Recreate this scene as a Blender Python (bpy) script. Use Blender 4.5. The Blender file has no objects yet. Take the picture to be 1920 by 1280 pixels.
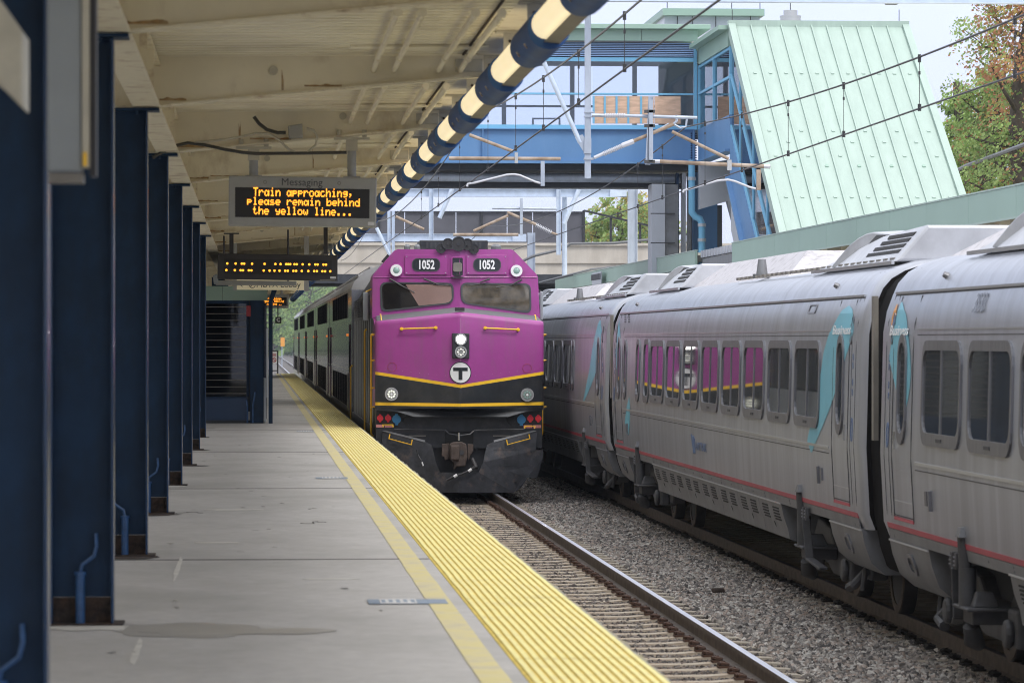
import bpy, bmesh, math, random
from mathutils import Vector, Matrix, noise as mnoise
random.seed(7)
sc = bpy.context.scene
COL = sc.collection
HAZE = 0.00022
R = math.radians
pi = math.pi

# ---------------------------------------------------------------- camera, world, sun, exposure
F = 7100.0            # focal length in photo pixels (photo is 1920 wide)
EYE = 2.87            # eye above rail top (platform is 1.22 above rail)
PLAT = 1.22
TH = math.atan(484.0 / F)
CT, ST = math.cos(TH), math.sin(TH)
cam_d = bpy.data.cameras.new('camera')
cam = bpy.data.objects.new('camera', cam_d); COL.objects.link(cam)
cam.location = (0, 0, EYE)
cam.rotation_euler = (R(90), 0, -TH)
cam_d.sensor_width = 36.0
cam_d.lens = 36.0 * F / 1920.0
cam_d.shift_y = -2.0 / 1920.0
cam_d.clip_start = 0.5
cam_d.clip_end = 4000
cam_d.dof.use_dof = True
cam_d.dof.focus_distance = 68.0
cam_d.dof.aperture_fstop = 6.3
sc.camera = cam

world = bpy.data.worlds.new("World"); sc.world = world
world.use_nodes = True
wn = world.node_tree.nodes; wl = world.node_tree.links
wn.clear()
SUN_EL, SUN_AZ = R(52), R(150)      # azimuth clockwise from +Y
sky = wn.new('ShaderNodeTexSky'); sky.sky_type = 'NISHITA'; sky.sun_disc = False
sky.sun_elevation = SUN_EL; sky.sun_rotation = SUN_AZ
sky.air_density = 1.0; sky.dust_density = 2.5; sky.ozone_density = 1.5
bg1 = wn.new('ShaderNodeBackground'); bg1.inputs['Strength'].default_value = 0.08
wl.new(sky.outputs[0], bg1.inputs['Color'])
# high thin overcast over the blue: pale cloud sheet with soft variation
tc = wn.new('ShaderNodeTexCoord'); mp = wn.new('ShaderNodeMapping'); mp.inputs['Scale'].default_value = (1, 1, 3)
nz = wn.new('ShaderNodeTexNoise'); nz.inputs['Scale'].default_value = 2.2; nz.inputs['Detail'].default_value = 5
cr = wn.new('ShaderNodeValToRGB')
cr.color_ramp.elements[0].position = 0.3; cr.color_ramp.elements[0].color = (0.56, 0.61, 0.84, 1)
cr.color_ramp.elements[1].position = 0.7; cr.color_ramp.elements[1].color = (0.69, 0.74, 0.90, 1)
bg2 = wn.new('ShaderNodeBackground'); bg2.inputs['Strength'].default_value = 0.95
wl.new(tc.outputs['Generated'], mp.inputs['Vector']); wl.new(mp.outputs[0], nz.inputs['Vector'])
wl.new(nz.outputs['Fac'], cr.inputs[0])
zc_ = wn.new('ShaderNodeMix'); zc_.data_type = 'RGBA'; zc_.inputs['B'].default_value = (0.86, 0.88, 0.92, 1)
wl.new(cr.outputs[0], zc_.inputs['A']); wl.new(zc_.outputs['Result'], bg2.inputs['Color'])
# overcast skies are brighter overhead than at the horizon
sxyz = wn.new('ShaderNodeSeparateXYZ'); wl.new(tc.outputs['Generated'], sxyz.inputs[0])
mrz = wn.new('ShaderNodeMapRange'); mrz.inputs['To Min'].default_value = 0.92; mrz.inputs['To Max'].default_value = 1.40
wl.new(sxyz.outputs['Z'], mrz.inputs['Value']); mr2 = wn.new('ShaderNodeMapRange'); mr2.inputs['From Min'].default_value = .12; mr2.inputs['From Max'].default_value = .6; wl.new(sxyz.outputs['Z'], mr2.inputs['Value']); wl.new(mr2.outputs[0], zc_.inputs['Factor']); wl.new(mrz.outputs[0], bg2.inputs['Strength'])
mx = wn.new('ShaderNodeMixShader'); mx.inputs[0].default_value = 0.82
wl.new(bg1.outputs[0], mx.inputs[1]); wl.new(bg2.outputs[0], mx.inputs[2])
wo = wn.new('ShaderNodeOutputWorld'); wl.new(mx.outputs[0], wo.inputs[0])

sun_d = bpy.data.lights.new('sun', 'SUN'); sun_d.energy = 1.0; sun_d.angle = R(18); sun_d.color = (1, 0.96, 0.9)
sun = bpy.data.objects.new('sun', sun_d); COL.objects.link(sun)
sdir = Vector((math.sin(SUN_AZ) * math.cos(SUN_EL), math.cos(SUN_AZ) * math.cos(SUN_EL), math.sin(SUN_EL)))
sun.rotation_euler = (-sdir).to_track_quat('-Z', 'Y').to_euler()
sun.location = (0, -20, 60)

sc.view_settings.view_transform = 'Standard'
sc.view_settings.look = 'None'
sc.view_settings.exposure = 0.82
sc.view_settings.gamma = 1.0
sc.view_settings.use_curve_mapping = False
sc.render.engine = 'CYCLES'
sc.cycles.max_bounces = 8
sc.cycles.filter_width = 1.0
sc.cycles.pixel_filter_type = 'BLACKMAN_HARRIS'
sc.cycles.diffuse_bounces = 6
sc.cycles.glossy_bounces = 4
sc.cycles.transparent_max_bounces = 12
sc.cycles.use_denoising = True

# ---------------------------------------------------------------- surveying helpers: photo pixel + known plane -> world point
def W(px, py, d):
    u = (px - 960.0) / F * d
    return Vector((u * CT + d * ST, -u * ST + d * CT, EYE + (638.0 - py) / F * d))
def WX(px, py, X):                     # on the plane X = const
    d = F * X / ((px - 476.0) * CT)
    return Vector((X, (d - X * ST) / CT, EYE + (638.0 - py) / F * d))
def WY(px, py, Y):                     # on the plane Y = const
    t = (px - 960.0) / F
    x = Y * (ST + t * CT) / (CT - t * ST)
    d = x * ST + Y * CT
    return Vector((x, Y, EYE + (638.0 - py) / F * d))
def Yd(d, X=0.0): return (d - X * ST) / CT

# ---------------------------------------------------------------- object helpers
ORG = {}
def _props(o, label, cat, group, kind):
    if label: o['label'] = label
    if cat: o['category'] = cat
    if group: o['group'] = group
    if kind: o['kind'] = kind
def thing(name, label, cat, loc=(0, 0, 0), group=None, rotz=0):
    o = bpy.data.objects.new(name, None); COL.objects.link(o)
    o.empty_display_size = 0.2
    o.location = loc; o.rotation_euler = (0, 0, rotz)
    ORG[o.name] = Vector(loc)
    _props(o, label, cat, group, None)
    return o
def dup(root, loc, label=None, group=None, rotz=None):
    r = root.copy(); COL.objects.link(r); r.location = loc
    if rotz is not None: r.rotation_euler = (0, 0, rotz)
    if label: r['label'] = label
    if group: r['group'] = group
    for ch in list(root.children):
        c = ch.copy(); COL.objects.link(c); c.parent = r
        for g in ch.children:
            d = g.copy(); COL.objects.link(d); d.parent = c
    return r

class MB:
    def __init__(s): s.v = []; s.f = []; s.m = []; s.mi = 0
    def add(s, vs, fs):
        n = len(s.v); s.v += [tuple(v) for v in vs]
        s.f += [tuple(i + n for i in f) for f in fs]; s.m += [s.mi] * len(fs); return s
    def box(s, x0, x1, y0, y1, z0, z1):
        v = [(x0,y0,z0),(x1,y0,z0),(x1,y1,z0),(x0,y1,z0),(x0,y0,z1),(x1,y0,z1),(x1,y1,z1),(x0,y1,z1)]
        return s.add(v, [(0,3,2,1),(4,5,6,7),(0,1,5,4),(1,2,6,5),(2,3,7,6),(3,0,4,7)])
    def hexa(s, a, b):
        """a, b: lists of equal length outlines -> closed loft"""
        n = len(a)
        fs = [tuple(range(n))[::-1], tuple(range(n, 2*n))] + [(i, (i+1) % n, n + (i+1) % n, n + i) for i in range(n)]
        return s.add(list(a) + list(b), fs)
    def prism(s, poly, axis, a, b):
        """poly = 2D points; axis 'x': (y,z); 'y': (x,z); 'z': (x,y)"""
        f = {'x': lambda p, t: (t, p[0], p[1]), 'y': lambda p, t: (p[0], t, p[1]), 'z': lambda p, t: (p[0], p[1], t)}[axis]
        return s.hexa([f(p, a) for p in poly], [f(p, b) for p in poly])
    def bar(s, p, q, w, h=None, up=(0, 0, 1)):
        h = h or w; p = Vector(p); q = Vector(q); d = (q - p).normalized(); up = Vector(up)
        if abs(d.dot(up)) > 0.98: up = Vector((0, 1, 0))
        x = d.cross(up).normalized() * (w / 2); y = x.cross(d).normalized() * (h / 2)
        return s.hexa([p-x-y, p+x-y, p+x+y, p-x+y], [q-x-y, q+x-y, q+x+y, q-x+y])
    def ibeam(s, p, q, w, h, t=0.02, up=(0, 0, 1)):
        p = Vector(p); q = Vector(q); d = (q-p).normalized(); up = Vector(up)
        x = d.cross(up).normalized(); y = x.cross(d).normalized()
        s.bar(p + y*(h/2-t/2), q + y*(h/2-t/2), w, t, up)
        s.bar(p - y*(h/2-t/2), q - y*(h/2-t/2), w, t, up)
        return s.bar(p, q, t, h-2*t-0.002, up)
    def tube(s, pts, r, n=8, cap=True):
        pts = [Vector(p) for p in pts]; rs = r if isinstance(r, (list, tuple)) else [r] * len(pts)
        base = len(s.v); prev = None
        for i, p in enumerate(pts):
            if i == 0: d = pts[1] - p
            elif i == len(pts)-1: d = p - pts[i-1]
            else: d = (pts[i+1]-p).normalized() + (p-pts[i-1]).normalized()
            d.normalize()
            if prev is None:
                a = Vector((0,0,1)) if abs(d.z) < 0.9 else Vector((1,0,0))
                x = d.cross(a).normalized()
            else:
                x = (prev - d*prev.dot(d)).normalized()
            prev = x; y = d.cross(x)
            for k in range(n):
                t = 2*pi*k/n
                s.v.append(tuple(p + (x*math.cos(t) + y*math.sin(t))*rs[i]))
        nf = 0
        for i in range(len(pts)-1):
            for k in range(n):
                a = base+i*n+k; b = base+i*n+(k+1) % n
                s.f.append((a, b, b+n, a+n)); nf += 1
        if cap:
            s.f.append(tuple(base+k for k in range(n))[::-1]); s.f.append(tuple(base+(len(pts)-1)*n+k for k in range(n))); nf += 2
        s.m += [s.mi]*nf
        return s
    def grid(s, fn, nu, nv):
        base = len(s.v)
        for j in range(nv+1):
            for i in range(nu+1): s.v.append(tuple(fn(i/nu, j/nv)))
        for j in range(nv):
            for i in range(nu):
                a = base+j*(nu+1)+i; s.f.append((a, a+1, a+nu+2, a+nu+1))
        s.m += [s.mi]*(nu*nv); return s
    def build(s, name, m, parent=None, label=None, cat=None, group=None, kind=None, smooth=None, bevel=None, loc=None):
        me = bpy.data.meshes.new(name)
        o0 = ORG.get(parent.name, Vector((0,0,0))) if parent else (Vector(loc) if loc is not None else Vector((0,0,0)))
        me.from_pydata([(v[0]-o0[0], v[1]-o0[1], v[2]-o0[2]) for v in s.v], [], s.f)
        ms = m if isinstance(m, (list, tuple)) else [m]
        for x in ms: me.materials.append(x)
        if len(ms) > 1:
            me.polygons.foreach_set('material_index', s.m)
        bm = bmesh.new(); bm.from_mesh(me); bmesh.ops.recalc_face_normals(bm, faces=bm.faces); bm.to_mesh(me); bm.free()
        if smooth:
            me.polygons.foreach_set('use_smooth', [True]*len(me.polygons)); me.set_sharp_from_angle(angle=R(smooth))
        o = bpy.data.objects.new(name, me); COL.objects.link(o)
        if parent: o.parent = parent
        else:
            o.location = o0
        ORG[o.name] = o0
        if bevel:
            b = o.modifiers.new('bevel', 'BEVEL'); b.width = bevel; b.segments = 2; b.limit_method = 'ANGLE'; b.angle_limit = R(50)
        _props(o, label, cat, group, kind)
        return o

def rr(cx, cy, w, h, r, n=5):
    """rounded rectangle outline"""
    r = min(r, w/2-1e-4, h/2-1e-4); pts = []
    for (sx, sy, a0) in ((1, 1, 0), (-1, 1, 90), (-1, -1, 180), (1, -1, 270)):
        for k in range(n+1):
            a = R(a0 + 90*k/n)
            pts.append((cx + sx*(w/2-r) + r*math.cos(a), cy + sy*(h/2-r) + r*math.sin(a)))
    return pts
def circ(cx, cy, r, n=20): return [(cx + r*math.cos(2*pi*k/n), cy + r*math.sin(2*pi*k/n)) for k in range(n)]
def ring(mb, outer, inner, fo, fi):
    """frame between two outlines (same count); fo/fi map 2D->front/back 3D"""
    n = len(outer)
    vs = [fo(p) for p in outer] + [fo(p) for p in inner] + [fi(p) for p in outer] + [fi(p) for p in inner]
    fs = []
    for i in range(n):
        j = (i+1) % n
        fs += [(i, j, n+j, n+i), (2*n+i, 3*n+i, 3*n+j, 2*n+j), (i, 2*n+i, 2*n+j, j), (n+i, n+j, 3*n+j, 3*n+i)]
    mb.add(vs, fs)
def slab(mb, outline, fo, fi):
    mb.hexa([fo(p) for p in outline], [fi(p) for p in outline])

def text(name, s, size, m, parent, origin, xdir, ydir, ext=0.004, bold=0.0, align='CENTER', narrow=1.0, **kw):
    cu = bpy.data.curves.new('lettering', 'FONT'); cu.body = s; cu.size = size; cu.extrude = ext/2; cu.offset = bold
    cu.align_x = align; cu.align_y = 'CENTER'; cu.resolution_u = 3
    to = bpy.data.objects.new('tmp_text', cu); COL.objects.link(to)
    dg = bpy.context.evaluated_depsgraph_get(); dg.update()
    me = bpy.data.meshes.new_from_object(to.evaluated_get(dg))
    bpy.data.objects.remove(to)
    x = Vector(xdir).normalized(); y = Vector(ydir).normalized(); z = x.cross(y)
    o0 = ORG.get(parent.name, Vector((0,0,0)))
    og = Vector(origin)
    for v in me.vertices:
        v.co = og + x*v.co.x*narrow + y*v.co.y + z*v.co.z - o0
    me.materials.clear(); me.materials.append(m)
    o = bpy.data.objects.new(name, me); COL.objects.link(o); o.parent = parent; ORG[o.name] = o0
    _props(o, kw.get('label'), None, None, None)
    return o

# ---------------------------------------------------------------- materials
MATS = {}
def mat(name, col, rough=0.6, metal=0.0, var=0.0, scale=4.0, stretch=(1,1,1), bump=0.0, bscale=60.0, bstretch=None,
        spec=None, dirt=None, dirt_amt=0.0, dirt_scale=1.2, dirt_stretch=(1,1,1), dirt_lo=0.45, emis=None, estr=0.0, rvar=0.0,
        coat=0.0, hue=None):
    m = bpy.data.materials.new(name); m.use_nodes = True; MATS[name] = m
    n = m.node_tree.nodes; l = m.node_tree.links; b = n['Principled BSDF']
    b.inputs['Base Color'].default_value = (*col, 1); b.inputs['Roughness'].default_value = rough; b.inputs['Metallic'].default_value = metal
    if spec is not None: b.inputs['Specular IOR Level'].default_value = spec
    if coat: b.inputs['Coat Weight'].default_value = coat; b.inputs['Coat Roughness'].default_value = 0.08
    if emis: b.inputs['Emission Color'].default_value = (*emis, 1); b.inputs['Emission Strength'].default_value = estr
    t = n.new('ShaderNodeTexCoord')
    def noise_(sc_, st, det=5, ro=0.6):
        mp_ = n.new('ShaderNodeMapping'); mp_.inputs['Scale'].default_value = st
        nn = n.new('ShaderNodeTexNoise'); nn.inputs['Scale'].default_value = sc_; nn.inputs['Detail'].default_value = det; nn.inputs['Roughness'].default_value = ro
        l.new(t.outputs['Object'], mp_.inputs[0]); l.new(mp_.outputs[0], nn.inputs['Vector']); return nn
    cur = None
    if var > 0:
        nn = noise_(scale, stretch)
        r_ = n.new('ShaderNodeValToRGB'); r_.color_ramp.elements[0].position = 0.3; r_.color_ramp.elements[1].position = 0.7
        lo = tuple(max(0, c*(1-var)) for c in col); hi = tuple(min(1, c*(1+var)) for c in (hue or col))
        r_.color_ramp.elements[0].color = (*lo, 1); r_.color_ramp.elements[1].color = (*hi, 1)
        l.new(nn.outputs['Fac'], r_.inputs[0]); cur = r_.outputs[0]
    if dirt and dirt_amt > 0:
        nn = noise_(dirt_scale, dirt_stretch, 7, 0.65)
        r_ = n.new('ShaderNodeMapRange'); r_.inputs['From Min'].default_value = dirt_lo; r_.inputs['From Max'].default_value = dirt_lo+0.25
        r_.inputs['To Max'].default_value = dirt_amt
        l.new(nn.outputs['Fac'], r_.inputs['Value'])
        mi = n.new('ShaderNodeMix'); mi.data_type = 'RGBA'; l.new(r_.outputs[0], mi.inputs['Factor'])
        if cur: l.new(cur, mi.inputs['A'])
        else: mi.inputs['A'].default_value = (*col, 1)
        mi.inputs['B'].default_value = (*dirt, 1); cur = mi.outputs['Result']
        if rvar: 
            rr_ = n.new('ShaderNodeMapRange'); rr_.inputs['To Min'].default_value = rough; rr_.inputs['To Max'].default_value = min(1, rough+rvar)
            l.new(nn.outputs['Fac'], rr_.inputs['Value']); l.new(rr_.outputs[0], b.inputs['Roughness'])
    if cur: l.new(cur, b.inputs['Base Color'])
    if bump > 0:
        nn = noise_(bscale, bstretch or (1,1,1), 4)
        bp = n.new('ShaderNodeBump'); bp.inputs['Strength'].default_value = bump; bp.inputs['Distance'].default_value = 0.02
        l.new(nn.outputs['Fac'], bp.inputs['Height']); l.new(bp.outputs[0], b.inputs['Normal'])
    return m
M = {}
M['navy'] = mat('navy_steel_paint', (0.012, 0.036, 0.082), 0.42, var=0.25, scale=2, dirt=(0.012,0.018,0.026), dirt_amt=0.6, dirt_scale=3, dirt_stretch=(1,1,.4), bump=.05, bscale=25, spec=.2)
M['navy_trim'] = mat('navy_column_edge', (0.012, 0.04, 0.10), 0.22)
M['rustbase'] = mat('rust_and_grime', (0.045, 0.035, 0.03), 0.85, var=0.6, scale=18, dirt=(0.12,0.05,0.02), dirt_amt=0.5, dirt_scale=9, bump=.4)
M['conduit_blue'] = mat('conduit_blue', (0.03, 0.09, 0.22), 0.4, var=.3, scale=12)
M['beige'] = mat('beige_canopy_paint', (0.80, 0.74, 0.58), 0.55, var=0.10, scale=1.2, dirt=(0.36,0.25,0.13), dirt_amt=0.7, dirt_scale=2.6, dirt_stretch=(1,1,.6), dirt_lo=.54, bump=.05)
M['deck'] = mat('corrugated_deck_paint', (0.84, 0.79, 0.64), 0.45, var=0.12, scale=.8, dirt=(0.32,0.24,0.13), dirt_amt=0.4, dirt_scale=.9, dirt_lo=.5)
M['beige_rust'] = mat('rusty_flange_paint', (0.78, 0.72, 0.56), 0.6, var=.1, dirt=(0.20,0.08,0.02), dirt_amt=1.0, dirt_scale=4, dirt_lo=.52, bump=.1)
M['conc'] = mat('platform_concrete', (0.45, 0.435, 0.42), 0.6, var=0.09, scale=9, stretch=(1,.7,1), dirt=(0.33,0.318,0.30), dirt_amt=0.8, dirt_scale=.75, dirt_stretch=(.9,.55,1), dirt_lo=.42, bump=.25, bscale=70, rvar=.2)
M['conc_patch'] = mat('pale_concrete_patch', (0.55, 0.53, 0.49), 0.8, var=.15, scale=5)
M['stain'] = mat('dark_wet_stain', (0.355, 0.342, 0.325), 0.4, var=.1, scale=3)
M['conc_edge'] = mat('worn_concrete_edge', (0.30, 0.28, 0.24), 0.9, var=0.35, scale=9, dirt=(0.45,0.36,0.10), dirt_amt=.8, dirt_scale=6, bump=.6, bscale=25)
M['tact'] = mat('tactile_yellow', (0.88, 0.80, 0.35), 0.7, var=0.14, scale=26, dirt=(0.68,0.58,0.32), dirt_amt=0.7, dirt_scale=3.5, dirt_lo=.5, bump=.5, bscale=80)
M['tact_groove'] = mat('tactile_groove_yellow', (0.70, 0.54, 0.12), 0.8, var=0.2, scale=8)
M['line'] = mat('faded_yellow_line', (0.64, 0.56, 0.27), 0.8, var=0.12, scale=4, dirt=(0.45,0.41,0.33), dirt_amt=.9, dirt_scale=4, dirt_stretch=(1,1,1), dirt_lo=.43)
M['joint'] = mat('joint_filler', (0.06, 0.055, 0.05), 0.95)
M['decal_w'] = mat('floor_sticker_white', (0.62, 0.62, 0.62), 0.5, var=.2, scale=14)
M['decal_b'] = mat('floor_sticker_blue', (0.22, 0.28, 0.36), 0.5, var=.25, scale=10)
M['rail_side'] = mat('rail_brown_side', (0.15, 0.12, 0.10), 0.75, var=.3, scale=6)
M['rail_top'] = mat('rail_polished_head', (0.80, 0.81, 0.86), 0.34, metal=1.0, var=.08, scale=2, stretch=(8,.3,1))
M['rail_dull'] = mat('rail_dull_head', (0.13, 0.12, 0.12), 0.5, metal=.4)
M['tie'] = mat('tie_concrete', (0.42, 0.37, 0.30), 0.85, var=.2, scale=5, dirt=(0.27,0.15,0.07), dirt_amt=.8, dirt_scale=1.6, dirt_lo=.47, bump=.3)
M['clip'] = mat('rusty_clip', (0.07, 0.035, 0.022), 0.8, var=.4, scale=30)
M['clip_dark'] = mat('dark_clip', (0.025, 0.022, 0.02), 0.7, var=.3, scale=30)
M['ground'] = mat('ballast_ground', (0.105, 0.095, 0.088), 0.95, var=.4, scale=18, bump=.9, bscale=25)
M['earth'] = mat('earth', (0.12, 0.11, 0.08), 0.95, var=.4, scale=.4)
M['purple'] = mat('purple_loco_paint', (0.34, 0.052, 0.265), 0.30, var=.10, scale=1.5, dirt=(0.25,0.085,0.20), dirt_amt=.7, dirt_scale=3.0, dirt_stretch=(2.2,1,.35), dirt_lo=.48, spec=.5, coat=.25, rvar=.2)
M['lblack'] = mat('loco_black_paint', (0.018, 0.020, 0.024), 0.3, var=.35, scale=3, dirt=(0.055,0.052,0.05), dirt_amt=.7, dirt_scale=2.5, coat=.3)
M['lblack2'] = mat('dull_black_steel', (0.024, 0.026, 0.031), 0.42, var=.4, scale=5, dirt=(0.075,0.065,0.06), dirt_amt=.7, dirt_scale=4, dirt_lo=.5)
M['plow'] = mat('scuffed_highlit_plow_steel', (0.045, 0.047, 0.055), 0.36, var=.4, scale=5, dirt=(0.20,0.14,0.11), dirt_amt=.8, dirt_scale=4.5, dirt_lo=.56, bump=.15, bscale=12, metal=.3)  # lighter scuffs in the colour also stand in for highlights
M['lyellow'] = mat('loco_yellow', (0.95, 0.56, 0.03), 0.4, var=.08)
M['deckgrey'] = mat('nose_deck_grey', (0.14, 0.14, 0.15), 0.7, var=.15, dirt=(0.22,0.2,0.2), dirt_amt=.4)
M['gasket'] = mat('window_gasket_grey', (0.06, 0.065, 0.07), 0.5)
M['wglass'] = mat('painted_reflection_glass', (0.055, 0.05, 0.04), 0.04, spec=1.0, var=.6, scale=3.0, stretch=(1,.3,1), hue=(.10,.08,.055))  # brown mottling painted into the glass in place of a reflection
M['dglass'] = mat('dark_window_glass', (0.018, 0.02, 0.024), 0.05, spec=.8)
M['white'] = mat('white_paint', (0.82, 0.82, 0.82), 0.4)
M['board'] = mat('number_board_dark', (0.02, 0.024, 0.03), 0.3)
M['lens_green'] = mat('class_light_lens', (0.28, 0.42, 0.38), 0.1, spec=.8)
M['chrome'] = mat('light_rim_metal', (0.55, 0.54, 0.5), 0.25, metal=.9)
M['lamp_on'] = mat('lit_headlight', (1, 1, 1), 0.3, emis=(1, .97, .95), estr=9.0)
M['lamp_dim'] = mat('dim_led_lamp', (0.6, 0.62, 0.55), 0.2, emis=(1, .98, .8), estr=0.5)
M['lens_grey'] = mat('lamp_lens_grey', (0.25, 0.26, 0.25), 0.15, spec=.9)
M['redplug'] = mat('red_receptacle', (0.80, 0.03, 0.05), 0.5)
M['blueplug'] = mat('blue_receptacle', (0.06, 0.30, 0.60), 0.5)
M['blackplug'] = mat('black_receptacle', (0.03, 0.032, 0.035), 0.6)
M['pinklabel'] = mat('warning_label_pink', (0.62, 0.25, 0.24), 0.6, var=.2, scale=40)
M['coupler'] = mat('coupler_cast_steel', (0.085, 0.062, 0.052), 0.65, var=.35, scale=7, bump=.3, bscale=20, metal=.2)
M['horn'] = mat('horn_black', (0.03, 0.028, 0.03), 0.5)
M['roofsilver'] = mat('coach_roof_silver', (0.42, 0.41, 0.40), 0.45, metal=.5, var=.2, scale=1.5, stretch=(1,.2,1), dirt=(0.16,0.14,0.12), dirt_amt=.5, dirt_scale=1.2)
M['stain_steel'] = mat('coach_stainless', (0.46, 0.46, 0.46), 0.13, metal=1.0, var=.10, scale=2, stretch=(1,.3,1))
M['coachblack'] = mat('coach_window_band', (0.010, 0.010, 0.012), 0.9, spec=.0)
M['grille'] = mat('grille_dark', (0.03, 0.03, 0.032), 0.5)
M['galv'] = mat('galvanised_steel', (0.42, 0.47, 0.55), 0.5, metal=.35, var=.15, scale=5, stretch=(1,1,.3), bump=.05)
M['galv_lt'] = mat('galvanised_tube_pale', (0.52, 0.60, 0.72), 0.45, metal=.2, var=.12, scale=4)
M['rusty_tube'] = mat('brown_weathered_tube', (0.34, 0.25, 0.18), 0.7, var=.35, scale=3, dirt=(0.45,0.42,0.38), dirt_amt=.6, dirt_scale=3)
M['porcelain'] = mat('grey_insulator', (0.55, 0.56, 0.60), 0.25)
M['wire'] = mat('dark_wire', (0.03, 0.03, 0.032), 0.5)
M['wire_grey'] = mat('grey_cable', (0.14, 0.145, 0.155), 0.5)
M['signgrey'] = mat('sign_case_grey', (0.33, 0.335, 0.32), 0.5, var=.06, scale=6, dirt=(0.24,0.23,0.2), dirt_amt=.4)
M['signtext'] = mat('sign_dark_grey_print', (0.06, 0.062, 0.07), 0.6)
M['screen'] = mat('led_screen_dark', (0.012, 0.011, 0.011), 0.35)
M['led'] = mat('amber_led', (0.9, 0.35, 0.02), 0.5, emis=(1.0, 0.36, 0.03), estr=1.25)
M['signcream'] = mat('cream_sign_face', (0.62, 0.55, 0.36), 0.5, emis=(0.62,.55,.36), estr=.12)
M['tube_cream'] = mat('lit_cream_lamp_tube', (0.72, 0.62, 0.42), 0.3, emis=(1.0, 0.84, 0.52), estr=0.45, var=.1, scale=3)
M['tube_blue'] = mat('blue_lamp_collar', (0.02, 0.085, 0.27), 0.6, var=.15)
M['trough'] = mat('lamp_trough_grey', (0.20, 0.185, 0.16), 0.4, var=.2, scale=2)
M['bracket'] = mat('pale_bracket_paint', (0.50, 0.47, 0.38), 0.55, var=.15, scale=6)
M['cable'] = mat('dark_cable', (0.05, 0.05, 0.045), 0.5)
M['postgrey'] = mat('pale_post_paint', (0.30, 0.33, 0.35), 0.5, var=.1, scale=2, dirt=(0.34,0.24,0.10), dirt_amt=.9, dirt_scale=5.0, dirt_lo=.60)
M['greenfascia'] = mat('green_fascia_panel', (0.29, 0.42, 0.345), 0.45, var=.06, scale=.5)
M['greenroof'] = mat('pale_green_metal_roof', (0.36, 0.46, 0.40), 0.42, var=.05, scale=.8, stretch=(6,1,.3), dirt=(0.31,0.40,0.35), dirt_amt=.6, dirt_scale=1.5, dirt_stretch=(4,1,.4))
M['bblue'] = mat('blue_girder_paint', (0.10, 0.23, 0.44), 0.5, var=.08, scale=.8, dirt=(0.14,0.27,0.47), dirt_amt=.5, dirt_scale=1.0, dirt_stretch=(1,1,.3))
M['lblue'] = mat('light_blue_frame', (0.17, 0.44, 0.66), 0.45)
M['louv_dark'] = mat('louvre_recess', (0.02, 0.04, 0.10), 0.6)
M['clad'] = mat('grey_metal_cladding', (0.44, 0.46, 0.50), 0.45, metal=.2, var=.06, scale=.6, dirt=(0.36,0.38,0.42), dirt_amt=.5, dirt_scale=1.2, dirt_stretch=(1,1,.3))
M['whiteclad'] = mat('white_cladding', (0.62, 0.65, 0.70), 0.5, var=.04)
M['ply'] = mat('plywood', (0.62, 0.42, 0.30), 0.7, var=.22, scale=3, stretch=(1,1,6))
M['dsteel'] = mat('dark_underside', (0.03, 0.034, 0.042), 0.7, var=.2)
M['intgrey'] = mat('bridge_interior_grey', (0.42, 0.44, 0.48), 0.7)
M['oconc'] = mat('overpass_concrete', (0.50, 0.46, 0.40), 0.85, var=.15, scale=.5, dirt=(0.33,0.29,0.24), dirt_amt=.8, dirt_scale=.7, dirt_stretch=(1,1,.25), bump=.2, bscale=6)
M['oscreen'] = mat('grey_fence_screen', (0.085, 0.085, 0.10), 0.7, var=.15, scale=1.2)
M['fence'] = mat('black_fence_steel', (0.02, 0.022, 0.025), 0.6)
M['asilver'] = mat('train_silver_side', (0.42, 0.435, 0.48), 0.28, metal=.55, var=.10, scale=1.3, stretch=(1,2.5,.12), dirt=(0.30,0.305,0.33), dirt_amt=.65, dirt_scale=1.5, dirt_stretch=(1,2.4,.15), dirt_lo=.42, rvar=.12)
M['asilver_s'] = mat('train_skirt_grey', (0.20, 0.205, 0.215), 0.45, metal=.3, var=.15, scale=2.5, dirt=(0.12,0.115,0.11), dirt_amt=.6, dirt_scale=2.0, dirt_lo=.45)
M['aframe'] = mat('window_frame_aluminium', (0.22, 0.22, 0.235), 0.45, metal=.8, var=.2, scale=3, stretch=(1,9,.4))
M['aglass'] = mat('train_window_glass', (0.06, 0.065, 0.07), 0.03, spec=1.0)
M['ateal'] = mat('teal_livery', (0.16, 0.46, 0.57), 0.4, var=.12, scale=1.5, spec=.5)
M['aorange'] = mat('orange_livery', (0.75, 0.33, 0.06), 0.4)
M['ared'] = mat('red_stripe', (0.42, 0.055, 0.08), 0.45, var=.15, scale=2)
M['adark'] = mat('gangway_rubber', (0.010, 0.009, 0.009), 0.8, spec=.05)
M['aroof'] = mat('speckled_roof_pod', (0.52, 0.50, 0.52), 0.6, var=.06, scale=2, dirt=(0.22,0.20,0.20), dirt_amt=.9, dirt_scale=8, dirt_lo=.50)
M['aroof2'] = mat('grey_roof_metal', (0.50, 0.51, 0.54), 0.4, metal=.15, var=.12, scale=2, dirt=(0.34,0.34,0.36), dirt_amt=.5, dirt_scale=3)
M['aline'] = mat('pale_moulding', (0.50, 0.51, 0.53), 0.3, metal=.6)
M['seam'] = mat('dark_seam', (0.05, 0.05, 0.055), 0.6)
M['bogie'] = mat('bogie_grey', (0.06, 0.06, 0.064), 0.6, var=.3, scale=5, dirt=(0.05,0.045,0.04), dirt_amt=.6, dirt_scale=4)
M['under'] = mat('underframe_black', (0.012, 0.012, 0.013), 0.8)
M['blueprint'] = mat('blue_print', (0.10, 0.16, 0.30), 0.4)
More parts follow.
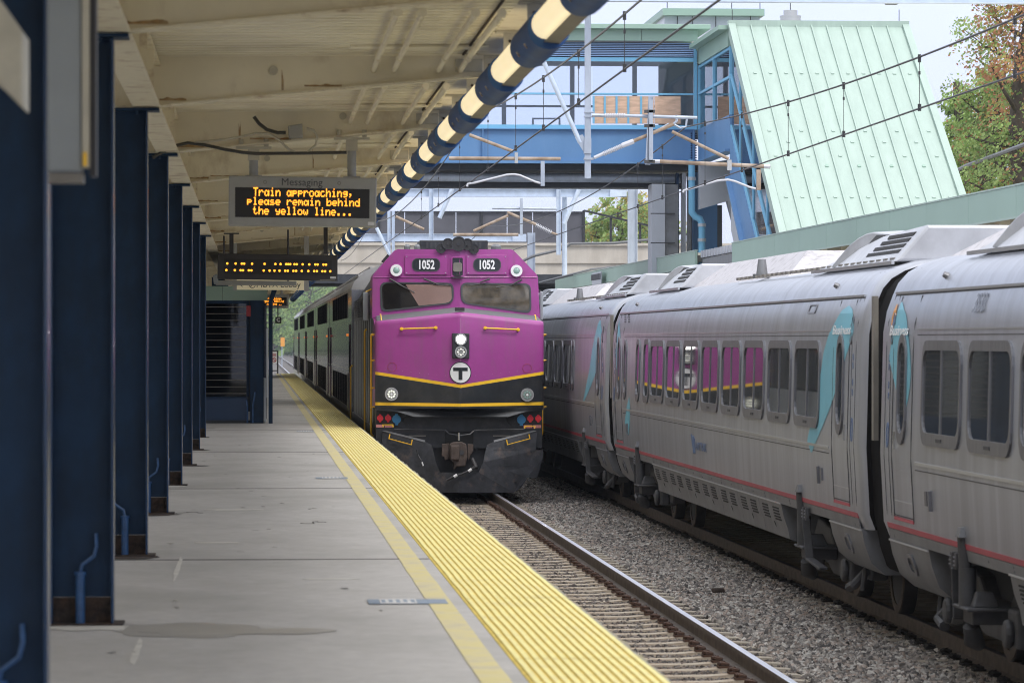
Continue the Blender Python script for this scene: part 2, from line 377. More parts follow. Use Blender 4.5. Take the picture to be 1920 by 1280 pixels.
M['digits'] = mat('grey_digit_print', (0.16, 0.17, 0.20), 0.4)
M['trunk'] = mat('bark', (0.09, 0.07, 0.05), 0.9, var=.3, scale=8, bump=.4)
M['leaf_g'] = mat('leaf_green', (0.24, 0.36, 0.10), 0.6, var=.45, scale=1.5)
M['leaf_l'] = mat('leaf_light_green', (0.36, 0.47, 0.16), 0.6, var=.4, scale=1.5)
M['leaf_o'] = mat('leaf_rust_orange', (0.48, 0.23, 0.12), 0.6, var=.35, scale=1.5)
M['leaf_y'] = mat('leaf_yellow', (0.55, 0.43, 0.14), 0.6, var=.35, scale=2)
M['leaf_d'] = mat('leaf_deep_green', (0.12, 0.20, 0.07), 0.6, var=.4, scale=.6)
M['redbox'] = mat('red_box_paint', (0.35, 0.03, 0.04), 0.5)
M['wall'] = mat('light_limiting_wall', (0.42, 0.40, 0.37), 0.9, var=.2, scale=.5)
for k in ('leaf_g','leaf_l','leaf_o','leaf_y','leaf_d'):
    nt = M[k].node_tree; b = nt.nodes['Principled BSDF']; o_ = [x for x in nt.nodes if x.bl_idname == 'ShaderNodeOutputMaterial'][0]
    tr_ = nt.nodes.new('ShaderNodeBsdfTranslucent'); mi_ = nt.nodes.new('ShaderNodeMixShader'); mi_.inputs[0].default_value = .42
    src = b.inputs['Base Color'].links[0].from_socket; nt.links.new(src, tr_.inputs['Color'])
    nt.links.new(b.outputs[0], mi_.inputs[1]); nt.links.new(tr_.outputs[0], mi_.inputs[2]); nt.links.new(mi_.outputs[0], o_.inputs['Surface'])
def glass_thin(name, tint, refl=0.35):
    m = bpy.data.materials.new(name); m.use_nodes = True; n = m.node_tree.nodes; l = m.node_tree.links; n.clear()
    tr = n.new('ShaderNodeBsdfTransparent'); tr.inputs[0].default_value = (*tint, 1)
    g = n.new('ShaderNodeBsdfGlossy'); g.inputs['Roughness'].default_value = 0.02
    fr = n.new('ShaderNodeFresnel'); fr.inputs[0].default_value = 1.5
    mi = n.new('ShaderNodeMixShader'); o = n.new('ShaderNodeOutputMaterial')
    l.new(fr.outputs[0], mi.inputs[0]); l.new(tr.outputs[0], mi.inputs[1]); l.new(g.outputs[0], mi.inputs[2]); l.new(mi.outputs[0], o.inputs[0])
    return m
M['scglass'] = glass_thin('clear_windscreen', (1.0, 0.96, 0.93))
M['inset'] = mat('pink_beige_inset', (0.85, 0.64, 0.57), .7, var=.05, scale=2)
M['cabdark'] = mat('cab_interior_dark', (0.035, 0.03, 0.025), .6, var=.6, scale=4)
M['cglass'] = glass_thin('clear_bridge_glass', (0.86, 0.90, 0.95))
M['sglass'] = glass_thin('shelter_glass', (0.45, 0.47, 0.48))
ORD = ['nearest', 'second', 'third', 'fourth', 'fifth', 'sixth', 'seventh', 'eighth', 'ninth', 'tenth', 'eleventh', 'twelfth', 'thirteenth',
       'fourteenth', 'fifteenth', 'sixteenth', 'seventeenth', 'eighteenth', 'nineteenth', 'twentieth', 'twenty-first', 'twenty-second', 'twenty-third', 'twenty-fourth', 'twenty-fifth', 'twenty-sixth', 'twenty-seventh', 'twenty-eighth', 'twenty-ninth', 'thirtieth']
# ================================================================= GROUND AND TRACKS
g = MB(); g.box(-500, 600, -40, 2600, -1.2, -0.27)
g.build('ground', M['earth'], kind='structure')
g = MB()
g.grid(lambda u, v: (-2.0 + 16*u, 6 + 190*v, -0.245 + 0.03*mnoise.noise(Vector((u*14, v*120, 0)))), 40, 300)
bb = g.build('ballast_bed', M['ground'], kind='structure', smooth=60)
g = MB(); g.box(0.4, 12, 195.9, 900, -0.30, -0.235); g.build('ballast_far', M['ground'], kind='structure')

def rail(x, label, top):
    prof = [(-.036,0),(-.036,-.035),(-.010,-.045),(-.009,-.145),(-.07,-.165),(-.07,-.178),(.07,-.178),(.07,-.165),(.009,-.145),(.010,-.045),(.036,-.035),(.036,0)]
    t = thing('steel_rail', label, 'rail', (x, 0, 0))
    m = MB(); m.prism([(x+p[0], p[1]) for p in prof], 'y', 6, 760); m.build('rail_web', M['rail_side'], t)
    m = MB(); m.prism([(x-.034, .001), (x-.026, .005), (x+.026, .005), (x+.034, .001)], 'y', 6, 760); m.build('rail_head', M[top], t)
rail(3.085, 'rail hidden along the platform edge under the purple locomotive left wheels', 'rail_top')
rail(4.52, 'shiny polished rail curving down the middle of the ballast in front of the locomotive', 'rail_top')
rail(6.83, 'dull dark rail beside the ballast along the near side of the silver train', 'rail_dull')
rail(8.27, 'dark rail in shadow beneath the far side of the silver train', 'rail_dull')

# ties with their clips
def make_tie(cx, label, group, clips, cm, loc):
    t = thing('concrete_tie', label, 'railway tie', loc, group)
    m = MB()
    xs = [-1.29, -1.2, -.95, -.6, -.35, .35, .6, .95, 1.2, 1.29]
    zt = [-.215, -.195, -.185, -.185, -.202, -.202, -.185, -.185, -.195, -.215]
    a = [(loc[0]+x, loc[1]-.10, z) for x, z in zip(xs, zt)] + [(loc[0]+1.29, loc[1]-.13, -.4), (loc[0]-1.29, loc[1]-.13, -.4)]
    b = [(p[0], 2*loc[1]-p[1], p[2]) for p in a]
    m.hexa(a, b); m.build('tie_beam', M['tie'], t)
    for cxo in clips:
        m = MB(); x = loc[0]+cxo; y = loc[1]
        s = 1 if cxo > 0 else -1
        m.box(x-.06, x+.06, y-.08, y+.08, -.186, -.165)
        m.tube([(x+.04, y-.05, -.155), (x-.03, y-.055, -.14), (x-.05, y-.02, -.150), (x+.0, y+.0, -.135), (x-.05, y+.03, -.150), (x-.02, y+.06, -.140), (x+.04, y+.05, -.155)], .017, 5)
        m.build('rail_clip', cm, t, smooth=50)
    return t
proto = make_tie(3.8, 'pale concrete tie with rusty spring clips under the polished rail before the locomotive', 'ties of the locomotive track', (.72-.115, .72+.115), M['clip'], (3.8, 29.6, 0))
for i in range(1, 72):
    dup(proto, (3.8 + random.uniform(-.02, .02), 29.6 + i*.62, 0))
proto = make_tie(7.55, 'dusty concrete tie with black clips poking out beneath the silver train', 'ties of the silver train track', (-.72-.115,), M['clip_dark'], (7.55, 26.0, 0))
for i in range(1, 80):
    dup(proto, (7.55 + random.uniform(-.03, .03), 26.0 + i*.62, 0))

# loose ballast stones, scattered with geometry nodes over a strip of ground
def stones(name, x0, x1, y0, y1, dens, rad, z, seed):
    me = bpy.data.meshes.new(name); nx, ny = 10, 90; vs = []; fs = []
    for j in range(ny+1):
        for i in range(nx+1):
            x = x0+(x1-x0)*i/nx; y = y0+(y1-y0)*j/ny
            vs.append((x, y, z + .02*mnoise.noise(Vector((x*1.3, y*1.3, 2)))))
    for j in range(ny):
        for i in range(nx):
            a = j*(nx+1)+i; fs.append((a, a+1, a+nx+2, a+nx+1))
    me.from_pydata(vs, [], fs)
    o = bpy.data.objects.new(name, me); COL.objects.link(o); o['kind'] = 'stuff'
    o['label'] = 'crushed grey and pinkish stone ballast lying ' + ('between the two tracks' if seed == 1 else 'in the gaps between the ties of the locomotive track')
    ng = bpy.data.node_groups.new(name+'_scatter', 'GeometryNodeTree')
    ng.interface.new_socket('Geometry', in_out='INPUT', socket_type='NodeSocketGeometry')
    ng.interface.new_socket('Geometry', in_out='OUTPUT', socket_type='NodeSocketGeometry')
    N = ng.nodes; L = ng.links
    gi = N.new('NodeGroupInput'); go = N.new('NodeGroupOutput')
    dp = N.new('GeometryNodeDistributePointsOnFaces'); dp.inputs['Density'].default_value = dens; dp.inputs['Seed'].default_value = seed
    L.new(gi.outputs[0], dp.inputs['Mesh'])
    geo = N.new('GeometryNodeGeometryToInstance')
    for k in range(4):
        ico = N.new('GeometryNodeMeshIcoSphere'); ico.inputs['Radius'].default_value = rad; ico.inputs['Subdivisions'].default_value = 1 if k % 2 else 2
        sp = N.new('GeometryNodeSetPosition'); no = N.new('ShaderNodeTexNoise'); no.noise_dimensions = '4D'
        no.inputs['W'].default_value = k*3.7; no.inputs['Scale'].default_value = .9/rad
        sub = N.new('ShaderNodeVectorMath'); sub.operation = 'SUBTRACT'; sub.inputs[1].default_value = (.5,.5,.5)
        mul = N.new('ShaderNodeVectorMath'); mul.operation = 'SCALE'; mul.inputs['Scale'].default_value = rad*2.2
        L.new(no.outputs['Color'], sub.inputs[0]); L.new(sub.outputs[0], mul.inputs[0]); L.new(mul.outputs[0], sp.inputs['Offset'])
        L.new(ico.outputs['Mesh'], sp.inputs['Geometry'])
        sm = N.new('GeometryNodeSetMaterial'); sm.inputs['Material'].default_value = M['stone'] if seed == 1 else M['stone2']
        L.new(sp.outputs[0], sm.inputs['Geometry']); 
        ssm = N.new('GeometryNodeSetShadeSmooth'); ssm.inputs['Shade Smooth'].default_value = False
        L.new(sm.outputs[0], ssm.inputs[0]); L.new(ssm.outputs[0], geo.inputs[0])
    ip = N.new('GeometryNodeInstanceOnPoints'); L.new(dp.outputs['Points'], ip.inputs['Points']); L.new(geo.outputs[0], ip.inputs['Instance'])
    ip.inputs['Pick Instance'].default_value = True
    rv = N.new('FunctionNodeRandomValue'); rv.data_type = 'FLOAT_VECTOR'; rv.inputs[0].default_value = (0,0,0); rv.inputs[1].default_value = (6.28,6.28,6.28)
    rs = N.new('FunctionNodeRandomValue'); rs.data_type = 'FLOAT_VECTOR'; rs.inputs[0].default_value = (.45,.40,.35); rs.inputs[1].default_value = (1.75,1.4,1.1)
    rs.inputs['Seed'].default_value = 5
    L.new(rv.outputs[0], ip.inputs['Rotation']); L.new(rs.outputs[0], ip.inputs['Scale'])
    L.new(ip.outputs[0], go.inputs[0])
    md = o.modifiers.new('scatter', 'NODES'); md.node_group = ng
    me.materials.append(M['stone'])
    return o
ms = mat('ballast_stone', (0.2, 0.185, 0.17), 0.9); M['stone'] = ms
n = ms.node_tree.nodes; l = ms.node_tree.links
oi = n.new('ShaderNodeObjectInfo'); cr = n.new('ShaderNodeValToRGB'); cr.color_ramp.interpolation = 'LINEAR'
e = cr.color_ramp.elements; e[0].color = (.07,.065,.062,1); e[1].color = (.62,.58,.53,1)
for p, c in ((.2,(.17,.155,.145,1)), (.45,(.29,.265,.24,1)), (.62,(.40,.32,.27,1)), (.8,(.42,.40,.37,1))):
    x = e.new(p); x.color = c
l.new(oi.outputs['Random'], cr.inputs[0]); l.new(cr.outputs[0], n['Principled BSDF'].inputs['Base Color'])
m2 = ms.copy(); m2.name = 'dark_crib_stone'; M['stone2'] = m2  # darker copy of the ballast stone for the gaps between ties
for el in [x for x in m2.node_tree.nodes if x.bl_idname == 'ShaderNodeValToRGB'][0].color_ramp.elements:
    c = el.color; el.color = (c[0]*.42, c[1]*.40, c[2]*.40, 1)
stones('loose_ballast', 5.02, 6.72, 26, 84, 620, .034, -.220, 1)
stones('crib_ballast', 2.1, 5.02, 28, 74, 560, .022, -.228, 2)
m = MB(); m.tube([(5.55, 45.6, -.16), (5.68, 45.68, -.16)], .035, 10); m.build('dropped_can', M['coupler'], None, 'small dark cylinder of litter lying on the ballast between the tracks', 'litter')

# ================================================================= PLATFORM
PL = thing('platform', 'grey concrete station platform with yellow tactile edge beside the locomotive', 'platform', (0, 0, 0)); PL['kind'] = 'structure'; del PL['category']
jy = [1.2 + 13.7*k for k in range(-1, 14)] + [189.0]
jy = [y for y in jy if y > -14]
for a, b in zip(jy[:-1], jy[1:]):
    for x0, x1 in ((-9.0, -4.32), (-4.305, 1.325)):
        m = MB(); m.box(x0, x1, a+.014, b-.014, PLAT-.25, PLAT); m.build('slab', M['conc'], PL)
m = MB(); m.box(-9.0, 1.98, -12.4, 189, -.26, PLAT-.255); m.build('platform_base', M['oconc'], PL)
m = MB(); m.box(-9, 1.3, -12.4, 188.9, PLAT-.2545, PLAT-.035); m.build('joint_filler', M['joint'], PL)
for y in jy[1:-1]:
    m = MB(); m.box(-4.3, 1.32, y-.035, y+.035, PLAT+.0005, PLAT+.0022); m.build('joint_seal', M['joint'], PL)
# tactile panels, ribs running along the edge
def wob(x, y): return .006*mnoise.noise(Vector((x*3, y*1.1, 3))) + .003*mnoise.noise(Vector((x*9, y*4, 7)))
yy = 1.2
pan = []
while yy < 188: pan.append((yy, min(yy+4.567, 189))); yy += 4.567
for a, b in pan:
    m = MB(); nrib = 14; x0, x1 = 1.335, 1.995; pitch = (x1-x0)/nrib
    prof = []
    for k in range(nrib):
        s = x0+k*pitch; prof += [(s+.001, 0, 0), (s+.009, 0, 0), (s+.013, .008, 1), (s+pitch-.005, .008, 1)]
    prof.append((x1, 0, 0))
    ny = 18 if b < 80 else 3; base = len(m.v)
    for j in range(ny+1):
        y = a+.012 + (b-a-.024)*j/ny
        for (x, z, q) in prof: m.v.append((x + wob(x, y)*.7, y, PLAT+.004+z))
    npf = len(prof)
    for j in range(ny):
        for i in range(npf-1):
            A = base+j*npf+i; m.f.append((A, A+1, A+npf+1, A+npf)); m.m.append(0 if (i % 4 == 2) else 1)
    o = m.build('tactile_panel', [M['tact'], M['tact_groove']], PL)
m = MB(); m.box(1.328, 1.996, -12, 189, PLAT-.25, PLAT+.003); m.build('tactile_bed', M['tact_groove'], PL)
# ragged worn edge
m = MB(); N_ = 1500; base = 0
for j in range(N_+1):
    y = 2 + 187*(j/N_)**1.35
    e1 = 2.035 + .028*mnoise.noise(Vector((0, y*1.6, 1))) + .016*mnoise.noise(Vector((4, y*7, 1))) + (.012 if random.random() < .12 else 0)
    zt = PLAT + .004*mnoise.noise(Vector((2, y*5, 1)))
    m.v += [(1.997, y, PLAT+.004), (e1-.018, y, zt), (e1, y, zt-.03), (e1-.005, y, PLAT-.16), (1.99, y, PLAT-.18)]
for j in range(N_):
    for i in range(4):
        A = j*5+i; m.f.append((A, A+1, A+6, A+5)); m.m.append(0)
m.build('worn_edge', M['conc_edge'], PL)
# faded yellow line
m = MB(); NL = 300
for j in range(NL+1):
    y = 4 + 185*(j/NL)**1.2
    m.v += [(1.092 + .006*mnoise.noise(Vector((1, y*3, 0))), y, PLAT+.004), (1.242 + .006*mnoise.noise(Vector((5, y*3, 0))), y, PLAT+.004)]
for j in range(NL): m.f.append((2*j, 2*j+1, 2*j+3, 2*j+2)); m.m.append(0)
m.build('yellow_line', M['line'], PL)
# stickers on the floor
for i, (cy, xs) in enumerate(((1129, (690, 712, 781, 838)), (896.5, (592, 604, 640, 652)), (809, (556, 560, 584, 588)))):
    d = 11715/(cy-638.0); hw = .13
    lab = ['blue and white printed floor sticker nearest the camera on the platform', 'middle blue and white floor sticker left of the faded yellow line', 'farthest small white floor sticker near the glass shelter'][i]
    st = thing('floor_sticker', lab, 'floor sticker', W(xs[1], cy, d), 'stickers on the platform floor')
    pts = [W(x, cy, d) for x in xs]
    y = pts[0].y
    m = MB(); m.box(pts[0].x, pts[3].x, y-.20, y+.20, PLAT+.0055, PLAT+.0075); m.build('blue_border', M['decal_b'], st)
    m = MB(); m.box(pts[1].x, pts[2].x, y-.20, y+.20, PLAT+.008, PLAT+.0095); m.build('white_field', M['decal_w'], st)
    m = MB()
    for k in range(5):
        xx = pts[1].x + (pts[2].x-pts[1].x)*(k+.5)/5
        m.box(xx-.012, xx+.012, y-.12+.02*(k % 2), y+.12, PLAT+.010, PLAT+.011)
    m.build('print_mark', M['decal_b'], st)
# stains and patches (thin irregular films)
def film(name, cx, cy, rx, ry, m_, seed, z=.002, n=26):
    m = MB(); pts = []
    for k in range(n):
        t = 2*pi*k/n; q = 1 + .45*mnoise.noise(Vector((math.cos(t)*1.7, math.sin(t)*1.7, seed)))
        pts.append((cx+rx*q*math.cos(t), cy+ry*q*math.sin(t), PLAT+z))
    m.hexa(pts, [(p[0], p[1], p[2]+.001) for p in pts]); m.build(name, m_, PL)
film('water_stain', -.40, 21.7, .42, .5, M['stain'], 3)
film('water_stain', -.15, 21.5, .5, .3, M['stain'], 9, .0032)

for k in range(9):
    film('mortar_patch', -.98+random.uniform(-.05, .08), 22.0 + 7.03*k-.12, .26, .22, M['rustbase'] if k % 3 else M['conc_patch'], k, .0035)
for k, (x, y, a, b) in enumerate(((-.62, 20.2, .02, .9), (-.55, 27.6, .018, 1.3), (.5, 26.2, .2, .05), (-.3, 31, .2, .10), (-.2, 37, .25, .2))):
    film('mortar_patch', x, y, a, b, M['conc_patch'], 20+k, .0015)

rc = random.Random(21)
for k in range(2):
    x, y = rc.uniform(-.7, .6), rc.uniform(17, 45); pts = [(x, y, PLAT+.003)]
    for j in range(9): x += rc.uniform(-.02, .09)*(1 if k % 2 else -1); y += rc.uniform(-.12, .20); pts.append((x, y, PLAT+.003))
    m = MB()
    for p, q in zip(pts[:-1], pts[1:]): m.bar(p, q, .010, .002)
    m.build('crack', M['joint'], PL)
for k in range(46):
    x, y = rc.uniform(-.8, 1.0), rc.uniform(16, 60); film('gum_spot', x, y, rc.uniform(.012, .03), rc.uniform(.015, .035), M['stain'] if k % 3 else M['joint'], k, .0045, 8)
# ================================================================= COLUMNS
COLY = [Yd(15.0 + 7.03*k, -1) for k in range(0, 26)]
TOPZ = EYE + 1.755
def make_column(loc, label, group, side):
    x, y, z = loc
    t = thing('steel_column', label, 'column', loc, group)
    m = MB(); m.box(x-.172, x+.172, y-.006, y+.006, PLAT+.16, TOPZ); m.build('web', M['navy'], t)
    m = MB(); m.box(x-.172, x+.172, y-.008, y+.008, PLAT, PLAT+.158); m.box(x-.24, x+.24, y-.17, y+.17, PLAT+.0005, PLAT+.012)
    m.build('rusted_foot', M['rustbase'], t)
    for s in (-1, 1):
        m = MB(); m.box(x+s*.176-.008, x+s*.176+.008, y-.10, y+.10, PLAT+.013, TOPZ-.002); m.build('flange', M['navy_trim'], t, bevel=.003)
    m = MB(); m.box(x-.19, x+.27, y-.13, y+.13, TOPZ, TOPZ+.02)
    m.build('cap_plate', M['navy'], t)
    for bx in (-.1, .1):
        m = MB(); m.tube([(x+bx, y-.09, TOPZ-.03), (x+bx, y-.09, TOPZ)], .016, 6); m.build('bolt', M['navy'], t)
    m = MB(); px_ = x - .01*side
    m.tube([(px_, y-.06, PLAT+.012), (px_, y-.06, PLAT+.30)], .028, 10)
    m.tube([(px_, y-.06, PLAT+.29), (px_, y-.06, PLAT+.31)], .036, 10)
    m.tube([(px_, y-.06, PLAT+.30), (px_+.01*side, y-.06, PLAT+.35), (px_+.08*side, y-.055, PLAT+.40), (px_+.095*side, y-.05, PLAT+.46), (px_+.09*side, y-.03, PLAT+.53)], .012, 6)
    m.build('conduit', M['conduit_blue'], t, smooth=50)
    return t
pc = [make_column((-.995, COLY[0], PLAT), '', 'blue columns along the platform', 1), None]
pc[0]['label'] = 'nearest dark blue steel column at the left edge of the photo'
for k in range(1, 26):
    lab = f'{ORD[k]} dark blue I-beam column from the camera in the row beside the yellow edge'
    if k == 1: pc[1] = make_column((-.995, COLY[1], PLAT), lab, 'blue columns along the platform', 1)
    elif k == 2: p2 = make_column((-.995, COLY[2], PLAT), lab, 'blue columns along the platform', -1)
    else:
        if 8 <= k <= 12: continue
        dup(p2 if k % 2 == 0 else pc[1], (-.995, COLY[k], PLAT), lab)
for k in range(2, 16, 1):
    dup(pc[1], (-3.55, COLY[k], PLAT), f'{ORD[k]} blue column of the far left row glimpsed behind the front columns', 'blue columns of the left row')

# ================================================================= CANOPY
M['ruststain'] = mat('rust_stain_brown', (0.40, 0.26, 0.12), .8, var=.4, scale=20, dirt=(0.55,0.45,0.30), dirt_amt=.9, dirt_scale=12, dirt_lo=.45)
CN = thing('platform_canopy', 'beige painted steel platform canopy with corrugated ceiling over the blue columns', 'canopy', (0, 0, 0))
def zbot(x): return EYE+1.78 + max(0, (x+.8))*.098
def ztop(x): return EYE+2.175 + (x+.8)*.010
DKX0, DKX1 = -4.9, 1.95
ys = [COLY[0]-7.03*2, COLY[0]-7.03] + COLY
for i, y in enumerate(ys):
    m = MB()
    xs = (-4.8, -.8, 1.77)
    a = [(-4.8, EYE+1.95), (-3.4, EYE+1.78), (-.8, EYE+1.78), (1.77, zbot(1.77)), (1.77, ztop(1.77)), (-4.8, ztop(-4.8))]
    m.prism([(p[0], p[1]+(.02 if k < 4 else 0)) for k, p in enumerate(a)], 'y', y-.008, y+.008)
    m.build('rafter', M['beige'], CN)
    m = MB()
    for p, q in ((a[0], a[1]), (a[1], a[2]), (a[2], a[3])):
        m.hexa([(p[0], y-.075, p[1]), (p[0], y+.075, p[1]), (p[0], y+.075, p[1]+.018), (p[0], y-.075, p[1]+.018)],
               [(q[0], y-.075, q[1]), (q[0], y+.075, q[1]), (q[0], y+.075, q[1]+.018), (q[0], y-.075, q[1]+.018)])
    m.build('rafter_flange', M['beige_rust'], CN)
    # bolted end plate of the rafter with round cap
    m = MB(); m.box(1.55, 1.76, y-.02, y-.009, zbot(1.66)+.05, ztop(1.6)-.03); m.build('end_plate', M['bracket'], CN)
    for px_ in (.85, 1.66) if i % 2 else (.15, 1.66):
        m = MB(); m.tube([(px_, y-.035, zbot(px_)+.2), (px_, y-.0205 if px_ > 1.5 else y-.009, zbot(px_)+.2)], .035, 12); m.build('round_cap', M['bracket'], CN)
    for q in range(3):
        rr2 = random.Random(i*7+q); x = (-.62, rr2.uniform(-.4, 1.3), rr2.uniform(-.3, 1.5))[q]; z0 = zbot(x)+.042; hh = (.035, .022, .26)[q]*rr2.uniform(.6, 1.1); ww = (.26, .34, .018)[q]*rr2.uniform(.7, 1.2)
        n_ = 7; m = MB(); pts = [(x-ww/2+ww*j/n_, z0) for j in range(n_+1)] + [(x+ww/2-ww*j/n_, z0+hh*rr2.uniform(.35, 1)) for j in range(n_+1)]
        m.prism(pts, 'y', y-.0105, y-.0085); m.build('rust_stain', M['ruststain'], CN)
    if i+1 < len(ys):
        y2 = ys[i+1]
        # longitudinal girder between rafters
        m = MB(); m.box(-.925, -.715, y+.012, y2-.012, EYE+1.785, EYE+1.80); m.box(-.825, -.812, y+.012, y2-.012, EYE+1.80, EYE+2.10); m.box(-.925, -.715, y+.012, y2-.012, EYE+2.10, EYE+2.115)
        for q in (.25, .5, .75): m.box(-.81, -.72, y+(y2-y)*q-.006, y+(y2-y)*q+.006, EYE+1.801, EYE+2.099)
        m.build('girder', M['beige_rust'], CN)
        m = MB(); m.box(-3.65, -3.45, y+.012, y2-.012, EYE+1.785, EYE+1.80); m.box(-3.556, -3.544, y+.012, y2-.012, EYE+1.80, EYE+2.10)
        m.build('girder', M['beige'], CN)
        # corrugated deck, ribs across the platform
        m = MB(); per = .235; n_ = int(round((y2-y)/per)); per = (y2-y)/n_; prof = []
        for k in range(n_):
            s = y+k*per; prof += [(s, 0), (s+per*.5, 0), (s+per*.62, .05), (s+per*.88, .05)]
        prof.append((y2, 0)); b0 = 0
        for (yy_, dz) in prof: m.v += [(DKX0, yy_, ztop(DKX0)+.006+dz), (-.8, yy_, ztop(-.8)+.006+dz), (DKX1, yy_, ztop(DKX1)+.006+dz)]
        for k in range(len(prof)-1):
            for c in (0, 1): A = 3*k+c; m.f.append((A, A+1, A+4, A+3)); m.m.append(0)
        m.build('deck_sheet', M['deck'], CN)
        # short pipe stubs fixed against the rafter
        if i >= 1:
            for x in (.92, 1.08, 1.42, 1.59):
                m = MB(); zz = EYE+2.10
                m.tube([(x, y2-.012, zz-.02), (x, y2-.9, zz-.005), (x, y2-4.9, zz-.0)], .022, 8)
                m.tube([(x, y2-1.0, zz-.005), (x, y2-1.12, zz-.005)], .029, 8)
                m.tube([(x, y2-4.9, zz), (x, y2-4.95, zz)], .030, 8)
                m.build('pipe_stub', M['beige'], CN, smooth=50)
            m = MB(); m.box(.72, 1.75, y2-1.0, y2-.75, ztop(1.2)-.012, ztop(1.2)+.004); m.build('hanger_strap', M['deck'], CN)
        # purlin brackets at the outer edge carrying the lamp line
        for q in range(3):
            yb = y + (y2-y)*(q/3) + .08
            m = MB(); m.box(1.775, 1.93, yb, yb+.012, EYE+1.96, EYE+2.20); m.box(1.72, 1.97, yb-.05, yb+.10, EYE+2.19, EYE+2.205)
            m.box(1.845, 1.857, yb+.012, yb+.10, EYE+1.96, EYE+2.189)
            b_ = m.build('bracket', M['bracket'], CN)
            m = MB()
            for bx in (1.82, 1.885): m.tube([(bx, yb-.012, EYE+2.13), (bx, yb, EYE+2.13)], .012, 6)
            m.build('bracket_bolt', M['rustbase'], b_)
        m = MB(); m.box(1.72, 1.975, y, y2-.004, EYE+2.206, EYE+2.235); m.box(1.95, 2.02, y, y2-.004, EYE+2.236, EYE+2.36); m.build('edge_angle', M['beige'], CN)
        m = MB(); m.box(1.60, 1.615, y+.1, y2-.1, ztop(1.6)-.010, ztop(1.6)+.004); m.build('deck_seam', M['rustbase'], CN)
m = MB(); m.box(-5.0, 2.03, ys[0], ys[-1], EYE+2.37, EYE+2.40); m.build('roof_membrane', M['deck'], CN)
# plate with a 4 on one bracket
yb = ys[4] + 7.03*2/3
m = MB(); m.box(1.80, 1.90, yb+.055, yb+.075, EYE+1.90, EYE+2.05); fp = m.build('number_plate', M['white'], CN)
text('digit', '4', .12, M['signtext'], CN, (1.85, yb+.053, EYE+1.975), (1,0,0), (0,0,1), .002, .002)

# striped lamp line
def make_lamp(loc, label):
    x, y, z = loc
    t = thing('platform_lamp', label, 'lamp', loc, 'striped lamps along the canopy edge')
    m = MB(); m.tube([(1.815, y+.84, 4.835), (1.815, y+3.20, 4.835)], .092, 20); m.build('diffuser', M['tube_cream'], t, smooth=50)
    m = MB(); m.tube([(1.835, y-.82, 4.815), (1.835, y+.82, 4.815)], .135, 24); c = m.build('collar', M['tube_blue'], t, smooth=50)
    m = MB()
    for yy_ in (-.35, .35):
        a = R(215); m.tube([(1.835+.13*math.cos(a), y+yy_, 4.815+.13*math.sin(a)), (1.835+.142*math.cos(a), y+yy_, 4.815+.142*math.sin(a))], .02, 8)
    m.build('fixing_plate', M['chrome'], c)
    m = MB(); m.prism([(1.80, 4.725), (1.90, 4.715), (1.935, 4.80), (1.91, 4.86), (1.86, 4.86), (1.835, 4.765)], 'y', y+.825, y+3.205); m.build('trough', M['trough'], t)
    return t
LP0 = Yd(24.4, 1.84)
lamp0 = make_lamp((1.84, LP0-4.03*2, 4.82), 'blurred striped lamp tube nearest the camera at the top of the photo')
for k in range(1, 41):
    nm = ['', 'second', 'third', 'fourth', 'fifth', 'sixth', 'seventh', 'eighth', 'ninth', 'tenth']
    lab = (f'{nm[k]} cream lamp tube with blue collar from the camera along the canopy edge' if k < 10 else f'{ORD[k-1]} striped lamp from the camera, receding along the canopy edge' if k < 31 else 'tiny striped lamp at the far end of the canopy edge')
    dup(lamp0, (1.84, LP0 + 4.03*(k-2), 4.82), lab)

# wall added at the far left to limit light, paler for bounce
m = MB(); m.box(-9.6, -9.2, -12, 200, -.2, 6.5); m.build('light_limiting_wall', M['wall'], None, 'wall added beyond the far left row of columns to limit the light', 'wall')

# ================================================================= SIGNS UNDER THE CANOPY
FONT = {
'T':['11111','00100','00100','00100','00100','00100','00100'], 'r':['00000','00000','10110','11001','10000','10000','10000'],
'a':['00000','00000','01101','10011','10001','10011','01101'], 'i':['00100','00000','01100','00100','00100','00100','01110'],
'n':['00000','00000','10110','11001','10001','10001','10001'], 'p':['00000','00000','11110','10001','11110','10000','10000'],
'o':['00000','00000','01110','10001','10001','10001','01110'], 'c':['00000','00000','01110','10000','10000','10001','01110'],
'h':['10000','10000','10110','11001','10001','10001','10001'], 'g':['00000','00000','01111','10001','01111','00001','01110'],
',':['00000','00000','00000','00000','01100','00100','01000'], 'l':['01100','00100','00100','00100','00100','00100','01110'],
'e':['00000','00000','01110','10001','11111','10000','01110'], 's':['00000','00000','01110','10000','01110','00001','11110'],
'm':['00000','00000','11010','10101','10101','10001','10001'], 'b':['10000','10000','10110','11001','10001','10001','11110'],
'd':['00001','00001','01101','10011','10001','10001','01111'], 't':['01000','01000','11100','01000','01000','01001','00110'],
'y':['00000','00000','10001','10001','01111','00001','01110'], 'w':['00000','00000','10001','10001','10101','10101','01010'],
'.':['00000','00000','00000','00000','00000','01100','01100'], ' ':['00000']*7}
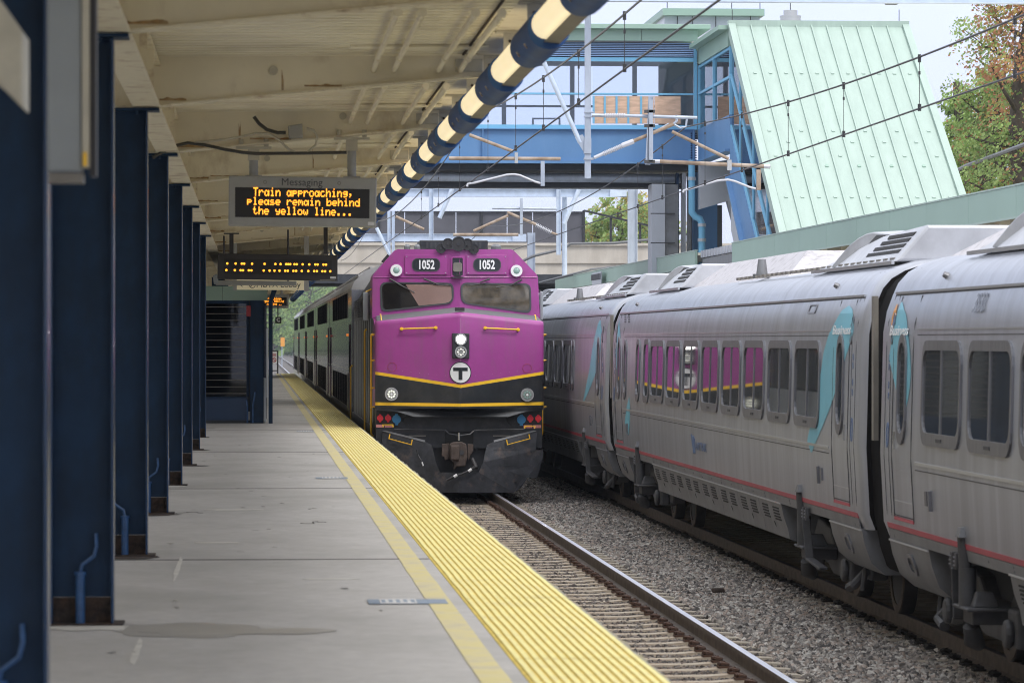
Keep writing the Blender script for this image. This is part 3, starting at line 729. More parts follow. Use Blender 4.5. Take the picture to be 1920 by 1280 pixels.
def message_sign(yq, label, group=None):
    """LED sign hung from the rafter at Y = yq; built as one design, measured on the sign at 36 m"""
    Y0 = COLY[3] - .10
    dy = yq - Y0
    f = lambda px, py, o=0: WY(px, py, Y0) + Vector((0, dy + o, 0))
    c = [f(429.4, 329), f(706.4, 333.6), f(705.4, 426), f(428, 423)]
    ctr = (c[0]+c[2])/2
    t = thing('message_sign', label, 'sign', (ctr.x, yq, c[2].z), group)
    D = Vector((0, .22, 0))
    m = MB(); m.hexa([p for p in c], [p+D for p in c]); m.build('case', M['signgrey'], t, bevel=.012)
    s = [f(441, 351, -.004), f(693, 355, -.004), f(692.5, 409.5, -.004), f(441, 407, -.004)]
    m = MB(); m.hexa(s, [p+Vector((0, .006, 0)) for p in s]); m.build('screen', M['screen'], t)
    ux = (s[1]-s[0]).normalized(); uz = Vector((-ux.z, 0, ux.x))
    rows = [('Train approaching,', 475.0, 662.0, 351.5, 367.5), ('please remain behind', 463.5, 674.5, 369.5, 384.0), ('the yellow line...', 474.5, 661.0, 387.0, 402.0)]
    m = MB(); hot = m
    for s_, xa, xb, ya, yb_ in rows:
        A = f(xa, ya, -.008); B = f(xb, ya+ (xb-xa)*.0155, -.008)
        n_ = len(s_); cw = (B-A).length/(n_*6-1)
        hgt = (yb_-ya)/F*(Y0*CT)/7
        for i_, ch in enumerate(s_):
            pat = FONT[ch]
            for r_ in range(7):
                for c_ in range(5):
                    if pat[r_][c_] == '1':
                        p = A + ux*(cw*(i_*6+c_+.5)) - uz*(hgt*(r_+.5)); a = cw*.56; b = hgt*.50
                        v = [p-ux*a-uz*b, p+ux*a-uz*b, p+ux*a+uz*b, p-ux*a+uz*b]
                        m.add(v, [(0,1,2,3)])
    m.build('led_lettering', M['led'], t, kind='stuff')
    o = f(566, 342.3, -.002); text('lettering', 'Messaging', .098, M['signtext'], t, o, ux, uz, .002, .0)
    for px_ in (497, 636):
        q = f(px_, 341.5+(px_-497)*.015, -.001); m = MB(); m.tube([q, q+Vector((0, -.004, 0))], .018, 14); kh = m.build('key_lock', M['trough'], t)
        m = MB(); m.tube([q+Vector((0, -.004, 0)), q+Vector((0, -.006, 0))], .011, 12); m.build('key_slot', M['signgrey'], kh)
    lb = [f(690, 416, -.003), f(702, 416.3, -.003), f(702, 422.5, -.003), f(690, 422.2, -.003)]
    m = MB(); m.hexa(lb, [p+Vector((0, .004, 0)) for p in lb]); m.build('maker_label', M['decal_w'], t)
    for (px_, y0_, y1_) in ((475.5, 330.5, 289), (660, 332.8, 290)):
        q = f(px_, y0_, .11); zt = zbot(q.x)
        m = MB(); m.tube([q, q+Vector((0, 0, .115)), Vector((q.x, q.y, q.z+.12)), Vector((q.x, q.y, zt-.12))], .043, 14); m.tube([q+Vector((0,0,.085)), q+Vector((0,0,.10))], .046, 14)
        m.box(q.x-.08, q.x+.08, q.y-.08, q.y+.08, q.z-.003, q.z+.012)
        m.build('hanger_post', M['signgrey'], t, smooth=50)
        m = MB(); m.box(q.x-.055, q.x+.055, q.y-.045, q.y+.02, zt-.14, zt-.02); m.box(q.x-.17, q.x+.17, q.y-.09, q.y-.005, zt-.035, zt-.012)
        for s2 in (-1, 1): m.tube([(q.x+s2*.12, q.y-.06, zt-.01), (q.x+s2*.12, q.y-.06, zt+.06)], .022, 8)
        m.build('clamp', M['bracket'], t)
    return t
message_sign(COLY[3]-.10, 'grey LED sign headed Messaging with amber text telling a train is approaching')
message_sign(COLY[16]-.10, 'small distant LED message sign half hidden behind the blue shelter post')
# cables and junction box feeding the sign
K = COLY[3] - .22
kf = lambda px, py, o=0: WY(px, py, K+o)
m = MB(); m.tube([kf(286, 296), kf(305, 285), kf(330, 273), kf(352, 268), kf(385, 272), kf(420, 280), kf(455, 286), kf(480, 288), kf(560, 287.5), kf(650, 286)], .016, 7)
m.build('sign_cable', M['cable'], None, 'dark sagging cable looping under the ceiling to the Messaging sign', 'cable', smooth=60)
m = MB(); m.tube([kf(290, 282), kf(350, 269), kf(420, 262), kf(455, 256), kf(480, 250), kf(505, 251), kf(525, 264), kf(540, 279), kf(557, 288), kf(575, 287), kf(592, 272), kf(595, 255), kf(588, 244), kf(575, 241)], .012, 7)
m.build('sign_cable', M['bracket'], None, 'pale flexible cable curling below the junction box over the sign', 'cable', smooth=60)
m = MB(); m.tube([kf(476, 219), kf(486, 232), kf(500, 243), kf(520, 249), kf(536, 249)], .017, 8)
m.build('sign_cable', M['cable'], None, 'short thick dark cable entering the left of the junction box', 'cable', smooth=60)
c = [kf(540, 236, -.04), kf(567, 232, -.04), kf(568, 258, -.04), kf(542, 259, -.04)]
t = thing('junction_box', 'small grey junction box fixed to the ceiling beam above the sign', 'junction box', kf(554, 258))
m = MB(); m.hexa(c, [p+Vector((0, .16, 0)) for p in c]); m.build('box_cover', M['signgrey'], t, bevel=.006)
m = MB()
for px_, py_ in ((544, 239), (564, 236), (564.5, 254), (545, 256)):
    q = kf(px_, py_, -.045); m.tube([q, q+Vector((0, .006, 0))], .006, 6)
m.build('cover_screws', M['chrome'], t)
# black two line LED departure board
YB = COLY[7] - .12
bf = lambda px, py, o=0: WY(px, py, YB+o)
t = thing('departure_board', 'black LED board with two rows of glowing orange dots below the Messaging sign', 'sign', bf(520, 526))
c = [bf(408.6, 475), bf(633, 478.5), bf(633, 526.6), bf(407.5, 523)]
m = MB(); m.hexa(c, [p+Vector((0, .2, 0)) for p in c]); m.build('case', M['horn'], t, bevel=.01)
s = [bf(420, 485, -.003), bf(622, 488, -.003), bf(622, 516, -.003), bf(420, 513, -.003)]
m = MB(); m.hexa(s, [p+Vector((0, .006, 0)) for p in s]); m.build('screen', M['screen'], t)
m = MB()
for row, ys_ in (([165,237,290,310,378,485,578,622,670,688,705,742,762,812,868,920,940,990,1012], 795), ([157,230,280,300,350,372,478,528,570,613,662,684,732,756,804,860,910,934,980,1004,1048], 852)):
    for x_ in row:
        q = bf(390+x_/4.573, 320+(ys_+(x_-150)*.012)/4.573, -.008)
        m.hexa([(q.x+p[0], q.y, q.z+p[1]) for p in circ(0, 0, .021, 8)], [(q.x+p[0], q.y-.002, q.z+p[1]) for p in circ(0, 0, .021, 8)])
m.build('led_dots', M['led'], t)
for px_ in (434, 610.5):
    q = bf(px_, 476, .1); m = MB(); m.box(q.x-.035, q.x+.035, q.y-.03, q.y+.03, q.z, zbot(q.x)-.001); m.box(q.x-.13, q.x+.13, q.y-.06, q.y+.06, zbot(q.x)-.02, zbot(q.x)-.0015); m.build('hanger_rod', M['horn'], t)
q = [bf(619, 518.5, -.004), bf(630, 518.7, -.004), bf(630, 522.5, -.004), bf(619, 522.3, -.004)]
m = MB(); m.hexa(q, [p+Vector((0, .003, 0)) for p in q]); m.build('maker_label', M['decal_w'], t)
q0 = bf(614, 524.4, -.004); m = MB(); m.box(q0.x-.13, q0.x+.13, q0.y, q0.y+.003, q0.z-.006, q0.z+.006); m.build('print_line', M['trough'], t)
# cream lobby sign and light fixture behind it
YL = COLY[8] - .3
lf = lambda px, py, o=0: WY(px, py, YL+o)
t = thing('lobby_sign', 'cream MBTA Lobby sign partly hidden below the black LED board', 'sign', lf(500, 543))
c = [lf(444, 520), lf(570, 520.5), lf(570, 544), lf(444, 543)]
m = MB(); m.hexa(c, [p+Vector((0, .12, 0)) for p in c]); m.build('sign_face', M['signcream'], t, bevel=.006)
text('lettering', 'MBTA Lobby', .155, M['signtext'], t, lf(522, 534, -.004), (1,0,0), (0,0,1), .003)
q = lf(473, 534, -.004); m = MB(); ring(m, circ(0, 0, .062, 18), circ(0, 0, .050, 18), lambda p: q+Vector((p[0], -.002, p[1])), lambda p: q+Vector((p[0], .003, p[1]))); m.bar(q+Vector((-.035, 0, -.035)), q+Vector((.035, 0, .035)), .014, .004, (0, 1, 0)); m.build('round_symbol', M['signtext'], t)
q = lf(452, 534, -.004); m = MB(); m.bar(q+Vector((.03, 0, .035)), q+Vector((-.02, 0, 0)), .012, .004, (0, 1, 0)); m.bar(q+Vector((.03, 0, -.035)), q+Vector((-.02, 0, 0)), .012, .004, (0, 1, 0)); m.build('arrow_symbol', M['signtext'], t)
q = lf(574.5, 530, .05); m = MB(); m.box(q.x-.045, q.x+.045, q.y-.04, q.y+.04, lf(0, 546).z, zbot(q.x)-.001); m.build('hanger_post', M['signgrey'], t)
q = lf(441, 530, .05); m = MB(); m.box(q.x-.035, q.x+.035, q.y-.04, q.y+.04, lf(0, 544).z, zbot(q.x)-.001); m.build('hanger_post', M['signgrey'], t)
YF = COLY[7] + 1.2
ff = lambda px, py, o=0: WY(px, py, YF+o)
c = [ff(404, 525.5), ff(556, 527), ff(556, 535.5), ff(404, 534)]
t = thing('hanging_light', 'long grey light housing with a small camera hanging under the LED board', 'light fixture', ff(480, 534))
m = MB(); m.hexa(c, [p+Vector((0, .18, 0)) for p in c]); m.build('housing', M['signgrey'], t, bevel=.01)
c = [ff(399, 517, -.05), ff(407, 513, -.05), ff(410, 530, -.05), ff(401, 533, -.05)]
m = MB(); m.hexa(c, [p+Vector((0, .2, 0)) for p in c]); m.build('camera_housing', M['postgrey'], t, bevel=.01)
for px_ in (420, 540):
    q = ff(px_, 527, .09); m = MB(); m.tube([q, (q.x, q.y, zbot(q.x))], .015, 8); m.build('hanger_rod', M['horn'], t)
# C marker
YC = COLY[16] - .2
t = thing('zone_marker', 'tiny dark square marker with a white letter C under the distant sign', 'sign', WY(521, 606, YC))
c = [WY(516, 594, YC), WY(527.5, 594, YC), WY(527.5, 606, YC), WY(516, 606, YC)]
m = MB(); m.hexa(c, [p+Vector((0, .1, 0)) for p in c]); m.build('marker_box', M['screen'], t)
text('lettering', 'C', .17, M['white'], t, WY(521.8, 600, YC-.01), (1,0,0), (0,0,1), .004, .008)
m = MB(); q = WY(521, 594, YC+.05); m.tube([q, (q.x, q.y, q.z+.42)], .02, 8); m.build('hanger_rod', M['horn'], t)

# near blurred hanging fixtures top left
YN = 13.6
nf = lambda px, py, o=0: WY(px, py, YN+o)
t = thing('hanging_post', 'blurred pale grey hanging post with rust spots at the upper left', 'post', nf(130, 342))
a, b = nf(88, 340), nf(172, 340); zt = EYE+2.1
m = MB(); m.box(a.x, b.x-.035, a.y, a.y+.14, a.z+.03, zt); m.build('post_box', M['postgrey'], t, bevel=.01)
m = MB(); m.box(b.x-.034, b.x-.008, a.y-.01, a.y+.13, a.z+.05, zt); m.build('edge_strip', M['bracket'], t)
m = MB(); m.box(b.x-.007, b.x+.015, a.y+.01, a.y+.15, a.z+.02, zt); m.build('side_channel', M['horn'], t)
m = MB(); m.box(a.x+.005, b.x-.03, a.y-.015, a.y+.12, a.z-.005, a.z+.029); m.tube([(a.x+.05, a.y-.02, a.z+.012), (a.x+.05, a.y-.012, a.z+.012)], .012, 8); m.build('foot_bracket', M['trough'], t)
c = nf(159, 296, -.016); m = MB(); m.box(c.x-.006, c.x+.008, c.y-.004, c.y, c.z-.03, c.z+.02); m.build('yellow_tag', M['lyellow'], t)
YM = 11.5
c = [WY(-60, -60, YM), WY(0, 0, YM), WY(44, 62, YM), WY(44, 205, YM), WY(0, 160, YM), WY(-60, 110, YM)]
t = thing('hanging_box', 'blurred grey sloping box hanging in the top left corner', 'box', c[3])
m = MB(); m.hexa(c, [p+Vector((0, .3, 0)) for p in c]); m.build('box_body', M['bracket'], t, bevel=.01)
q = WY(-30, -60, YM+.15); m = MB(); m.box(q.x-.04, q.x+.04, q.y-.04, q.y+.04, q.z, EYE+2.17); m.build('hanger_arm', M['bracket'], t)

# ================================================================= GLASS SHELTER ON THE PLATFORM
YS = Yd(75.6, -.3)
sf = lambda px, py, o=0: WY(px, py, YS+o)
XL = -3.3
t = thing('glass_shelter', 'dark glazed waiting shelter with green fascia at the end of the column row', 'shelter', (sf(450, 793).x, YS, PLAT))
xg1, xc0, xc1 = sf(462, 0).x, sf(469, 0).x, sf(494, 0).x
zf0, zf1 = sf(0, 563).z, sf(0, 536).z
for k in range(4):
    x0 = XL + (sf(502, 0).x-XL)*k/4; x1 = XL + (sf(502, 0).x-XL)*(k+1)/4-.006
    m = MB(); m.box(x0, x1, YS-.05, YS+.05, zf0, zf1); m.build('fascia_panel', M['greenfascia'], t)
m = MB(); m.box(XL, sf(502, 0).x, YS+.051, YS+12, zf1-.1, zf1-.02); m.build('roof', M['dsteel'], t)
zg0, zg1 = sf(0, 744).z, sf(0, 569).z
m = MB(); m.box(XL, xg1, YS, YS+.012, zg0, zg1); m.build('glass_pane', M['sglass'], t)
for k in range(14):
    z = zg0 + (zg1-zg0)*(k+.5)/14
    m = MB(); m.box(XL, xg1, YS-.010, YS-.002, z-.006, z+.006); m.build('glazing_bar', M['trough'], t)
m = MB(); m.box(XL, xg1+.02, YS-.02, YS+.03, PLAT+.06, zg0-.03); m.build('kick_panel', M['navy_trim'], t)
m = MB(); m.box(XL, xg1+.02, YS-.03, YS+.04, zg0-.029, zg0-.001); m.box(xg1+.001, xg1+.05, YS-.03, YS+.04, zg0, zf0-.001); m.box(XL, xg1, YS-.03, YS+.04, zg1+.001, zf0-.001); m.build('frame', M['navy'], t)
m = MB(); m.box(XL, xc0, YS-.02, YS+.03, PLAT+.001, PLAT+.059); m.build('sill', M['dsteel'], t)
m = MB(); m.box(xc0, xc1, YS-.15, YS+.15, PLAT+.001, zf0-.001); m.build('corner_column', M['navy'], t, bevel=.004)
m = MB(); m.box(sf(462,0).x, sf(470,0).x, YS-.2, YS-.151, sf(0,593).z, sf(0,573).z); m.build('alarm_box', M['redbox'], t)
m = MB(); m.tube([sf(474, 793, -.2), sf(474, 760, -.2), sf(477, 745, -.18), sf(478, 735, -.16)], .02, 6); m.tube([sf(464, 793, -.1), sf(464, 762, -.1), sf(462, 750, -.06)], .02, 6); m.build('conduit', M['conduit_blue'], t)
# right side wall of the shelter going back
xr = sf(498, 0).x
for k in range(4):
    y0 = YS+.16+k*2.9
    m = MB(); m.box(xr-.02, xr, y0, y0+2.8, PLAT+.9, zf0-.05); m.build('side_glass', M['sglass'], t)
    m = MB(); m.box(xr-.03, xr+.01, y0, y0+2.8, PLAT+.02, PLAT+.88); m.build('side_panel', M['whiteclad'], t)
    m = MB(); m.box(xr-.05, xr+.03, y0+2.8, y0+2.9, PLAT+.02, zf0-.02); m.build('mullion', M['navy'], t)
m = MB(); m.box(XL, xr, YS+11.8, YS+11.9, PLAT+.01, zf1-.11); m.build('back_wall', M['dsteel'], t)
t = thing('steel_post', 'slim blue post with angled top bracket at the right corner of the shelter', 'post', (sf(507, 793).x, YS-.3, PLAT))
m = MB(); m.box(sf(503.5,0).x, sf(511,0).x, YS-.36, YS-.26, PLAT+.001, sf(0,566).z); m.hexa([sf(503.5,566,-.36), sf(511,566,-.36), sf(511,566,-.26), sf(503.5,566,-.26)], [sf(509,545,-.36), sf(519,545,-.36), sf(519,545,-.26), sf(509,545,-.26)])
m.hexa([sf(509,545,-.36), sf(519,545,-.36), sf(519,545,-.26), sf(509,545,-.26)], [sf(509,519,-.36), sf(519,519,-.36), sf(519,519,-.26), sf(509,519,-.26)])
m.build('shaft', M['navy'], t)
m = MB(); m.box(sf(499.5,0).x, sf(503,0).x, YS-.33, YS-.28, sf(0,742).z, sf(0,621).z); m.box(sf(499.5,0).x, sf(503.3,0).x, YS-.34, YS-.27, sf(0,745).z, sf(0,742).z-.002); m.box(sf(499.5,0).x, sf(503.3,0).x, YS-.34, YS-.27, sf(0,620.9).z+.002, sf(0,616).z)
m.build('display_panel', M['whiteclad'], t)
# inside the shelter: a person is standing; seen only as a dark silhouette reflected, so just a bench
t = thing('waiting_bench', 'dark bench inside the glazed shelter', 'bench', (-1.6, YS+3, PLAT))
m = MB(); m.box(-2.6, -.7, YS+2.8, YS+3.2, PLAT+.42, PLAT+.46); m.build('seat', M['dsteel'], t)
for x in (-2.4, -.9): m = MB(); m.box(x-.03, x+.03, YS+2.85, YS+3.15, PLAT, PLAT+.419); m.build('leg', M['dsteel'], t)

# end of platform railing and notice
YE = 188.6
t = thing('end_railing', 'black railing at the far end of the platform', 'railing', (.5, YE, PLAT))
ef = lambda px, py: WY(px, py, YE)
m = MB(); a, b = ef(505, 657), ef(522, 699)
m.box(-3, b.x, YE, YE+.05, a.z-.05, a.z); m.box(-3, b.x, YE, YE+.05, PLAT+.12, PLAT+.17); m.build('rail_bars', M['fence'], t)
for k in range(12):
    x = b.x - .02 - k*.30; m = MB(); m.box(x-.02 - (.03 if k == 0 else 0), x+.02, YE-.01, YE+.06, PLAT, a.z-(.0 if k == 0 else .051)); m.build('baluster', M['fence'], t)
t = thing('warning_notice', 'small white notice with red print on the railing at the platform end', 'sign', ef(514, 681))
m = MB(); c = [ef(509, 659), ef(519, 659), ef(519, 681), ef(509, 681)]; m.hexa([p-Vector((0,.05,0)) for p in c], [p-Vector((0,.07,0)) for p in c]); m.build('board', M['white'], t)
m = MB(); o_, i_ = circ(0, 0, .11, 16), circ(0, 0, .075, 16); q = ef(514, 674.5)
ring(m, o_, i_, lambda p: (q.x+p[0], YE-.078, q.z+p[1]), lambda p: (q.x+p[0], YE-.071, q.z+p[1])); m.bar((q.x-.08, YE-.076, q.z+.08), (q.x+.08, YE-.076, q.z-.08), .03, .006, (0,1,0)); m.build('prohibition_ring', M['ared'], t)
m = MB(); q = ef(514, 663); 
for k in range(3): m.box(q.x-.10, q.x+.10, YE-.076, YE-.0715, q.z-.05*k-.015, q.z-.05*k+.012)
m.build('print_lines', M['ared'], t)
# ================================================================= PURPLE LOCOMOTIVE
YN0 = 70.9; LX = 3.85
M['purple_lt'] = mat('worn_purple_edge', (0.50, 0.20, 0.42), .4)
LO = thing('locomotive', 'purple and black diesel locomotive numbered 1052 with a white T roundel on its nose', 'locomotive', (LX, YN0, 0))
def crop(cx, cy): return 620 + cx/2.3705, 420 + cy/2.3705
def yo_nose(lx):
    a = min(abs(lx), 1.585)/1.585
    y = -.38*(1-a)
    if abs(lx) > 1.50: y += .085*(1-math.sqrt(max(0, 1-((abs(lx)-1.50)/.085)**2)))
    return y
def onnose(cx, cy, out=0.0):
    px, py = crop(cx, cy); y = YN0
    for _ in range(3):
        p = WY(px, py, y); y = YN0 + yo_nose(p.x-LX) - out
    return WY(px, py, y)
def ztn(lx): return 3.40 - .17*abs(lx)/1.585
def nose_pt(lx, z, out=0): return Vector((LX+lx, YN0+yo_nose(lx)-out, z))
XS = [-1.585, -1.578, -1.56, -1.535, -1.50, -1.2, -.8, -.4, -.05, 0, .05, .4, .8, 1.2, 1.50, 1.535, 1.56, 1.578, 1.585]
def nose_strip(m, zb, zt, out, xs=XS, nz=1):
    base = len(m.v)
    for j in range(nz+1):
        for x in xs:
            z = zb(x) + (zt(x)-zb(x))*j/nz; m.v.append(tuple(nose_pt(x, z, out)))
    n = len(xs)
    for j in range(nz):
        for i in range(n-1):
            A = base+j*n+i; m.f.append((A, A+1, A+n+1, A+n)); m.m.append(m.mi)
# nose shell: front, rounded lip, deck
m = MB(); rows = []
rows.append([(x, 0, 1.60) for x in XS]); rows.append([(x, 0, 2.4) for x in XS])
for a in (0, 22, 45, 68, 90):
    rows.append([(x, .10*(1-math.cos(R(a))), ztn(x)-.10+.10*math.sin(R(a))) for x in XS])
base = 0
for r_ in rows:
    for (x, dy, z) in r_: m.v.append((LX+x*(1-.03*dy), YN0+yo_nose(x)+dy, z))
n = len(XS)
for j in range(len(rows)-1):
    for i in range(n-1): A = j*n+i; m.f.append((A, A+1, A+n+1, A+n)); m.m.append(0)
nose = m.build('nose', M['purple'], LO, smooth=38)
# grey anti-glare deck rising to the windscreens
def yo_cab(lx): return .88 + .22*min(abs(lx), 1.56)/1.56
def oncab(cx, cy, out=0.0):
    px, py = crop(cx, cy); y = YN0+.95
    for _ in range(3):
        p = WY(px, py, y); y = YN0 + yo_cab(p.x-LX) - out
    return WY(px, py, y)
m = MB()
for x in (-1.55, -1.2, -.6, 0, .6, 1.2, 1.55): m.v += [(LX+x, YN0+yo_nose(x)+.10, ztn(x)), (LX+x*.985, YN0+yo_cab(x)+.01, 3.50-.16*abs(x)/1.55)]
for i in range(6): m.f.append((2*i, 2*i+1, 2*i+3, 2*i+2)); m.m.append(0)
m.build('nose_deck', M['deckgrey'], LO)
# nose sides and body under the cab
for s in (-1, 1):
    m = MB(); m.hexa([(LX+s*1.585, YN0+.085, 1.62), (LX+s*1.585, YN0+1.2, 1.62), (LX+s*1.585, YN0+1.2, 3.3), (LX+s*1.585, YN0+.085, 3.14)],
                     [(LX+s*1.40, YN0+.085, 1.62), (LX+s*1.40, YN0+1.2, 1.62), (LX+s*1.40, YN0+1.2, 3.3), (LX+s*1.40, YN0+.085, 3.14)])
    m.build('nose_side', M['purple'], LO)
    m = MB(); m.box(LX+s*1.50-.06, LX+s*1.50+.06, YN0+.2, YN0+1.2, .85, 1.615); m.build('pilot_side', M['lblack2'], LO)
# upper cab
out = [(185, 418), (186, 236), (192, 222), (284, 118), (298, 112), (796, 112), (812, 116), (914, 222), (921, 236), (930, 418)]
pf = [oncab(*p) for p in out]
m = MB(); b_ = [Vector((p.x, YN0+2.4, p.z)) for p in pf]
# centre crease: split face into two halves
ctop, cbot = oncab(572, 112), oncab(575, 372)
L_ = pf[:5] + [ctop, cbot]; Rr = [ctop] + pf[5:] + [cbot]
nL = len(L_)
m.add(L_, [tuple(range(nL))]); m.add(Rr, [tuple(range(len(Rr)))])
seq = pf[:5] + [ctop] + pf[5:]; bq = [Vector((p.x, YN0+2.4, p.z)) for p in seq]
for i in range(len(seq)-1): m.add([seq[i], seq[i+1], bq[i+1], bq[i]], [(0,1,2,3)])
m.build('cab_front', M['purple'], LO, bevel=.03)
# brow moulding line over windscreens
m = MB(); m.tube([oncab(190, 236, .006), oncab(380, 237, .006), oncab(572, 237, .012), oncab(760, 237, .006), oncab(918, 237, .006)], .010, 6); m.build('brow_moulding', M['purple'], LO)
# windscreens
def outline_px(pts, r=24, n=4):
    o = []
    k = len(pts)
    for i in range(k):
        p = Vector(pts[i]); a = (Vector(pts[i-1])-p).normalized(); b = (Vector(pts[(i+1) % k])-p).normalized()
        for j in range(n+1):
            t = j/n; s = p + a*r; e = p + b*r
            o.append(tuple(s*(1-t)**2 + p*2*t*(1-t) + e*t*t))
    return o
for pts, lab in (([(219, 257), (547, 261), (547, 352), (222, 392)], 'left windscreen with a pale pink inset behind the glass'), ([(576, 260), (890, 264), (893, 398), (580, 352)], 'right windscreen with a brown mottled reflection painted in')):
    o_ = outline_px(pts, 30); c = Vector((sum(p[0] for p in pts)/4, sum(p[1] for p in pts)/4))
    inn = [tuple(c + (Vector(p)-c)*Vector((1-9/(160), 1-9/70)).x) for p in o_]
    inn = [(c.x+(p[0]-c.x)*(1-8/160), c.y+(p[1]-c.y)*(1-8/66)) for p in o_]
    m = MB(); ring(m, o_, inn, lambda p: oncab(p[0], p[1], .018), lambda p: oncab(p[0], p[1], -.01)); fr = m.build('window_frame', M['gasket'], LO)
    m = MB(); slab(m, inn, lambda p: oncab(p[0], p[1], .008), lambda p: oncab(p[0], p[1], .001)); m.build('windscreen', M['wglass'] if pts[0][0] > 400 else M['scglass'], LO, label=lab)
    if pts[0][0] < 400:
        m = MB(); slab(m, inn, lambda p: oncab(p[0], p[1], .0035), lambda p: oncab(p[0], p[1], .001)); m.build('cab_interior', M['cabdark'], LO)
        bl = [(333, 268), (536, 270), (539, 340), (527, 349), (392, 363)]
        m = MB(); slab(m, bl, lambda p: oncab(p[0], p[1], .0065), lambda p: oncab(p[0], p[1], .0045)); m.build('pink_inset', M['inset'], LO)  # pale pink shape laid flat behind the left pane
m = MB(); m.bar(nose_pt(0, zy(0)+.06, .003) if False else Vector((LX, YN0-.383, 2.07)), Vector((LX, YN0-.383, 3.29)), .012, .006, (0, 1, 0)); m.build('nose_seam', M['purple_lt'], LO)
for s in (-1, 1):
    m = MB()
    for k in range(9):
        for zz_ in (3.02,): m.tube([nose_pt(s*(.12+.16*k), 2.20+.0155*k*1.0+.0, 0), nose_pt(s*(.12+.16*k), 2.20+.0155*k, .005)], .006, 6)
    m.build('nose_rivets', M['purple_lt'], LO)
# wipers
for a, b, c1, c2 in (((262, 243), (325, 280), (312, 272), (373, 305)), ((414, 243), (480, 270), (455, 268), (535, 274)), ((706, 244), (665, 258), (605, 275), (690, 262)), ((850, 247), (800, 272), (735, 281), (810, 272))):
    m = MB(); m.tube([oncab(*a, .05), oncab(*b, .07)], [.022, .012], 6); m.build('wiper_arm', M['horn'], LO)
    m = MB(); m.tube([oncab(*c1, .06), oncab(*c2, .045)], .010, 6); m.build('wiper_blade', M['horn'], LO)
# number boards
for (x0, x1, bx0, bx1, tx) in ((330, 519, 361, 487, 424.5), (603, 784, 634, 757, 693)):
    m = MB(); q = [oncab(x0, 138, .03), oncab(x1, 138, .03), oncab(x1, 225, .03), oncab(x0, 224, .03)]
    m.hexa(q, [p+Vector((0,.03,0)) for p in q]); fb = m.build('number_board_panel', M['purple'], LO, bevel=.006)
    oc = rr((bx0+bx1)/2, 181, bx1-bx0, 58, 24, 6)
    ic = rr((bx0+bx1)/2, 181, bx1-bx0-7, 51, 21, 6)
    m = MB(); ring(m, oc, ic, lambda p: oncab(p[0], p[1], .042), lambda p: oncab(p[0], p[1], .03)); m.build('board_rim', M['gasket'], fb)
    m = MB(); slab(m, ic, lambda p: oncab(p[0], p[1], .036), lambda p: oncab(p[0], p[1], .031)); m.build('board_glass', M['board'], fb)
    a_, b2 = oncab(bx0, 181, .045), oncab(bx1, 181, .045)
    text('numerals', '1052', .232, M['white'], fb, oncab(tx, 182.5, .040), (b2-a_), (0,0,1), .004, .0075, narrow=.70)
    for sx, sy in ((x0+8, 145), (x1-8, 145), (x0+8, 217), (x1-8, 217)):
        q = oncab(sx, sy, .034); m = MB(); m.tube([q, q+Vector((0,-.006,0))], .010, 6); m.build('screw', M['chrome'], fb)
# central lamp recess
m = MB(); o_ = rr(564, 190, 58, 92, 6, 3); i_ = rr(564, 190, 46, 80, 5, 3)
ring(m, o_, i_, lambda p: oncab(p[0], p[1], .02), lambda p: oncab(p[0], p[1], .0)); m.build('lamp_recess_frame', M['purple'], LO)
m = MB(); slab(m, i_, lambda p: oncab(p[0], p[1], .006), lambda p: oncab(p[0], p[1], .002)); m.build('lamp_recess', M['board'], LO)
m = MB(); c = rr(564, 188, 40, 40, 8, 4); slab(m, c, lambda p: oncab(p[0], p[1]+4, .05), lambda p: oncab(p[0], p[1]+4, .008)); m.build('lamp_cover', M['trough'], LO, bevel=.008)
m = MB(); q = oncab(564, 236, .06); m.box(q.x-.11, q.x+.11, q.y-.03, q.y+.05, q.z-.02, q.z+.005); m.hexa([oncab(548, 232, .04), oncab(580, 232, .04), oncab(564, 214, .04)], [oncab(548, 232, .03), oncab(580, 232, .03), oncab(564, 214, .03)]); m.build('lamp_shelf', M['horn'], LO)
# class lights
for cx, cy in ((291, 206), (825, 208)):
    q = oncab(cx, cy, 0); m = MB(); m.tube([q+Vector((0,-.005,0)), q+Vector((0,-.07,0))], [.132, .125], 28); cl = m.build('class_light', M['purple'], LO, smooth=40)
    m = MB(); ring(m, circ(0,0,.112,28), circ(0,0,.062,28), lambda p: q+Vector((p[0], -.085, p[1])), lambda p: q+Vector((p[0], -.069, p[1]))); m.build('rim', M['white'], cl)
    m = MB(); m.tube([q+Vector((0,-.070,0)), q+Vector((0,-.082,0)), q+Vector((0,-.089,0))], [.062, .055, .02], 20); m.build('lens', M['lens_green'], cl, smooth=60)
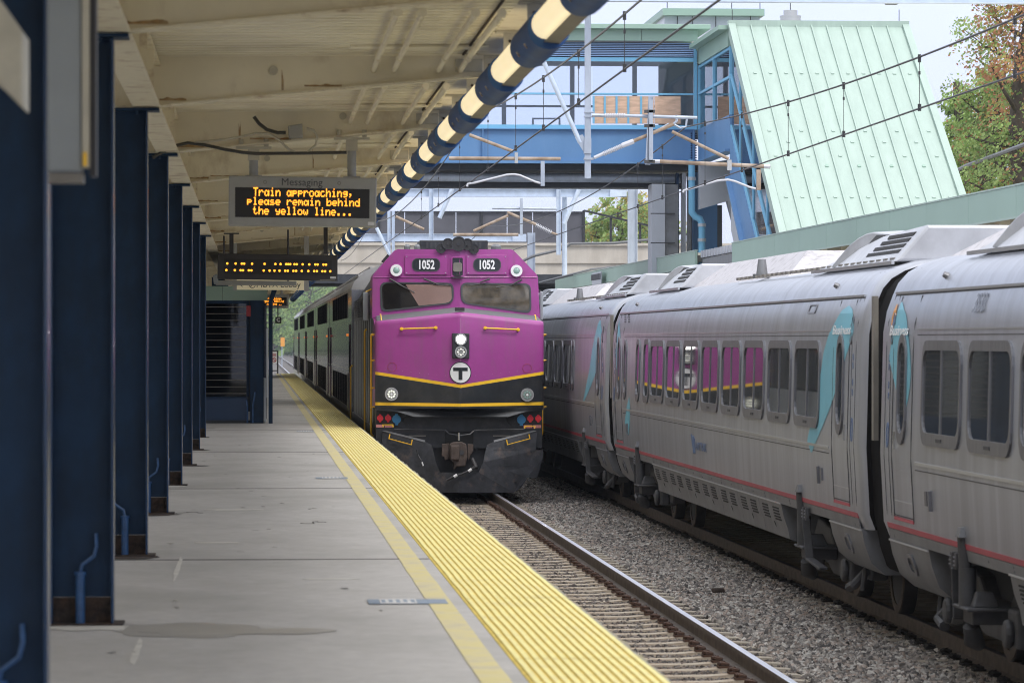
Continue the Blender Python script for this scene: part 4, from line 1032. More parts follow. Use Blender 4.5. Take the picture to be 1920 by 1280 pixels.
# horns and roof box
m = MB(); a, b = W(*crop(396, 112), 75), W(*crop(700, 72), 75); m.box(a.x, b.x, a.y, a.y+1.2, a.z-.1, b.z); rb = m.build('roof_box', M['lblack2'], LO, bevel=.02)
m = MB()
for k in range(14):
    if 4 < k < 9: continue
    x = a.x+.15+(b.x-a.x-.3)*k/13; m.box(x-.02, x+.02, a.y-.012, a.y-.002, b.z-.16, b.z-.04)
m.build('roof_box_slots', M['seam'], rb)
for cx, cy, r in ((490, 112, .085), (521, 92, .095), (569, 92, .125), (607, 94, .10), (637, 115, .085)):
    q = oncab(cx, cy-4, .06); m = MB(); rr_ = r*1.05
    m.tube([q+Vector((0, .8, .0)), q+Vector((0, .25, 0)), q+Vector((0, .08, 0)), q+Vector((0, 0, 0))], [.03, .045, rr_*.75, rr_*1.05], 22, cap=False)
    m.tube([q+Vector((0, .012, 0)), q+Vector((0, .002, 0))], rr_, 22); h = m.build('horn_bell', M['horn'], LO, smooth=60)
    m = MB(); ring(m, circ(0,0,rr_*1.08,22), circ(0,0,rr_*.92,22), lambda p: q+Vector((p[0], -.014, p[1])), lambda p: q+Vector((p[0], .003, p[1]))); m.tube([q, q+Vector((0,-.02,0))], rr_*.25, 10); m.build('horn_rim', M['lblack2'], h)
m = MB(); a, b = oncab(470, 131, .0), oncab(655, 120, 0); m.box(a.x, b.x, a.y+.01, a.y+.5, a.z, b.z+.03); m.build('horn_bracket', M['horn'], LO)
for cx in (340, 385, 735):
    q = W(*crop(cx, 112), 74); w_ = .06 if cx < 700 else .1; m = MB(); m.tube([(q.x, q.y, q.z-.1), (q.x, q.y, q.z+.05), (q.x, q.y, q.z+.1)], [w_, w_, w_*.5], 8); m.build('roof_antenna', M['asilver_s'], LO)
# nose details
for (x0, y0, x1, y1) in ((315, 466, 467, 461), (687, 462, 833, 469)):
    m = MB(); m.tube([onnose(x0, y0, .07), onnose(x1, y1, .07)], .014, 8)
    for c in ((x0, y0), (x1, y1)): m.tube([onnose(*c, 0), onnose(*c, .08)], .022, 8); m.tube([onnose(*c, 0), onnose(*c, .012)], .034, 10)
    m.build('grab_bar', M['lyellow'], LO, smooth=50)
q = [onnose(540, 484, .012), onnose(616, 486, .012), onnose(616, 597, .012), onnose(540, 596, .012)]
m = MB(); m.hexa([Vector((p.x, YN0-.42, p.z)) for p in q], [Vector((p.x, YN0-.20, p.z)) for p in q]); hb = m.build('headlight_box', M['lblack2'], LO, bevel=.01)
for (cx, cy, mm) in ((578, 512, 'lamp_on'), (578, 568, 'lamp_dim')):
    q = onnose(cx, cy); q.y = YN0-.42; m = MB()
    ring(m, circ(0,0,.112,28), circ(0,0,.088,28), lambda p: q+Vector((p[0], -.03, p[1])), lambda p: q+Vector((p[0], 0, p[1]))); hl = m.build('headlight', M['chrome'], LO)
    m = MB()
    if mm == 'lamp_on':
        for a in range(5): 
            for rr_ in (.045, .0):
                cx_, cz_ = rr_*math.cos(a*1.257+.3), rr_*math.sin(a*1.257+.3); m.tube([q+Vector((cx_, -.006, cz_)), q+Vector((cx_, -.022-rr_*.02, cz_))], .040, 14)
        m.build('lamp_bulb', M['lamp_on'], hl)
        m = MB(); m.tube([q, q+Vector((0, -.005, 0))], .087, 24); m.build('reflector', M['lens_grey'], hl)
    else:
        m.tube([q, q+Vector((0, -.01, 0))], .087, 24); m.build('reflector', M['lens_grey'], hl)
        for a in range(8):
            m = MB(); c_ = q+Vector((.055*math.cos(a*pi/4), -.010, .055*math.sin(a*pi/4))); m.tube([c_, c_+Vector((0, -.012, 0))], .017, 8); m.build('led_bulb', M['lamp_dim'] if a % 2 == 0 else M['white'], hl)
# ditch lights
for cx, cy, on in ((270, 755, 1), (873, 758, 0)):
    q = onnose(cx, cy); m = MB(); m.tube([q+Vector((0,.1,0)), q+Vector((0, -.05, 0))], .125, 28)
    dl = m.build('ditch_light', M['chrome'], LO, smooth=40)
    m = MB(); m.tube([q+Vector((0,-.051,0)), q+Vector((0,-.056,0))], .095, 24); m.build('reflector', M['lens_grey'], dl)
    for a in range(8):
        c_ = q+Vector((.058*math.cos(a*pi/4), -.057, .058*math.sin(a*pi/4))); m = MB(); m.tube([c_, c_+Vector((0, -.012, 0))], .019, 8); m.build('led_bulb', M['lamp_dim'] if on else M['lens_green'], dl)
    c_ = q+Vector((0, -.057, 0)); m = MB(); m.tube([c_, c_+Vector((0, -.012, 0))], .022, 8); m.build('led_bulb', M['white'], dl)
for cx, cy in ((273, 635), (873, 641)):
    q = onnose(cx, cy, .0); m = MB(); ring(m, circ(0,0,.088,24), circ(0,0,.080,24), lambda p: nose_pt(q.x-LX+p[0], q.z+p[1], .006), lambda p: nose_pt(q.x-LX+p[0], q.z+p[1], -.004)); pc_ = m.build('round_cover', M['ared'], LO)
    m = MB()
    for a in range(8):
        p = (.084*math.cos(a*pi/4), .084*math.sin(a*pi/4)); m.tube([nose_pt(q.x-LX+p[0], q.z+p[1], .005), nose_pt(q.x-LX+p[0], q.z+p[1], .012)], .009, 6)
    m.build('cover_bolts', M['purple'], pc_)
# black belly, yellow stripes
zy = lambda x: 1.985 + .245*abs(x)/1.585
m = MB(); nose_strip(m, lambda x: 1.60, lambda x: zy(x)-.002, .004); m.build('black_band', M['lblack'], LO, smooth=38)
m = MB(); nose_strip(m, zy, lambda x: zy(x)+.058, .006); m.build('yellow_stripe', M['lyellow'], LO)
zy2 = lambda x: 1.635 + .02*abs(x)/1.585
m = MB(); nose_strip(m, zy2, lambda x: zy2(x)+.060, .009); nose_strip(m, zy2, lambda x: zy2(x)+.001, .0); m.build('yellow_stripe', M['lyellow'], LO)
# roundel with T
q = onnose(577, 660)
def nf_(p, o): return nose_pt(q.x-LX+p[0], q.z+p[1], o)
for s in (-1, 1):
    half = [(s*.205*math.sin(R(a)), .205*math.cos(R(a))) for a in range(0, 181, 12)]
    m = MB(); slab(m, half, lambda p: nf_(p, .010), lambda p: nf_(p, .004)); m.build('roundel_white', M['white'], LO)
    m = MB(); ho = [(s*.205*math.sin(R(a)), .205*math.cos(R(a))) for a in range(0, 181, 12)]; hi_ = [(s*.190*math.sin(R(a)), .190*math.cos(R(a))) for a in range(0, 181, 12)]
    for i in range(len(ho)-1): m.hexa([nf_(ho[i], .013), nf_(ho[i+1], .013), nf_(hi_[i+1], .013), nf_(hi_[i], .013)], [nf_(ho[i], .0105), nf_(ho[i+1], .0105), nf_(hi_[i+1], .0105), nf_(hi_[i], .0105)])
    m.build('roundel_ring', M['board'], LO)
    m = MB(); tp = [(0, .095), (s*.135, .095), (s*.135, .03), (s*.036, .03), (s*.036, -.135), (0, -.135)]
    slab(m, tp, lambda p: nf_(p, .014), lambda p: nf_(p, .0105)); m.build('letter_t', M['board'], LO)
m = MB()
for cx in (573,):
    q2 = onnose(573, 382, -.12); m.box(q2.x-.09, q2.x+.09, q2.y-.05, q2.y+.02, q2.z-.02, q2.z+.045)
m.build('deck_latch', M['horn'], LO)
for a in ([(218, 402), (225, 428)], [(905, 405), (913, 430)]):
    m = MB(); p, r_ = onnose(a[0][0], a[0][1], -.25), onnose(a[1][0], a[1][1], -.20); m.tube([p, (p.x+.02, p.y, p.z+.0), r_], .013, 6); m.build('deck_handle', M['lyellow'], LO)
# anticlimber
m = MB(); c = [(200, 818), (948, 818), (942, 826), (870, 832), (790, 856), (372, 856), (292, 832), (205, 826)]
m.hexa([onnose(p[0], p[1], .03) for p in c], [onnose(p[0], p[1], .03)+Vector((0,.6,0)) for p in c]); m.build('anticlimber', M['lblack'], LO)
# pilot sheet with sockets
m = MB(); m.box(LX-1.56, LX+1.56, YN0+.12, YN0+.2, .85, 1.60); m.build('pilot_sheet', M['lblack2'], LO)
def onpil(cx, cy, o=0): p = WY(*crop(cx, cy), YN0+.12-o); return p
def c3(x, y): return ((690+x/5.486-620)*2.3705, (740+y/5.486-420)*2.3705)
for (x, y, mm, r) in ((124, 238, 'redplug', .058), (206, 238, 'redplug', .058), (293, 250, 'blueplug', .082), (400, 256, 'blackplug', .078), (1468, 256, 'blackplug', .078), (1576, 255, 'blueplug', .082), (1668, 242, 'redplug', .058), (1750, 242, 'redplug', .058)):
    q = onpil(*c3(x, y)); m = MB(); m.tube([q, q+Vector((0, -.06, 0))], r, 18); m.box(q.x-r*.35, q.x+r*.35, q.y-.05, q.y, q.z-r*1.35, q.z+r*1.25)
    sk = m.build('socket', M[mm], LO, bevel=.004)
    m = MB(); m.tube([q+Vector((0,-.061,0)), q+Vector((0,-.068,0))], r*.55, 12); m.build('socket_cap', M[mm], sk)
for (x0, x1, y0) in ((82, 246, 190), (1628, 1788, 192)):
    a, b = onpil(*c3(x0, y0-10), .01), onpil(*c3(x1, y0+110), .01); m = MB(); m.box(a.x, b.x, a.y, a.y+.009, b.z, a.z); m.build('socket_plate', M['horn'], LO)
for (x0, x1, y0, y1) in ((82, 158, 305, 335), (172, 256, 305, 335), (1600, 1690, 310, 340), (1700, 1780, 310, 340)):
    a, b = onpil(*c3(x0, y0), .02), onpil(*c3(x1, y1), .02); m = MB(); m.box(a.x, b.x, a.y, a.y+.008, b.z, a.z); m.build('warning_label', M['pinklabel'], LO)
# plow
def yo_pl(lx, z): return -.50 + .34*abs(lx)/1.55 + .25*max(0, z-.35)
def onpl(x, y, out=0):
    px, py = 690+x/5.486, 740+y/5.486; yy_ = YN0-.3
    for _ in range(4):
        p = WY(px, py, yy_); yy_ = YN0+yo_pl(p.x-LX, p.z)-out
    return WY(px, py, yy_)
half = [(940, 800), (1140, 795), (1185, 690), (1200, 610), (1225, 512), (1290, 482), (1700, 385), (1740, 385), (1725, 565), (1800, 565), (1800, 640), (1742, 850), (1640, 850), (1580, 945), (1500, 1004), (940, 1004)]
for s in (1, -1):
    pp = half if s > 0 else [(1880-x, y) for x, y in half]
    m = MB()
    # convex-ish pieces: wing and lower blade
    slab(m, pp, lambda p: onpl(*p), lambda p: onpl(*p)+Vector((0, .025, 0)))
    m.build('plow_blade', M['plow'], LO)
    tp = [(1290, 466), (1700, 366), (1735, 372), (1300, 486)] if s > 0 else [(1880-x, y) for x, y in [(1290, 466), (1700, 366), (1735, 372), (1300, 486)]]
    m = MB(); m.hexa([onpl(*p, .012) for p in tp], [onpl(*p, -.25) for p in tp]); m.build('step_tread', M['asilver_s'], LO)
    hs = [(1655, 405), (1665, 450), (1435, 512), (1425, 460)]; hs = hs if s > 0 else [(1880-x, y) for x, y in hs]
    m = MB(); m.tube([onpl(*p, .07) for p in hs], .013, 6); m.build('step_stirrup', M['lyellow'], LO)
    hs = [(1612, 345), (1615, 322), (1720, 322), (1712, 345)]; hs = hs if s > 0 else [(1880-x-10, y-14) for x, y in hs]
    m = MB(); m.tube([onpl(*p, .12) for p in hs], .014, 6); m.build('grab_bar', M['lyellow'], LO)
    wl_ = [(1285, 415), (1462, 415), (1462, 428), (1285, 428)]; wl_ = wl_ if s > 0 else [(1880-x, y) for x, y in wl_]
    m = MB(); m.hexa([onpil(*c3(*p), .03) for p in wl_], [onpil(*c3(*p), .02) for p in wl_]); m.build('step_label', M['trough'], LO)
    if s > 0:
        b4 = [(1298, 560), (1552, 562), (1548, 722), (1290, 720)]
        m = MB(); 
        ctr = Vector((sum(p[0] for p in b4)/4, sum(p[1] for p in b4)/4)); ii = [tuple(ctr+(Vector(p)-ctr)*.97) for p in b4]
        ring(m, b4, ii, lambda p: onpl(*p, .008), lambda p: onpl(*p, .0)); m.build('plow_hatch', M['lblack'], LO)
        q = onpl(1530, 885); m = MB(); m.tube([q, q+Vector((0, -.04, 0))], .025, 6); m.build('plow_bolt', M['horn'], LO)
m = MB(); m.box(LX-1.2, LX+1.2, YN0+.25, YN0+.9, .35, 1.5); m.build('pilot_beam', M['lblack2'], LO)
# draft pocket, hoses and coupler
def cp(x, y, o=.6): return WY(690+x/5.486, 740+y/5.486, YN0+.1-o)
m = MB(); c = [(835, 505), (875, 485), (960, 480), (1010, 505), (1020, 560), (1022, 640), (1000, 735), (910, 740), (880, 775), (880, 690), (838, 660)]
m.hexa([cp(*p, .55) for p in c], [cp(*p, .10) for p in c]); cpl = m.build('coupler_head', M['coupler'], LO, bevel=.02)
m = MB(); c = [(848, 518), (940, 515), (942, 672), (850, 668)]; m.hexa([cp(*p, .66) for p in c], [cp(*p, .56) for p in c]); m.build('knuckle', M['coupler'], cpl, bevel=.02)
m = MB(); c = circ(963, 592, 26, 10); m.hexa([cp(p[0], p[1]*1.0, .565) for p in c], [cp(p[0], p[1], .552) for p in c]); m.build('knuckle_hole', M['seam'], cpl)
for c in ([(760, 505), (832, 495), (832, 660), (790, 670), (782, 632), (757, 632)], [(1024, 505), (1084, 508), (1082, 580), (1050, 625), (1040, 672), (1024, 660)]):
    m = MB(); m.hexa([cp(*p, .5) for p in c], [cp(*p, .25) for p in c]); m.build('coupler_guard', M['coupler'], LO, bevel=.012)
m = MB(); c = [(790, 375), (1085, 375), (1085, 470), (1070, 640), (790, 640)]; m.hexa([cp(*p, .02) for p in c], [cp(*p, -.1) for p in c]); m.build('draft_pocket', M['under'], LO)
m = MB(); m.tube([cp(795, 365, .3), cp(830, 400, .35), cp(940, 418, .38), cp(1050, 405, .35), cp(1085, 372, .3)], .016, 7); m.tube([cp(270, 356, .1), cp(790, 362, .15)], .012, 6); m.tube([cp(1095, 362, .15), cp(1610, 354, .1), cp(1620, 330, .1)], .012, 6)
m.build('coupling_lever', M['lblack2'], LO)
m = MB(); m.tube([cp(935, 392, .45), cp(935, 470, .5)], .02, 6); m.build('lift_pin', M['chrome'], LO)
m = MB(); m.tube([cp(1070, 660, .5), cp(1100, 720, .55), cp(1110, 755, .6)], .045, 10); m.tube([cp(1095, 745, .62), cp(1050, 775, .64), cp(960, 815, .65), cp(880, 840, .66), cp(805, 880, .68)], [.035, .022, .022, .028, .018], 8); m.build('brake_hose', M['horn'], LO, smooth=60)
for (x, y) in ((1050, 774), (900, 832)): q = cp(x, y, .70); m = MB(); m.tube([q+Vector((-.03,0,-.02)), q+Vector((.03,0,.02))], .028, 8); m.build('hose_clamp', M['white'], LO)
m = MB(); m.tube([cp(500, 560, .4), cp(515, 620, .4), cp(550, 680, .45)], .012, 6); m.build('brake_hose', M['horn'], LO)
q = cp(556, 690, .46); m = MB(); m.tube([q, q+Vector((.02, 0, -.07))], .016, 6); m.build('hose_coupling', M['white'], LO)
# main body behind the cab
Ycab = YN0+2.4; LL = 17.1
prof = [(-1.56, .95), (-1.56, 3.55), (-1.50, 3.75), (-1.05, 4.45), (-.75, 4.60), (.75, 4.60), (1.05, 4.45), (1.50, 3.75), (1.56, 3.55), (1.56, .95)]
m = MB(); m.prism([(LX+p[0]*.985, p[1]) for p in prof], 'y', Ycab+.01, YN0+LL); m.build('engine_body', M['lblack2'], LO, smooth=30)
for s in (-1, 1):
    m = MB(); m.box(LX+s*1.56-.02, LX+s*1.56+.02, YN0+1.21, Ycab+.0, 1.0, 3.70); m.build('cab_side', M['lblack'], LO)
    xs_ = LX+s*1.56
    for k in range(10):   # body side bars and grilles
        y = Ycab+1.0+k*1.35
        m = MB(); m.box(xs_-.01, xs_+.015*s+.015, y, y+.06, 1.25, 3.3) if s < 0 else m.box(xs_-.02, xs_+.012, y, y+.06, 1.25, 3.3)
        m.build('body_rib', M['aline'], LO)
    for k in range(3):
        y0 = Ycab+1.2+k*4.2
        m = MB()
        for j in range(9): z = 3.38+j*.045; m.box(xs_-.022, xs_+.022, y0, y0+3.2, z, z+.018)
        m.build('air_grille', M['horn'], LO)
    m = MB(); m.box(xs_-.02, xs_+.02, Ycab+.3, YN0+LL-.05, 1.0, 1.22); m.build('side_sill', M['trough'], LO)
    for y, z0, z1 in ((YN0+1.0, 1.05, 3.0), (YN0+5.2, 1.0, 3.1), (YN0+16.2, 1.0, 2.3)):
        m = MB(); m.tube([(xs_+s*.03, y, z0), (xs_+s*.07, y, z0+.05), (xs_+s*.07, y, z1-.05), (xs_+s*.03, y, z1)], .02, 8); m.build('side_handrail', M['lyellow'], LO)
    for z in (2.98, 2.50, 1.98, 1.62):
        m = MB(); y = YN0+.35; m.tube([(xs_+s*.02, y, z), (xs_+s*.09, y, z), (xs_+s*.09, y+.28, z-.02), (xs_+s*.02, y+.28, z)], .014, 6); m.build('side_grab', M['lyellow'], LO)
# mirrors
for (x0, y0, x1, y1, Y_) in ((143, 302, 168, 430, YN0+1.6), (929, 300, 944, 428, YN0+1.4)):
    a, b = WY(*crop(x0, y0), Y_), WY(*crop(x1, y1), Y_); m = MB(); m.box(a.x, b.x, Y_, Y_+.1, b.z, a.z); mi_ = m.build('mirror', M['postgrey'], LO, bevel=.02)
    m = MB(); xm = (a.x+b.x)/2; m.tube([(xm, Y_+.05, a.z), (xm+(.12 if x0 < 500 else -.12), Y_+.1, a.z+.06)], .015, 6); m.build('mirror_arm', M['lyellow'] if x0 < 500 else M['horn'], mi_)
q = WY(*crop(246, 152), YN0+1.5); m = MB(); m.hexa([(q.x-.09, q.y, q.z-.06), (q.x+.03, q.y, q.z+.08), (q.x+.08, q.y, q.z+.03), (q.x-.03, q.y, q.z-.1)], [(q.x-.09, q.y+.2, q.z-.06), (q.x+.03, q.y+.2, q.z+.08), (q.x+.08, q.y+.2, q.z+.03), (q.x-.03, q.y+.2, q.z-.1)]); m.build('marker_lamp', M['horn'], LO)
# trucks
for yc in (YN0+3.6, YN0+13.2):
    for s in (-1, 1):
        m = MB(); m.box(LX+s*1.12-.09, LX+s*1.12+.09, yc-1.9, yc+1.9, .42, .95); tf = m.build('truck_frame', M['under'], LO, bevel=.04)
        for dy in (-1.37, 1.37): m = MB(); m.tube([(LX+s*.66, yc+dy, .5), (LX+s*.80, yc+dy, .5)], .5, 28); m.build('wheel', M['rail_side'], LO, smooth=40)
m = MB(); m.box(LX-1.2, LX+1.2, YN0+6, YN0+11, .35, .93); m.build('fuel_tank', M['lblack2'], LO, bevel=.1)

# ================================================================= BILEVEL COACHES
def make_coach(y0, label):
    x = LX; t = thing('bilevel_coach', label, 'rail coach', (x, y0, 0), 'coaches behind the locomotive')
    Lc = 25.3
    pr = [(-1.57, .55), (-1.57, 4.05), (-1.52, 4.22), (-1.25, 4.50), (-.8, 4.66), (0, 4.72)]
    pr = pr + [(-p[0], p[1]) for p in pr[::-1][1:]]
    m = MB(); m.prism([(x+p[0], p[1]) for p in pr if p[1] <= 4.05], 'y', y0, y0+Lc); m.build('body', M['stain_steel'], t)
    m = MB(); rp = [(x+p[0]*(1.002), p[1]+.001) for p in pr if p[1] >= 4.05]; m.prism(rp, 'y', y0-.01, y0+Lc+.01); m.build('roof', M['roofsilver'], t, smooth=40)
    m = MB()
    for p in ((-1.38, 4.38), (-1.1, 4.57), (-.7, 4.69)):
        m.box(x+p[0]-.03, x+p[0]+.03, y0+.3, y0+Lc-.3, p[1]-.02, p[1]+.03)
    m.build('roof_ribs', M['roofsilver'], t)
    for s in (-1, 1):
        xs_ = x+s*1.57
        m = MB(); m.box(xs_-.012, xs_+.012, y0+3.8, y0+Lc-4.6, 3.42, 4.02); ub = m.build('upper_window_band', M['coachblack'], t)
        m = MB(); m.box(xs_-.012, xs_+.012, y0+3.8, y0+Lc-4.6, 1.28, 2.02); lb = m.build('lower_window_band', M['coachblack'], t)
        for k in range(9):
            y = y0+3.8+(Lc-8.4)*k/8; m = MB(); m.box(xs_-.016, xs_+.016, y-.03, y+.03, 3.43, 4.01); m.build('window_post', M['seam'], ub)
            m = MB(); m.box(xs_-.016, xs_+.016, y-.03, y+.03, 1.29, 2.01); m.build('window_post', M['trough'], lb)
        for yd in (y0+.9, y0+Lc-2.1):
            m = MB(); m.box(xs_-.014, xs_+.014, yd, yd+1.2, 1.25, 3.25); dr = m.build('door', M['coachdoor'], t)
            m = MB(); m.box(xs_-.02, xs_+.02, yd+.2, yd+1.0, 2.12, 2.85); m.build('door_window', M['coachblack'], dr)
            m = MB(); m.tube([(xs_+s*.06, yd-.15, 1.2), (xs_+s*.06, yd-.15, 2.1)], .02, 6); m.build('door_handrail', M['chrome'], t)
        for k, yy_ in enumerate((y0+3.0, y0+Lc-3.2)):
            m = MB(); m.tube([(xs_, yy_, 3.0), (xs_+s*.05, yy_, 3.0)], .035, 10); m.build('marker_light', M['lamp_amber'] if k == 0 else M['redbox'], t)
        m = MB(); m.box(xs_-.03, xs_+.03, y0+.1, y0+Lc-.1, .58, .95); m.build('side_sill', M['trough'], t)
        for z in (2.15, 3.28, 4.06): 
            m = MB(); m.box(xs_-.018, xs_+.018, y0+.2, y0+Lc-.2, z, z+.03); m.build('side_moulding', M['stain_steel'], t)
    m = MB(); m.box(x-1.3, x+1.3, y0+Lc+.01, y0+Lc+.62, .9, 4.0); m.build('gangway', M['adark'], t)
    for yc in (y0+3, y0+Lc-3):
        m = MB(); m.box(x-1.2, x+1.2, yc-1.6, yc+1.6, .3, .56); m.build('truck_frame', M['under'], t)
        for dy in (-1.2, 1.2):
            m = MB(); m.tube([(x-.8, yc+dy, .45), (x-.66, yc+dy, .45)], .45, 20); m.tube([(x+.66, yc+dy, .45), (x+.8, yc+dy, .45)], .45, 20); m.build('wheel', M['rail_side'], t)
    return t
M['coachdoor'] = mat('dark_purple_door', (0.05, 0.02, 0.045), .8, spec=.1)
M['lamp_amber'] = mat('amber_marker_lamp', (0.6, .15, .03), .4, emis=(1, .30, .05), estr=.3)
c0 = make_coach(YN0+LL+.6, 'first silver bilevel coach coupled directly behind the purple locomotive')
for k, w_ in enumerate(('second', 'third', 'fourth', 'fifth and most distant'), 1):
    dup(c0, (LX, YN0+LL+.6+25.95*k, 0), f'{w_} silver bilevel coach behind the locomotive')
# ================================================================= SILVER HIGH SPEED TRAIN
AX = 7.55                     # centre of its track
SD = 5.97
PROF = [(.50, 6.30), (.56, 6.16), (.66, 6.12), (.85, 6.05), (1.15, 5.99), (1.80, 5.955), (2.95, 5.985), (3.15, 6.02), (3.31, 6.08), (3.42, 6.13), (3.52, 6.22), (3.60, 6.36), (3.66, 6.55), (3.71, 6.9), (3.74, 7.55)]
def sx(z):
    for (a, xa), (b, xb) in zip(PROF[:-1], PROF[1:]):
        if a <= z <= b: return xa + (xb-xa)*(z-a)/(b-a)
    return PROF[-1][1] if z > 3.7 else PROF[0][1]
def S(y, z, o=0.0): return Vector((sx(z)-o, y, z))
def AP(px, py):            # photo pixel -> (y, z) on the train side
    p = WX(px, py, SD)
    for _ in range(3): p = WX(px, py, sx(p.z))
    return p.y, p.z
def sstrip(m, fl, fr, z0, z1, n, o):
    base = len(m.v)
    for j in range(n+1):
        z = z0+(z1-z0)*j/n; m.v += [tuple(S(fl(z), z, o)), tuple(S(fr(z), z, o))]
    for j in range(n): A = base+2*j; m.f.append((A, A+1, A+3, A+2)); m.m.append(m.mi)
def sband(name, m_, par, y0, y1, z0, z1, o=.004, th=True):
    m = MB(); zs = [z0] + [p[0] for p in PROF if z0 < p[0] < z1] + [z1]
    o_ = [(y0, z) for z in zs] + [(y1, z) for z in zs[::-1]]
    n = len(zs); base = 0
    for z in zs: m.v += [tuple(S(y0, z, o)), tuple(S(y1, z, o)), tuple(S(y0, z, -.01)), tuple(S(y1, z, -.01))]
    for j in range(n-1):
        A = 4*j; m.f += [(A, A+1, A+5, A+4), (A, A+4, A+6, A+2), (A+1, A+3, A+7, A+5)]; m.m += [0]*3
    m.f += [(0, 2, 3, 1), (4*n-4, 4*n-3, 4*n-1, 4*n-2)]; m.m += [0]*2
    return m.build(name, m_, par)
def sbar(m, y0, z0, y1, z1, w, o=.006):
    """thin bar following the side between two points"""
    n = max(1, int(abs(z1-z0)/.25)); pts = [(y0+(y1-y0)*k/n, z0+(z1-z0)*k/n) for k in range(n+1)]
    for (a, za), (b, zb) in zip(pts[:-1], pts[1:]):
        m.bar(S(a, za, o/2), S(b, zb, o/2), w, o, (1, 0, 0))
def window(par, yc, zc, w, h, r=.20, frame=.055, bars=1, glass='aglass', tall=False):
    o_ = rr(yc, zc, w, h, r, 4); i_ = rr(yc, zc+.012, w-2*frame, h-2*frame-.09, max(.04, r-frame), 4)
    m = MB(); ring(m, o_, i_, lambda p: S(p[0], p[1], .022), lambda p: S(p[0], p[1], -.01)); fr = m.build('window', M['aframe'], par)
    m = MB(); slab(m, i_, lambda p: S(p[0], p[1], .008), lambda p: S(p[0], p[1], .001)); m.build('pane', M[glass], fr)
    if bars:
        m = MB(); z0 = zc-h/2+frame+.03; z1 = zc+h/2-frame-.03; m.bar(S(yc, z0, .012), S(yc, z1, .012), .045, .012, (1,0,0)); m.build('mullion', M['aframe'], fr)
        m = MB(); m.bar(S(yc-.12, zc-h/2+.055, .026), S(yc+.12, zc-h/2+.055, .026), .03, .006, (1,0,0)); m.build('frame_print', M['seam'], fr)
    return fr
